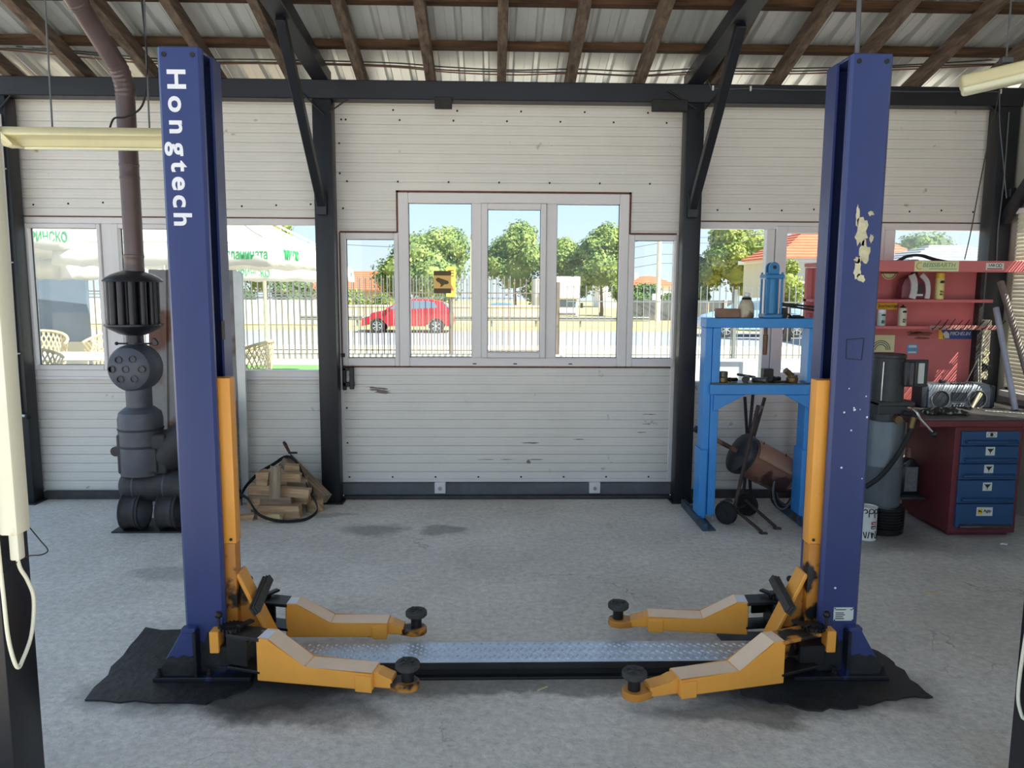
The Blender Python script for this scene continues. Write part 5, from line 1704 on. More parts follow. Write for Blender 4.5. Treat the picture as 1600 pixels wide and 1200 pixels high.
fr2 = thing('fluorescent_lamp', 'sealed fluorescent lamp hanging at the top right corner', 'lamp', (2.9, 4.3, 2.9))
p0, p1 = Vector((2.56, 4.35, 2.86)), Vector((3.42, 3.95, 3.02))
dd = (p1 - p0)
MB(0.018, 3).bar(p0, p1, 0.13, 0.07).build('housing', LAMPY, fr2)
MB(0.018, 3).bar(p0 + Vector((0.01, 0, -0.032)), p1 + Vector((-0.01, 0, -0.042)), 0.11, 0.06).build('diffuser', TUBEW, fr2)
for k in (0.06, 0.35, 0.65):
    MB(0.002).bar(p0 + dd * k + Vector((0.0, -0.05, -0.02)), p0 + dd * k + Vector((0.02, -0.05, -0.02)), 0.012, 0.03).build('clip', GREY_STEEL, fr2)
pw = p0 + dd * 0.22
MB().cyl(pw + Vector((0, 0, 0.03)), (pw.x, pw.y, zr(pw.y) + 0.1), 0.005, seg=6).build('hanging_wire', GREY_STEEL, fr2)
MB(0.004).box((pw.x - 0.03, pw.y - 0.02, pw.z + 0.05), (pw.x + 0.03, pw.y + 0.02, pw.z + 0.08)).build('hook_block', GREY_STEEL, fr2)

CAB = mat('old_cable_sheath', (58, 52, 46), 0.6, 0, 0.3, 6)
CABR = mat('reddish_cable_sheath', (120, 70, 50), 0.6, 0, 0.2, 6)
base = [(-3.9, 3.49), (-3.609, 3.475), (-3.011, 3.442), (-2.455, 3.402), (-1.753, 3.402), (-0.81, 3.393), (-0.336, 3.36), (0.141, 3.352), (0.62, 3.362), (1.101, 3.35), (1.583, 3.371), (2.31, 3.388), (3.04, 3.42), (3.9, 3.47)]
for k, (dz, m, lab) in enumerate(((0.0, CAB, 'topmost of three old cables strung along the eaves under the roof'), (-0.018, CAB, 'middle of three old cables strung along the eaves under the roof'), (-0.03, CABR, 'reddish lowest cable strung along the eaves under the roof'))):
    rnd = random.Random(k)
    pts_ = [(x, 6.03 + 0.008 * k, z + dz + rnd.uniform(-0.008, 0.008)) for x, z in base]
    tag(MB().tube(smooth_path(pts_, 5), 0.005, 6).build('eaves_cable', m), lab, 'cable')
tag(MB().tube(smooth_path([(3.75, 5.85, 3.38), (3.735, 5.85, 3.15), (3.66, 5.85, 2.61), (3.62, 5.86, 2.2), (3.585, 5.86, 1.965)]), 0.004, 6).build('hanging_cable', CAB), 'thin doubled cord hanging down to the red shelf top', 'cord')
tag(MB().tube(smooth_path([(3.77, 5.9, 3.38), (3.79, 5.9, 3.02), (3.86, 5.92, 2.7), (3.915, 5.93, 2.43)]), 0.004, 6).build('hanging_cable', GREY_STEEL), 'thin grey cord slanting to the right corner column', 'cord')

# water pipe with tap on the left corner column
wp = thing('water_pipe', 'thin white pipe with a tap on the left corner column', 'pipe', (-3.70, 6.07, 0.7))
MB().tube([(-3.685, 6.075, 3.0), (-3.70, 6.075, 1.0), (-3.70, 6.075, 0.72)], 0.012, 10).build('pipe', PVC, wp)
for z in (1.9, 1.2, 2.6):
    MB(0.002).box((-3.725, 6.06, z), (-3.675, 6.10, z + 0.012)).build('clip', PVC, wp)
tpp = MB().cyl((-3.70, 6.075, 0.72), (-3.62, 6.05, 0.715), 0.014, seg=10).build('tap_body', CHROME, wp)
MB().cyl((-3.635, 6.05, 0.715), (-3.615, 6.04, 0.713), 0.02, seg=10).build('tap_outlet', RUBBER, tpp)

# white lamp batten fixed upright on the near left post
bt = thing('lamp_batten', 'grimy white fluorescent batten fixed upright on the near left post', 'lamp', (-1.47, 2.36, 0.99))
GRIMY = mat('grimy_white_plastic', (222, 220, 200), 0.5, 0, 0.08, 4, 0.03, 30, ((150, 130, 100), 0.36, 6.0))
MB(0.008, 2).box((-1.50, 2.312, 0.985), (-1.444, 2.385, 2.20)).build('batten_body', GRIMY, bt)
MB(0.006, 2).box((-1.485, 2.33, 0.90), (-1.455, 2.365, 0.985)).build('plug', GRIMY, bt)
MB().tube(smooth_path([(-1.47, 2.345, 0.91), (-1.468, 2.352, 0.87), (-1.462, 2.375, 0.82), (-1.46, 2.395, 0.75), (-1.46, 2.37, 0.645), (-1.46, 2.315, 0.585), (-1.46, 2.29, 0.575), (-1.46, 2.27, 0.62), (-1.46, 2.255, 0.70), (-1.46, 2.25, 0.82), (-1.46, 2.245, 0.95), (-1.47, 2.245, 1.4)]), 0.006, 8).build('flex', GRIMY, bt)
MB().tube(smooth_path([(-1.5, 2.28, 0.86), (-1.46, 2.36, 0.90), (-1.43, 2.40, 0.895), (-1.425, 2.43, 0.90), (-1.44, 2.42, 0.935), (-1.45, 2.385, 0.99)]), 0.002, 5).build('tie_wire', DARK_IRON, bt)
tag(MB().tube(smooth_path([(1.79, 2.40, 2.2), (1.788, 2.405, 1.0), (1.786, 2.41, 0.7), (1.784, 2.425, 0.42), (1.786, 2.41, 0.335), (1.788, 2.38, 0.34), (1.788, 2.36, 0.6), (1.79, 2.35, 1.2), (1.792, 2.35, 2.2)]), 0.006, 8).build('cable_loop', GRIMY), 'pale flex looping down the near right post', 'cable')

# ---------------------------------------------------------------- blue shop press
PBLUE = mat('sky_blue_press_paint', (54, 140, 214), 0.35, 0, 0.10, 5, 0.03, 30, ((40, 70, 110), 0.28, 12.0))
PBLUE2 = mat('blue_cylinder_paint', (44, 122, 176), 0.3, 0.1, 0.08, 5)
BRASSY = mat('dirty_brass', (120, 98, 66), 0.4, 0.6, 0.25, 12)
STEELP = mat('worn_tool_steel', (104, 100, 98), 0.4, 0.7, 0.25, 14)
RUSTY = mat('rusty_rod', (120, 92, 74), 0.55, 0.4, 0.3, 16)
pr = thing('shop_press', 'sky blue workshop press frame with a table and hydraulic cylinder', 'press', (1.94, 5.62, 0))
PY0, PY1 = 5.56, 5.70
for x0, x1 in ((1.545, 1.645), (2.30, 2.40)):
    MB(0.004).box((x0, PY0, 0.05), (x0 + 0.05, PY1, 1.455)).build('upright', PBLUE, pr)
    MB(0.004).box((x0 + 0.052, PY0 - 0.008, 0.06), (x1 + 0.01, PY1, 1.455)).build('upright', PBLUE, pr)
    MB(0.004).box((x0 - 0.012, PY0 - 0.02, 0.04), (x0 + 0.038, PY1 + 0.01, 0.56)).build('leg_sleeve', PBLUE, pr)
    MB(0.003).prism([(x0 - 0.03, 0.0), (x0 + 0.07, 0.0), (x0 + 0.07, 0.012), (x0 + 0.005, 0.012), (x0 + 0.005, 0.06), (x0 - 0.03, 0.06)], 5.36, 6.0, 'y').build('foot', mat('worn_blue_foot', (58, 84, 104), 0.5, 0.2, 0.3, 8, 0.05, 40, ((60, 58, 58), 0.45, 9.0)), pr)
MB(0.004).box((1.542, PY0 - 0.01, 1.456), (2.41, PY1 + 0.01, 1.525)).build('top_beam', PBLUE, pr)
MB(0.004).box((1.583, PY0 - 0.035, 0.972), (2.40, PY0 - 0.012, 1.046)).build('table_beam', PBLUE, pr)
MB(0.004).box((1.583, PY1 + 0.012, 0.972), (2.40, PY1 + 0.035, 1.046)).build('table_beam', PBLUE, pr)
MB(0.003).box((1.59, PY0 - 0.03, 1.046), (2.40, PY1 + 0.03, 1.056)).build('table_plate', STEELP, pr)
MB(0.003).prism([(1.615, 0.970), (1.842, 0.970), (1.615, 0.845)], PY0 - 0.03, PY0 - 0.012, 'y').build('table_gusset', PBLUE, pr)
MB(0.003).prism([(2.36, 0.970), (2.13, 0.970), (2.36, 0.845)], PY0 - 0.03, PY0 - 0.012, 'y').build('table_gusset', PBLUE, pr)
cx = 2.033
cyl_ = MB().lathe([(0.050, 1.56), (0.050, 1.815)], at(cx, 5.63), 24).build('hydraulic_cylinder', PBLUE2, pr)
MB(0.006).box((cx - 0.068, 5.562, 1.808), (cx + 0.068, 5.698, 1.842)).build('upper_cap', PBLUE2, cyl_)
MB(0.006).box((cx - 0.068, 5.562, 1.526), (cx + 0.068, 5.698, 1.556)).build('lower_cap', PBLUE2, cyl_)
for sx in (-0.055, 0.055):
    for sy in (-0.055, 0.055):
        MB().cyl((cx + sx, 5.63 + sy, 1.545), (cx + sx, 5.63 + sy, 1.855), 0.008, seg=8).build('tie_rod', PBLUE2, cyl_)
for yv in (5.585, 5.655):
    arc = [(cx + 0.036 * math.cos(a), 1.892 + 0.036 * math.sin(a)) for a in [R(180 - 15 * i) for i in range(13)]]
    MB(0.002).prism([(cx - 0.036, 1.842)] + arc + [(cx + 0.036, 1.842)], yv, yv + 0.024, 'y').build('clevis_ear', PBLUE2, cyl_)
MB().cyl((cx + 0.0, 5.583, 1.892), (cx + 0.0, 5.5855, 1.892), 0.014, seg=14).build('clevis_hole', DARK_IRON, cyl_)
MB().lathe([(0.013, 1.254), (0.016, 1.262), (0.018, 1.40), (0.013, 1.405), (0.013, 1.46)], at(2.005, 5.63), 14).build('piston_rod', RUSTY, pr)
MB(0.004).box((2.10, 5.58, 1.526), (2.14, 5.64, 1.60)).build('valve_block', DARK_IRON, pr)
MB().tube(smooth_path([(2.12, 5.58, 1.56), (2.15, 5.57, 1.55), (2.17, 5.58, 1.535)]), 0.008, 6).build('hose_stub', DARK_IRON, pr)
# things on the press
bt_ = thing('oil_bottle', 'grimy translucent plastic bottle standing on the press top', 'bottle', (1.853, 5.63, 1.525))
GRIMP = mat('grimy_translucent_plastic', (196, 182, 158), 0.45, 0, 0.2, 10, 0.1, 30, ((120, 96, 74), 0.46, 7.0))
MB().lathe([(0.0, 1.526), (0.052, 1.526), (0.057, 1.535), (0.057, 1.60), (0.050, 1.63), (0.036, 1.655), (0.030, 1.662), (0.022, 1.672), (0.020, 1.69), (0, 1.69)], at(1.853, 5.63), 18).build('bottle_body', GRIMP, bt_)
MB().lathe([(0.032, 1.655), (0.036, 1.660), (0.030, 1.675), (0.0, 1.676)], at(1.853, 5.63), 18).build('spout_collar', DARK_IRON, bt_)
MB().lathe([(0.022, 1.684), (0.022, 1.704), (0.016, 1.708), (0, 1.708)], at(1.853, 5.63), 14).build('cap', WHITE_LETTER, bt_)
tag(MB(0.004).box((1.635, 5.585, 1.526), (1.795, 5.68, 1.592)).build('wooden_block', mat('rusty_brown_block', (142, 110, 92), 0.75, 0.1, 0.2, 10, 0.2, 30, ((110, 60, 48), 0.45, 6.0))), 'rusty brown block lying on the press top', 'block')
for i, (a, b) in enumerate((((2.095, 5.60, 1.632), (2.40, 5.61, 1.603)), ((2.11, 5.60, 1.620), (2.40, 5.63, 1.575)))):
    tag(MB(0.003).bar(a, b, 0.014, 0.016).build('pry_bar', DARK_IRON), ('upper' if i == 0 else 'lower') + ' dark pry bar sticking out over the press top', 'pry bar')
tag(MB().lathe([(0.0, 0), (0.055, 0), (0.06, 0.006), (0.055, 0.014), (0.03, 0.016), (0.028, 0.022), (0.0, 0.022)], at(2.225, 5.63, 1.526), 24).build('press_disc', DARK_IRON), 'flat dark steel disc on the press top', 'disc')
tag(MB().lathe([(0.0, 0.0), (0.040, 0.0), (0.042, 0.018), (0.040, 0.034), (0.0, 0.034)], at(1.69, 5.60, 1.057), 20).build('steel_ring', BRASSY), 'lower of two stacked brassy rings on the press table', 'ring')
tag(MB().lathe([(0.0, 0.0), (0.034, 0.0), (0.036, 0.006), (0.034, 0.012), (0.036, 0.022), (0.036, 0.040), (0.030, 0.044), (0.0, 0.044)], at(1.692, 5.60, 1.0915), 20).build('steel_ring', STEELP), 'upper of two stacked rings on the press table', 'ring')


def rod(label, p, q, r, m, name='steel_pin', cat='pin', head=None):
    t = thing(name, label, cat, p)
    MB().cyl(p, q, r, seg=14).build('shank', m, t)
    if head:
        d = (Vector(q) - Vector(p)).normalized()
        MB().cyl(Vector(p) - d * head[1], Vector(p), head[0], seg=14).build('head', m, t)
    return t


rod('dark steel pin lying left on the press table', (1.745, 5.585, 1.075), (1.80, 5.62, 1.072), 0.015, DARK_IRON, head=(0.018, 0.012))
rod('thick round pin end-on in the middle of the press table', (1.845, 5.55, 1.082), (1.875, 5.62, 1.082), 0.025, DARK_IRON, head=(0.026, 0.02))
rod('long bar lying across the press table', (1.80, 5.60, 1.112), (1.95, 5.66, 1.085), 0.010, STEELP)
rod('ribbed socket pin right of the middle of the press table', (1.985, 5.555, 1.076), (1.92, 5.62, 1.074), 0.018, STEELP, head=(0.024, 0.022))
rod('short dark pin behind the black block on the press table', (2.075, 5.62, 1.075), (2.13, 5.65, 1.075), 0.018, DARK_IRON, head=(0.025, 0.015))
tag(MB(0.004).box((1.995, 5.60, 1.057), (2.068, 5.67, 1.152)).build('steel_block', DARK_IRON), 'upright black steel block on the press table', 'block')
tag(MB(0.003).box((2.06, 5.57, 1.057), (2.16, 5.61, 1.068)).build('steel_strip', DARK_IRON), 'flat dark strip on the right of the press table', 'strip')
ft = thing('pipe_fitting', 'brassy elbow fitting standing on the right of the press table', 'fitting', (2.20, 5.60, 1.057))
MB().lathe([(0.0, 1.057), (0.04, 1.057), (0.043, 1.065), (0.043, 1.09), (0.036, 1.096), (0.038, 1.11), (0.0, 1.11)], at(2.205, 5.60), 20).build('body', BRASSY, ft)
MB().tube([(2.205, 5.60, 1.10), (2.185, 5.60, 1.118), (2.15, 5.59, 1.145)], 0.022, 14).build('elbow', BRASSY, ft)

# ---------------------------------------------------------------- hand truck with a brown grease drum
FRAME_T = mat('worn_brown_frame', (70, 58, 54), 0.6, 0.2, 0.3, 8)
DRUMB = mat('worn_brown_drum', (136, 96, 80), 0.5, 0.1, 0.22, 4, 0.05, 30, ((72, 46, 42), 0.46, 5.0))
ht = thing('hand_truck', 'two wheeled hand truck with a tilted frame beside the press', 'hand truck', (1.93, 5.55, 0))
ax0, ax1 = Vector((1.735, 5.53, 0.086)), Vector((1.965, 5.745, 0.086))
ad = (ax1 - ax0).normalized()
for c in (ax0, ax1):
    q = ad.to_track_quat('Z', 'Y').to_matrix().to_4x4()
    q.translation = c
    wv_ = MB().lathe([(0.062, -0.020), (0.080, -0.022), (0.085, -0.014), (0.085, 0.014), (0.080, 0.022), (0.062, 0.020)], q, 28).build('wheel', RUBBER, ht)
    MB().lathe([(0.0, -0.024), (0.02, -0.026), (0.024, -0.018), (0.058, -0.016), (0.063, -0.022)], q, 24, cap=False).build('hub', DARK_IRON, wv_)
MB().cyl(ax0, ax1, 0.010, seg=10).build('axle', FRAME_T, ht)
MB().strip(smooth_path([ax0 + Vector((-0.05, -0.01, 0.086)), ax0 + Vector((0.0, 0.0, 0.098)), ax0 + Vector((0.05, 0.02, 0.086))]), 0.03, 0.004, (0.6, 0.7, 0.1)).build('mudguard', FRAME_T, ht, None)
MB(0.003).bar((1.80, 5.55, 0.10), (1.985, 5.66, 0.875), 0.022, 0.022).build('side_rail', FRAME_T, ht)
MB(0.003).bar((1.955, 5.965, 0.10), (2.15, 5.99, 0.885), 0.022, 0.022).build('side_rail', FRAME_T, ht)
MB(0.003).bar((1.965, 5.65, 0.80), (2.13, 5.985, 0.815), 0.03, 0.015).build('cross_bar', DRUMB, ht)
MB(0.003).bar((1.82, 5.56, 0.18), (1.97, 5.96, 0.18), 0.02, 0.015).build('cross_bar', FRAME_T, ht)
for p, q_ in (((1.80, 5.56, 0.11), (1.93, 5.31, 0.012)), ((1.94, 5.72, 0.13), (2.07, 5.42, 0.012))):
    MB(0.003).bar(p, q_, 0.025, 0.016).build('prop_leg', FRAME_T, ht)
    MB(0.003).box((q_[0] - 0.02, q_[1] - 0.03, 0.0), (q_[0] + 0.035, q_[1] + 0.005, 0.012)).build('prop_foot', FRAME_T, ht)
gd = thing('grease_drum', 'dented brown drum with a black lid lying tilted on the hand truck', 'drum', (1.93, 5.81, 0.2))
gx = Vector((0.40, 0.05, -0.215)).normalized()
gq = gx.to_track_quat('Z', 'Y').to_matrix().to_4x4()
gq.translation = (1.93, 5.81, 0.47)
gq = gq @ Matrix.Diagonal((1.1, 1.1, 1.04, 1))
MB().lathe([(0.0, 0.0), (0.132, 0.0), (0.134, 0.02), (0.132, 0.06), (0.139, 0.20), (0.134, 0.21), (0.132, 0.36), (0.118, 0.41), (0.0, 0.415)], gq, 32).build('drum_body', DRUMB, gd)
MB().lathe([(0.0, -0.055), (0.05, -0.055), (0.13, -0.035), (0.146, -0.03), (0.15, -0.02), (0.15, 0.012), (0.143, 0.018), (0.143, 0.03), (0.133, 0.03)], gq, 32, cap=False).build('drum_lid', mat('black_lid', (44, 46, 54), 0.35, 0.1, 0.2, 6), gd)
MB().tube([Vector((1.93, 5.81, 0.47)) - gx * 0.05, Vector((1.93, 5.81, 0.47)) - gx * 0.36], 0.018, 12).build('pump_tube', DRUMB, gd)
MB().tube([Vector((1.93, 5.81, 0.47)) - gx * 0.30, Vector((1.93, 5.81, 0.47)) - gx * 0.44], 0.024, 12, rs=[0.022, 0.026]).build('pump_handle', RUBBER, gd)
sh_ = MB().lathe([(0.140, 0.05), (0.143, 0.06), (0.143, 0.34), (0.137, 0.40)], gq @ Matrix.Rotation(R(0), 4, 'Z'), 32, cap=False)
bmesh.ops.delete(sh_.bm, geom=[f for f in sh_.bm.faces if f.calc_center_median().z < (0.47 + (f.calc_center_median().x - 1.93) * -0.54) + 0.055], context='FACES')
o = sh_.build('curved_cover', mat('worn_tan_cover', (160, 122, 100), 0.45, 0.1, 0.15, 4, 0.03, 30), gd)
o.modifiers.new('t', 'SOLIDIFY').thickness = 0.004
for t_ in (0.09, 0.30):
    p = Vector((1.93, 5.81, 0.47)) + gx * t_ + Vector((0.07, -0.06, 0.125))
    MB().tube([p + Vector((-0.03, 0, -0.012)), p, p + Vector((0.0, 0, 0.022))], 0.004, 6).build('catch', DARK_IRON, gd)
cc = thing('cable_coil', 'black cable coil hanging on the end of the brown drum', 'cable', (2.24, 5.75, 0.03))
rnd = random.Random(3)
for k in range(7):
    c = Vector((2.235 + 0.008 * k + rnd.uniform(-.01, .01), 5.72 + 0.015 * k, 0.215 + rnd.uniform(-.02, .02)))
    ra, rb_ = rnd.uniform(0.07, 0.10), rnd.uniform(0.12, 0.185)
    tl = rnd.uniform(-.3, .3)
    MB().tube([c + Vector((ra * math.cos(a) * math.cos(tl), ra * math.cos(a) * math.sin(tl), rb_ * math.sin(a))) for a in [2 * math.pi * i / 28 for i in range(28)]], 0.008, 6, closed=True).build('cable_turn', RUBBER if k % 3 else mat('grey_cable', (92, 92, 94), 0.6), cc)

# steel bars leaning behind the press
for i, (a, b) in enumerate((((2.02, 6.02, 0.0), (2.14, 6.22, 1.0)), ((2.08, 5.98, 0.0), (2.06, 6.2, 0.86)))):
    tag(MB(0.003).bar(a, b, 0.025, 0.012).build('steel_bar', DARK_IRON), ('longer' if i == 0 else 'shorter') + ' dark flat bar leaning on the wall behind the hand truck', 'bar')

# ---------------------------------------------------------------- grey pump unit, paint tin
GREYP = mat('hammered_grey_paint', (104, 112, 118), 0.38, 0.2, 0.12, 8, 0.05, 80)
DGREY = mat('dark_grey_cast', (62, 64, 66), 0.5, 0.3, 0.2, 10, 0.1, 60)
pu = thing('pump_unit', 'tall dark grey cylindrical pump unit standing right of the lift post', 'pump', (2.81, 5.36, 0))
pb = [(0.0, 0.0), (0.125, 0.0), (0.14, 0.01), (0.14, 0.045)]
for k in range(7):
    z = 0.05 + k * 0.021
    pb += [(0.132, z), (0.141, z + 0.007), (0.141, z + 0.013), (0.132, z + 0.018)]
pb += [(0.13, 0.20), (0.0, 0.20)]
MB().lathe(pb, at(2.826, 5.36), 32).build('ribbed_base', mat('black_ribbed_plastic', (30, 28, 30), 0.25), pu)
MB().lathe([(0.0, 0.20), (0.122, 0.20), (0.130, 0.215), (0.131, 0.49), (0.134, 0.495), (0.134, 0.502), (0.131, 0.507), (0.133, 0.80), (0.125, 0.82), (0.0, 0.822)], at(2.796, 5.36), 32).build('tank', GREYP, pu)
MB().lathe([(0.0, 0.815), (0.10, 0.815), (0.10, 0.875), (0.0, 0.875)], at(2.79, 5.36), 24).build('pump_neck', DGREY, pu)
MB(0.006).box((2.69, 5.26, 0.87), (2.90, 5.46, 0.955)).build('pump_head', DGREY, pu)
MB(0.005).box((2.69, 5.25, 0.93), (2.945, 5.46, 0.962)).build('flange', DGREY, pu)
MB().lathe([(0.0, 0.955), (0.108, 0.96), (0.108, 1.265), (0.104, 1.28), (0.09, 1.285), (0.0, 1.288)], at(2.796, 5.36), 32).build('motor_housing', DGREY, pu)
MB().lathe([(0.109, 1.262), (0.112, 1.266), (0.112, 1.284), (0.104, 1.288)], at(2.796, 5.36), 32, cap=False).build('fan_cowl_rim', DGREY, pu)
bxx = MB(0.004).box((2.87, 5.27, 1.065), (3.03, 5.30, 1.255)).build('terminal_plate', DGREY, pu)
arc = [(2.845 + 0.105 * (i / 10), 5.268 - 0.055 * math.sin(math.pi * i / 10)) for i in range(11)]
MB(0.002).prism(arc, 1.08, 1.24).build('capacitor_cover', BLACK_ENAMEL, bxx)
MB(0.002).box((2.952, 5.255, 1.09), (2.995, 5.27, 1.232)).build('rating_label', PLATE, bxx)
MB().tube(smooth_path([(2.705, 5.255, 1.24), (2.70, 5.25, 1.1), (2.702, 5.255, 0.97)]), 0.005, 6).build('side_rod', CHROME, pu)
lv = MB().tube([(2.905, 5.22, 0.925), (2.915, 5.17, 0.90), (2.93, 5.155, 0.86), (3.02, 5.14, 0.765)], 0.008, 8).build('valve_lever', CHROME, pu)
MB().sphere((3.026, 5.138, 0.755), 0.024, 2).build('ball_knob', BLACK_ENAMEL, lv)
MB().tube(smooth_path([(2.86, 5.24, 0.885), (2.90, 5.20, 0.885), (2.905, 5.185, 0.86), (2.895, 5.18, 0.80), (2.85, 5.185, 0.68), (2.78, 5.19, 0.55), (2.70, 5.20, 0.44), (2.62, 5.23, 0.36)]), 0.017, 10).build('hose', RUBBER, pu)
MB().cyl((2.903, 5.183, 0.865), (2.89, 5.182, 0.79), 0.02, seg=12).build('hose_ferrule', BRASSY, pu)
MB().cyl((2.82, 5.22, 0.84), (2.82, 5.26, 0.84), 0.028, seg=16).build('brass_port', BRASSY, pu)
tn = thing('paint_tin', 'white tin with black brush lettering on the floor by the lift post', 'tin', (2.63, 5.19, 0))
MB().lathe([(0.0, 0.0), (0.060, 0.0), (0.062, 0.005), (0.060, 0.010), (0.060, 0.226), (0.062, 0.230), (0.062, 0.236), (0.056, 0.236), (0.055, 0.230), (0.0, 0.230)], at(2.63, 5.19), 28).build('tin_body', mat('white_tin_print', (226, 226, 222), 0.35), tn)
INK = mat('black_ink', (24, 24, 28), 0.6)


def on_tin(pts, r=0.0035):
    out = []
    for u, z in pts:
        a = R(-90) + u / 0.06
        out.append((2.63 + 0.061 * math.cos(a), 5.19 + 0.061 * math.sin(a), z))
    return out


for st_ in ([(-0.055, 0.215), (-0.04, 0.222), (-0.03, 0.205), (-0.045, 0.195)], [(-0.02, 0.17), (-0.018, 0.222), (0.0, 0.228), (0.012, 0.212), (0.0, 0.198), (-0.016, 0.2)], [(0.02, 0.165), (0.018, 0.218), (0.034, 0.226), (0.05, 0.21), (0.04, 0.196), (0.024, 0.2)], [(0.055, 0.2), (0.06, 0.222), (0.07, 0.2)],
            [(-0.05, 0.06), (-0.035, 0.02), (-0.03, 0.065)], [(-0.02, 0.02), (-0.012, 0.068)], [(0.0, 0.065), (0.008, 0.02), (0.012, 0.06), (0.034, 0.025)], [(0.03, 0.022), (0.055, 0.02), (0.03, 0.07)]):
    MB().tube(smooth_path(on_tin(st_), 4), 0.0035, 6).build('brush_lettering', INK, tn)
for z, m_, txt in ((0.128, mat('red_label', (188, 52, 48), 0.5), 'Uni'), (0.098, INK, 'color')):
    seg = [(-0.002 + 0.036 * i / 8, z) for i in range(9)]
    p_ = on_tin(seg)
    lb = MB().strip(p_, 0.022, 0.002, (0, 0, 1)).build('label_patch', m_, tn, None)
    text(txt, 0.016, WHITE_LETTER, tn, (2.63 + 0.0625 * math.cos(R(-90) + 0.27), 5.19 + 0.0635 * math.sin(R(-90) + 0.27), z), (math.cos(0.27), math.sin(0.27), 0), (0, 0, 1), 'lettering', 1, 0.01)

# ---------------------------------------------------------------- red bench with blue drawers
REDB = mat('dark_red_bench_paint', (108, 44, 50), 0.45, 0, 0.12, 4, 0.04, 30)
REDS = mat('faded_red_shelf_paint', (204, 112, 112), 0.5, 0, 0.08, 3, 0.03, 30, ((172, 84, 86), 0.3, 5.0))
DRAWB = mat('steel_blue_drawer_paint', (38, 76, 118), 0.4, 0, 0.10, 4, 0.03, 30)
TOPM = mat('worn_bench_top', (92, 88, 88), 0.55, 0.2, 0.2, 6, 0.05, 30)
wbn = thing('workbench', 'dark red workbench with a pedestal of five blue drawers', 'workbench', (3.5, 5.6, 0))
MB(0.003).box((2.955, 5.20, 0.838), (4.085, 6.0, 0.850)).build('bench_top', TOPM, wbn)
MB(0.003).box((2.955, 5.195, 0.795), (4.085, 5.22, 0.837)).build('front_rail', REDB, wbn)
MB(0.003).box((2.955, 5.225, 0.795), (2.985, 6.0, 0.837)).build('side_rail', REDB, wbn)
for x, y in ((2.97, 5.97), (4.06, 5.97), (4.06, 5.24)):
    MB(0.003).box((x - 0.02, y - 0.02, 0), (x + 0.02, y + 0.02, 0.795)).build('leg', REDB, wbn)
cb = MB(0.003).box((3.225, 5.22, 0.03), (3.705, 5.85, 0.792)).build('pedestal', REDB, wbn)
MB(0.003).box((3.25, 5.26, 0.0), (3.68, 5.8, 0.03)).build('plinth', REDB, wbn)
zs = [(0.662, 0.762), (0.536, 0.658), (0.420, 0.532), (0.250, 0.416), (0.075, 0.246)]
for k, (z0, z1) in enumerate(zs):
    dwr = MB(0.004).box((3.262, 5.198, z0), (3.672, 5.222, z1)).build('drawer', DRAWB, wbn)
    hz = z0 + 0.030 if k < 4 else z0 + 0.012
    MB(0.003).prism([(5.198, hz - 0.012), (5.172, hz - 0.010), (5.168, hz + 0.004), (5.198, hz + 0.014)], 3.285, 3.655, 'x').build('drawer_pull', DRAWB if k < 4 else STEELP, dwr)
    if k == 0:
        s_ = MB().box((3.43, 5.1965, 0.722), (3.505, 5.198, 0.760)).build('eye_sticker', PLATE, dwr, None)
        MB().lathe([(0.012, 0.0), (0.012, 0.001), (0.0, 0.001)], at(3.4675, 5.1965, 0.741) @ Matrix.Rotation(R(90), 4, 'X'), 16).build('eye_pupil', INK, s_)
        MB().tube([(3.4675 + 0.03 * math.cos(a), 5.196, 0.741 + 0.014 * math.sin(a)) for a in [2 * math.pi * i / 20 for i in range(20)]], 0.0015, 5, closed=True).build('eye_outline', BROWN, s_)
    elif k < 4:
        zc_ = z1 - 0.034 if k < 3 else z1 - 0.045
        s_ = MB().box((3.435, 5.1965, zc_ - 0.030), (3.50, 5.198, zc_ + 0.030)).build('winged_sticker', PLATE, dwr, None)
        for sg_ in (-1, 1):
            MB().prism([(3.4675, zc_ - 0.012), (3.4675 + sg_ * 0.010, zc_ + 0.0), (3.4675 + sg_ * 0.024, zc_ + 0.020), (3.4675 + sg_ * 0.008, zc_ + 0.016), (3.4675, zc_ + 0.018)], 5.1955, 5.1965, 'y').build('emblem_wing', INK, s_, None)
        MB().box((3.4655, 5.1955, zc_ - 0.022), (3.4695, 5.1965, zc_ - 0.010)).build('emblem_stem', INK, s_, None)
    else:
        s_ = MB().box((3.405, 5.1965, 0.160), (3.52, 5.198, 0.222)).build('oil_sticker', PLATE, dwr, None)
        MB().box((3.413, 5.1955, 0.172), (3.447, 5.1965, 0.212)).build('yellow_square', mat('logo_yellow', (232, 184, 40), 0.5), s_, None)
        MB().prism([(3.418, 0.184), (3.421, 0.184), (3.422, 0.190), (3.437, 0.190), (3.438, 0.184), (3.441, 0.184), (3.441, 0.196), (3.428, 0.198), (3.424, 0.203), (3.419, 0.200)], 5.1945, 5.1955, 'y').build('logo_mark', INK, s_, None)
        text('Agip', 0.030, INK, s_, (3.482, 5.1963, 0.196), (1, 0, 0), (0, 0, 1), 'lettering', 1, 0.02)
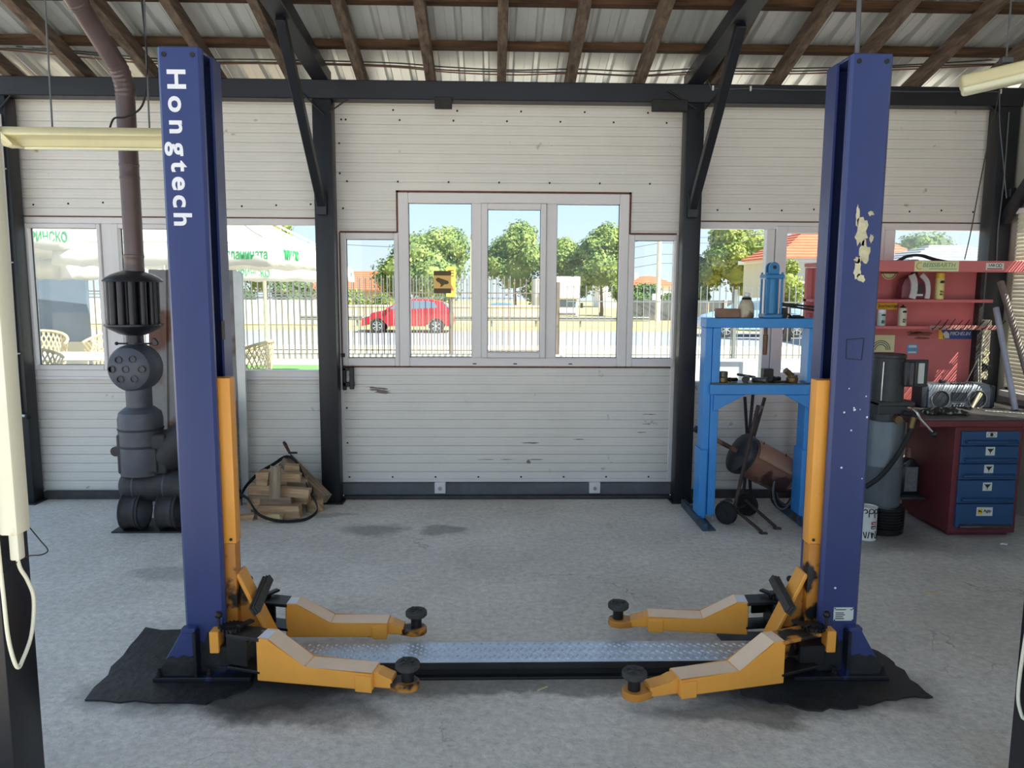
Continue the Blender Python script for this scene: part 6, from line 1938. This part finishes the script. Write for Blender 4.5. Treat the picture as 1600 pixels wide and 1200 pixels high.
# things under the bench
ob = thing('oil_canister', 'dark oil canister with a printed label under the bench', 'canister', (3.13, 5.62, 0.21))
MB(0.008, 2).box((2.99, 5.5, 0.19), (3.22, 5.95, 0.21)).build('x', DGREY, wbn).name = 'lower_shelf'
MB(0.015, 2).prism([(3.03, 0.212), (3.20, 0.212), (3.20, 0.43), (3.17, 0.47), (3.15, 0.485), (3.12, 0.485), (3.03, 0.42)], 5.58, 5.67, 'y').build('canister_body', BLACK_ENAMEL, ob)
MB().lathe([(0.018, 0.485), (0.018, 0.52), (0.013, 0.53), (0.013, 0.56), (0, 0.56)], at(3.135, 5.625), 14).build('cap', DRUMB, ob)
MB().box((3.09, 5.578, 0.235), (3.185, 5.58, 0.42)).build('label', mat('dim_label_print', (120, 120, 122), 0.5, 0, 0.3, 30), ob, None)
MB().tube(smooth_path([(3.045, 5.59, 0.27), (3.04, 5.57, 0.34), (3.06, 5.57, 0.41), (3.09, 5.59, 0.44)]), 0.008, 8).build('handle', DGREY, ob)
tag(MB().tube(smooth_path([(3.99, 5.30, 0.55), (3.86, 5.16, 0.40), (3.78, 5.10, 0.25), (3.76, 5.06, 0.10), (3.70, 5.0, 0.01), (3.9, 4.9, 0.012), (4.05, 4.95, 0.012)]), 0.007, 8).build('floor_cable', GREY_STEEL), 'grey cable drooping beside the drawers onto the floor', 'cable')

# ---------------------------------------------------------------- red wall shelf with its stickers
rs_u = thing('tool_shelf', 'faded red tool shelf unit with stickers above the workbench', 'shelf', (3.2, 6.05, 0.85))
BY = 6.09
MB(0.002).box((2.93, BY, 0.852), (3.86, BY + 0.012, 1.94)).build('back_panel', REDS, rs_u)
MB(0.003).box((2.45, 5.76, 1.905), (4.07, 6.088, 1.935)).build('top_shelf', REDS, rs_u)
MB(0.003).box((2.45, 5.745, 1.868), (4.07, 5.76, 1.952)).build('fascia', REDS, rs_u)
MB(0.003).box((2.45, 5.90, 1.638), (3.86, 6.088, 1.662)).build('shelf_board', REDS, rs_u)
MB(0.003).box((2.45, 5.93, 1.430), (3.86, 6.088, 1.455)).build('shelf_board', REDS, rs_u)
for x in (2.45, 2.50):
    MB(0.003).box((x, 6.02 if x < 2.48 else 5.98, 0.0), (x + 0.04, 6.07, 1.90)).build('upright', REDS, rs_u)
for z in (0.3, 0.7, 1.2, 1.55):
    MB(0.003).box((2.455, 5.99, z), (2.53, 6.05, z + 0.04)).build('upright_rung', REDS, rs_u)
MB(0.003).box((2.93, 5.99, 0.852), (2.96, 6.088, 1.90)).build('upright', REDS, rs_u)
MB(0.003).box((3.83, 6.02, 0.852), (3.86, 6.088, 1.90)).build('upright', mat('dark_shelf_upright', (44, 40, 42), 0.6), rs_u)
# stickers
FY = 5.745
CREAMS = mat('cream_sticker', (224, 218, 170), 0.5, 0, 0.04, 6)
s1 = MB().box((3.14, FY - 0.002, 1.872), (3.475, FY, 1.948)).build('brand_sticker', CREAMS, rs_u, None)
GRN = mat('green_brand_print', (96, 168, 116), 0.5)
text('BEISSBARTH', 0.046, GRN, s1, (3.325, FY - 0.003, 1.918), (1, 0, 0), (0, 0, 1), 'lettering', 1.0, 0.004, shear=0.2)
MB().box((3.25, FY - 0.003, 1.888), (3.46, FY - 0.002, 1.893)).build('print_line', GRN, s1, None)
MB().tube([(3.178 + 0.024 * math.cos(a), FY - 0.003, 1.912 + 0.024 * math.sin(a)) for a in [R(60 + 15 * i) for i in range(17)]], 0.004, 6).build('brand_mark', mat('yellow_green_mark', (206, 190, 60), 0.5), s1)
s2 = MB().box((3.68, FY - 0.002, 1.885), (3.815, FY, 1.936)).build('white_sticker', PLATE, rs_u, None)
text('LAB', 0.026, INK, s2, (3.722, FY - 0.003, 1.919), (1, 0, 0), (0, 0, 1), 'lettering', 1.0, 0.01)
for x in (3.765, 3.788):
    MB().tube([(x + 0.011 * math.cos(a), FY - 0.003, 1.918 + 0.011 * math.sin(a)) for a in [2 * math.pi * i / 14 for i in range(14)]], 0.002, 5, closed=True).build('ring_mark', INK, s2)
MB().box((3.69, FY - 0.003, 1.889), (3.805, FY - 0.002, 1.898)).build('red_band', mat('red_label', (188, 52, 48), 0.5), s2, None)
s3 = MB().lathe([(0.0, 0.0), (0.062, 0.0), (0.062, 0.001), (0.0, 0.001)], at(3.13, BY - 0.001, 1.875) @ Matrix.Rotation(R(90), 4, 'X'), 24).build('round_emblem', CREAMS, rs_u, None)
MB().lathe([(0.050, 0.0), (0.055, 0.0), (0.055, 0.001), (0.050, 0.001)], at(3.13, BY - 0.0025, 1.875) @ Matrix.Rotation(R(90), 4, 'X'), 24, cap=False).build('emblem_ring', BROWN, s3)
MB().box((3.06, BY - 0.004, 1.86), (3.20, BY - 0.002, 1.888)).build('emblem_bar', BROWN, s3, None)
s4 = MB().box((2.98, 6.068, 1.578), (3.20, 6.07, 1.632)).build('yellow_sticker', mat('tyre_brand_yellow', (232, 180, 48), 0.5), rs_u, None)
text('kormoran', 0.040, INK, s4, (3.13, 6.067, 1.606), (1, 0, 0), (0, 0, 1), 'lettering', 1.0, 0.004, shear=0.15)
MB().prism([(2.985, 1.596), (2.995, 1.62), (3.005, 1.612), (3.015, 1.624), (3.010, 1.604), (3.018, 1.592), (3.0, 1.598)], 6.066, 6.068, 'y').build('bird_mark', INK, s4, None)
s5 = MB().box((3.56, BY - 0.002, 1.345), (3.835, BY, 1.425)).build('blue_sticker', mat('tyre_brand_blue', (58, 76, 140), 0.5), rs_u, None)
text('MICHELIN', 0.040, WHITE_LETTER, s5, (3.735, BY - 0.003, 1.388), (1, 0, 0), (0, 0, 1), 'lettering', 0.92, 0.006, shear=0.2)
MB().prism([(3.56, 1.345), (3.615, 1.345), (3.575, 1.425), (3.56, 1.425)], BY - 0.003, BY - 0.002, 'y').build('yellow_corner', mat('tyre_brand_yellow', (232, 180, 48), 0.5), s5, None)
MB().prism([(3.60, 1.352), (3.65, 1.352), (3.645, 1.39), (3.62, 1.41), (3.595, 1.39)], BY - 0.003, BY - 0.002, 'y').build('pale_patch', PLATE, s5, None)
s6 = MB().box((3.315, BY - 0.002, 1.225), (3.40, BY, 1.305)).build('small_blue_sticker', mat('light_blue_sticker', (96, 150, 200), 0.5), rs_u, None)
MB().box((3.325, BY - 0.003, 1.275), (3.39, BY - 0.002, 1.295)).build('white_line', PLATE, s6, None)
MB().box((3.325, BY - 0.003, 1.232), (3.39, BY - 0.002, 1.245)).build('white_line', PLATE, s6, None)
s7 = MB().box((3.02, BY - 0.002, 1.24), (3.21, BY, 1.375)).build('tyre_poster', CREAMS, rs_u, None)
for r_ in (0.075, 0.06, 0.045):
    MB().tube([(3.10 + r_ * math.cos(a), BY - 0.003, 1.255 + r_ * math.sin(a)) for a in [R(180 * i / 20) for i in range(21)]], 0.003, 5).build('tyre_ring', GREY_STEEL, s7)
SCUFF = mat('bare_scuff', (128, 84, 70), 0.8, 0, 0.4, 20)
rnd = random.Random(21)
for (sx, sz, w_, h_) in ((3.42, 1.385, 0.12, 0.022), (3.43, 1.352, 0.07, 0.012), (3.36, 1.40, 0.08, 0.010)):
    poly = [(sx + w_ * rnd.uniform(.6, 1.1) * math.cos(a), sz + h_ * rnd.uniform(.5, 1.2) * math.sin(a)) for a in [2 * math.pi * i / 16 for i in range(16)]]
    MB().prism(poly, BY - 0.0015, BY, 'y').build('scuff', SCUFF, rs_u, None)
# hook rail
hk = thing('hook_rail', 'row of bent tool hooks on a pinkish rail below the shelf', 'hook rail', (3.65, 5.94, 1.43))
MB(0.002).box((3.385, 5.915, 1.428), (3.93, 5.928, 1.462)).build('rail', mat('pinkish_rail', (186, 132, 122), 0.6, 0, 0.15, 8), hk)
for i in range(10):
    x = 3.405 + 0.056 * i
    MB().tube([(x, 5.915, 1.440), (x - 0.006, 5.90, 1.432), (x + 0.004, 5.885, 1.445), (x + 0.034, 5.86, 1.505 + 0.006 * (i % 3))], 0.0035, 6).build('hook', DARK_IRON, hk)


# things on the shelves
def spray(label, x, y, z, r, h, body, cap, capm, txt='', yy=None):
    t = thing('spray_can', label, 'spray can', (x, y, z))
    MB().lathe([(0.0, z + 0.001), (r, z + 0.001), (r + 0.001, z + 0.004), (r, z + 0.008), (r, z + h * 0.80), (r * 0.85, z + h * 0.84), (r * 0.5, z + h * 0.86)], at(x, y), 22).build('can_body', body, t)
    if cap == 'cap':
        MB().lathe([(r * 0.96, z + h * 0.80), (r * 0.96, z + h), (r * 0.88, z + h + 0.002), (0, z + h + 0.002)], at(x, y), 22).build('cap', capm, t)
    else:
        MB().lathe([(r * 0.75, z + h * 0.83), (r * 0.6, z + h * 0.90), (r * 0.25, z + h * 0.93), (r * 0.22, z + h), (0, z + h)], at(x, y), 18).build('nozzle', capm, t)
    f = y - r - 0.0015
    if txt:
        arcp = [(x - r * 0.55 + r * 0.2, z + h * 0.62), (x + r * 0.5, z + h * 0.62), (x + r * 0.5, z + h * 0.72), (x - r * 0.2, z + h * 0.72), (x - r * 0.5, z + h * 0.67)]
        MB().prism(arcp, y - r * 1.02, y - r * 0.80, 'y').build('print_mark', INK, t, None)
        text('BLL', r * 0.62, INK, t, (x + r * 0.1, f, z + h * 0.30), (1, 0, 0), (0, 0, 1), 'lettering', 1, 0.02)
        text('901', r * 0.62, INK, t, (x - r * 0.0, f, z + h * 0.19), (1, 0, 0), (0, 0, 1), 'lettering', 1, 0.02)
    return t


YCAN = mat('yellow_can_cap', (236, 196, 60), 0.4)
PCAN = mat('pale_yellow_can', (232, 218, 142), 0.35)
WCAN = mat('cream_can', (214, 206, 180), 0.35)
BCAN = mat('pale_blue_can', (176, 200, 196), 0.35)
spray('yellow capped spray can on the upper shelf', 3.46, 5.95, 1.662, 0.033, 0.20, PCAN, 'cap', YCAN, 'x')
spray('cream spray can with a black nozzle on the lower shelf', 3.195, 5.97, 1.455, 0.031, 0.165, WCAN, 'nozzle', INK, 'x')
spray('pale blue tin partly hidden by the lift post on the lower shelf', 3.03, 5.97, 1.455, 0.031, 0.125, BCAN, 'cap', WHITE_LETTER, 'x')
jg = thing('oil_jug', 'dark red oil jug with a grey grip on the upper shelf', 'jug', (3.26, 5.96, 1.662))
MB(0.012, 2).prism([(3.15, 1.664), (3.345, 1.664), (3.355, 1.72), (3.335, 1.80), (3.29, 1.848), (3.22, 1.850), (3.17, 1.82), (3.15, 1.76)], 5.92, 6.01, 'y').build('jug_body', mat('dark_red_plastic', (110, 44, 52), 0.35), jg)
gp = mat('grey_jug_grip', (196, 192, 192), 0.4)
MB().strip(smooth_path([(3.215, 5.915, 1.85), (3.235, 5.912, 1.80), (3.24, 5.912, 1.73), (3.228, 5.912, 1.668)]), 0.05, 0.012, (1, 0, 0)).build('grip_band', gp, jg)
MB().strip(smooth_path([(3.29, 5.915, 1.85), (3.335, 5.912, 1.80), (3.35, 5.912, 1.73), (3.345, 5.912, 1.668)]), 0.035, 0.012, (1, 0, 0.3)).build('grip_band', gp, jg)
MB().lathe([(0.024, 1.846), (0.024, 1.872), (0.0, 1.872)], at(3.262, 5.965), 16).build('cap', INK, jg)
MB().box((3.262, 5.917, 1.70), (3.315, 5.919, 1.78)).build('label', mat('dark_label', (58, 40, 42), 0.5, 0, 0.3, 20), jg, None)
MB().box((3.262, 5.915, 1.688), (3.315, 5.917, 1.702)).build('label_strip', PLATE, jg, None)
ml = thing('wiper_set', 'black curved strips piled on top of the red shelf', 'rubber strips', (3.2, 5.82, 1.935))
MB(0.004).strip(smooth_path([(3.05, 5.82, 1.945), (3.12, 5.82, 1.985), (3.22, 5.82, 1.992), (3.32, 5.82, 1.965), (3.42, 5.82, 1.945)]), 0.04, 0.018, (0, 1, 0)).build('curved_strip', RUBBER, ml)
MB(0.003).box((2.98, 5.80, 1.9355), (3.08, 5.86, 1.952)).build('clip_end', RUBBER, ml)
MB(0.003).box((3.15, 5.80, 1.9355), (3.20, 5.86, 1.962)).build('plastic_block', PLATE, ml)
MB(0.003).box((3.22, 5.80, 1.9355), (3.46, 5.86, 1.946)).build('flat_strip', RUBBER, ml)

# ---------------------------------------------------------------- things on the bench
SILV = mat('silver_grey_plastic', (128, 136, 148), 0.35, 0.3, 0.06, 6)
DKPL = mat('dark_grey_plastic', (50, 54, 62), 0.4, 0, 0.08, 6)
rd = thing('radio', 'silver grey portable stereo radio with two ringed speakers', 'radio', (3.53, 5.75, 0.85))
MB(0.012, 2).prism([(5.68, 0.852), (5.68, 0.985), (5.70, 1.030), (5.84, 1.035), (5.84, 0.852)], 3.28, 3.76, 'x').build('radio_case', SILV, rd)
MB(0.01, 2).box((3.235, 5.69, 0.853), (3.282, 5.84, 1.02)).build('side_cheek', DKPL, rd)
MB(0.01, 2).box((3.758, 5.69, 0.853), (3.80, 5.84, 1.02)).build('side_cheek', DKPL, rd)
for x in (3.372, 3.655):
    g_ = MB().lathe([(0.0, 0.010), (0.03, 0.008), (0.066, 0.002), (0.066, -0.002)], at(x, 5.681, 0.918) @ Matrix.Rotation(R(90), 4, 'X'), 28).build('speaker_grille', DKPL, rd)
    MB().tube([(x + 0.068 * math.cos(a), 5.674, 0.918 + 0.068 * math.sin(a)) for a in [2 * math.pi * i / 30 for i in range(30)]], 0.004, 6, closed=True).build('speaker_ring', CHROME, g_)
MB(0.003).box((3.455, 5.672, 0.905), (3.575, 5.682, 0.975)).build('cassette_door', DKPL, rd)
MB(0.003).box((3.465, 5.672, 0.860), (3.56, 5.682, 0.885)).build('button_panel', DKPL, rd)
for k in range(4):
    MB(0.001).box((3.47 + 0.022 * k, 5.668, 0.863), (3.486 + 0.022 * k, 5.673, 0.874)).build('button', SILV, rd)
MB(0.003).box((3.46, 5.70, 1.032), (3.58, 5.72, 1.040)).build('tuning_slot', DKPL, rd)
MB(0.004).box((3.40, 5.73, 1.034), (3.44, 5.77, 1.058)).build('handle_foot', DKPL, rd)
MB().cyl((3.635, 5.80, 1.03), (3.83, 5.86, 1.40), 0.004, seg=6).build('aerial', CHROME, rd)
wand = thing('lamp_wand', 'cream handheld lamp leaning against the radio', 'hand lamp', (3.58, 5.60, 0.851))
MB().tube([(3.565, 5.60, 0.866), (3.60, 5.618, 0.905), (3.655, 5.645, 0.968)], 0.014, 12).build('wand_body', mat('cream_lamp_plastic', (220, 206, 166), 0.4), wand)
MB().tube([(3.555, 5.596, 0.858), (3.565, 5.60, 0.866)], 0.014, 12, rs=[0.006, 0.014]).build('wand_tip', DKPL, wand)
gv = thing('work_gloves', 'crumpled black and white work gloves on the bench', 'gloves', (3.20, 5.36, 0.85))
GLOVE = mat('striped_glove_fabric', (52, 52, 50), 0.9, 0, 0.2, 14, 0.5, 60, ((196, 200, 186), 0.47, 26.0))
for k, (gx_, gy_, l_, w_, rz_) in enumerate(((3.20, 5.42, 0.13, 0.06, 10), (3.29, 5.40, 0.13, 0.055, -14))):
    mb = MB()
    bmesh.ops.create_icosphere(mb.bm, subdivisions=3, radius=1, matrix=at(gx_, gy_, 0.876) @ Matrix.Rotation(R(rz_), 4, 'Z') @ Matrix.Diagonal((l_ / 2, w_, 0.024, 1)))
    for v in mb.bm.verts:
        v.co += Vector((0, 0, 1)) * 0.012 * noise.noise(v.co * 40) + Vector((1, 1, 0)) * 0.010 * noise.noise(v.co * 30)
        v.co.z = max(v.co.z, 0.851)
    mb.build('glove_palm', GLOVE, gv, 60)
    for f in range(4):
        a = R(rz_ - 30 + 20 * f + (180 if k == 0 else 0))
        p = Vector((gx_, gy_, 0.866))
        d = Vector((math.cos(a), math.sin(a), 0))
        MB().tube(smooth_path([p + d * 0.04, p + d * 0.075 + Vector((0, 0, 0.008)), p + d * 0.105 + Vector((0, -0.005, -0.004))]), 0.011, 8, rs=None).build('glove_finger', GLOVE, gv)
wc_ = mat('white_lead', (220, 214, 196), 0.5)
tag(MB().tube(smooth_path([(3.62, 5.52, 0.856), (3.75, 5.45, 0.856), (3.9, 5.36, 0.856), (4.06, 5.30, 0.856)]), 0.004, 6).build('white_lead', wc_), 'white lead lying along the bench top', 'cable')
for i, (a, b, r_, m_, lab) in enumerate((((3.975, 5.46, 0.851), (3.905, 5.90, 1.80), 0.024, mat('grey_brown_pipe', (128, 116, 110), 0.5, 0.3, 0.15, 6), 'brownish pipe leaning in the corner right of the radio'), ((3.885, 5.58, 0.851), (3.875, 5.885, 1.60), 0.022, mat('pale_blue_pipe', (166, 170, 186), 0.45, 0.2, 0.15, 6), 'pale grey pipe leaning in front of the blind window'))):
    tag(MB().cyl(a, b, r_, seg=14).build('leaning_pipe', m_), lab, 'pipe')
so_ = thing('socket_strip', 'upright strip of round cream sockets on the corner column', 'socket strip', (3.93, 6.06, 1.0))
MB(0.004).box((3.895, 6.06, 1.02), (3.97, 6.098, 1.50)).build('strip_body', mat('aged_grey_board', (150, 142, 128), 0.7, 0, 0.15, 8), so_)
for k, z in enumerate((1.06, 1.12, 1.18, 1.24)):
    sk = MB().lathe([(0.0, 0.018), (0.016, 0.018), (0.019, 0.022), (0.027, 0.022), (0.029, 0.0)], at(3.93, 6.06, z) @ Matrix.Rotation(R(90), 4, 'X'), 20).build('socket', INK if k == 1 else mat('cream_socket', (214, 204, 170), 0.4), so_)
for k in range(3):
    tag(MB().tube(smooth_path([(3.94 - 0.01 * k, 6.055, 1.50), (3.90 - 0.02 * k, 6.04, 1.40), (3.885 - 0.012 * k, 6.03, 1.2), (3.89 - 0.01 * k, 6.02, 1.0), (3.87 - 0.03 * k, 5.99, 0.857)]), 0.005, 6).build('socket_cable', wc_ if k != 1 else CAB), ('leftmost', 'middle', 'rightmost')[2 - k] + ' of three cables running down beside the socket strip', 'cable')

# ---------------------------------------------------------------- litter on the floor
LEAFD = mat('dry_leaf', (206, 186, 150), 0.8, 0, 0.15, 20)
tag(MB().prism([(2.50, 4.225), (2.53, 4.245), (2.575, 4.235), (2.60, 4.21), (2.56, 4.205), (2.52, 4.21)], 0.0, 0.004).build('dry_leaf', LEAFD, None, None), 'pale dry leaf lying on the floor right of the lift', 'leaf')
tag(MB().prism([(3.50, 5.06), (3.53, 5.08), (3.56, 5.07), (3.54, 5.045)], 0.0, 0.006).build('paper_scrap', WHITE_LETTER, None, None), 'white paper scrap on the floor before the blue drawers', 'scrap')
tag(MB().bar((0.20, 3.165, 0.003), (0.245, 3.20, 0.003), 0.006, 0.004).build('wood_splinter', LEAFD, None, None), 'pale splinter on the floor in front of the tread plate', 'splinter')
tag(MB(0.004).sphere((-0.80, 6.02, 0.008), 0.014, 1, (1.2, 1, 0.6)).build('pebble', PAVE, None, None), 'small pale pebble near the door rail', 'pebble')
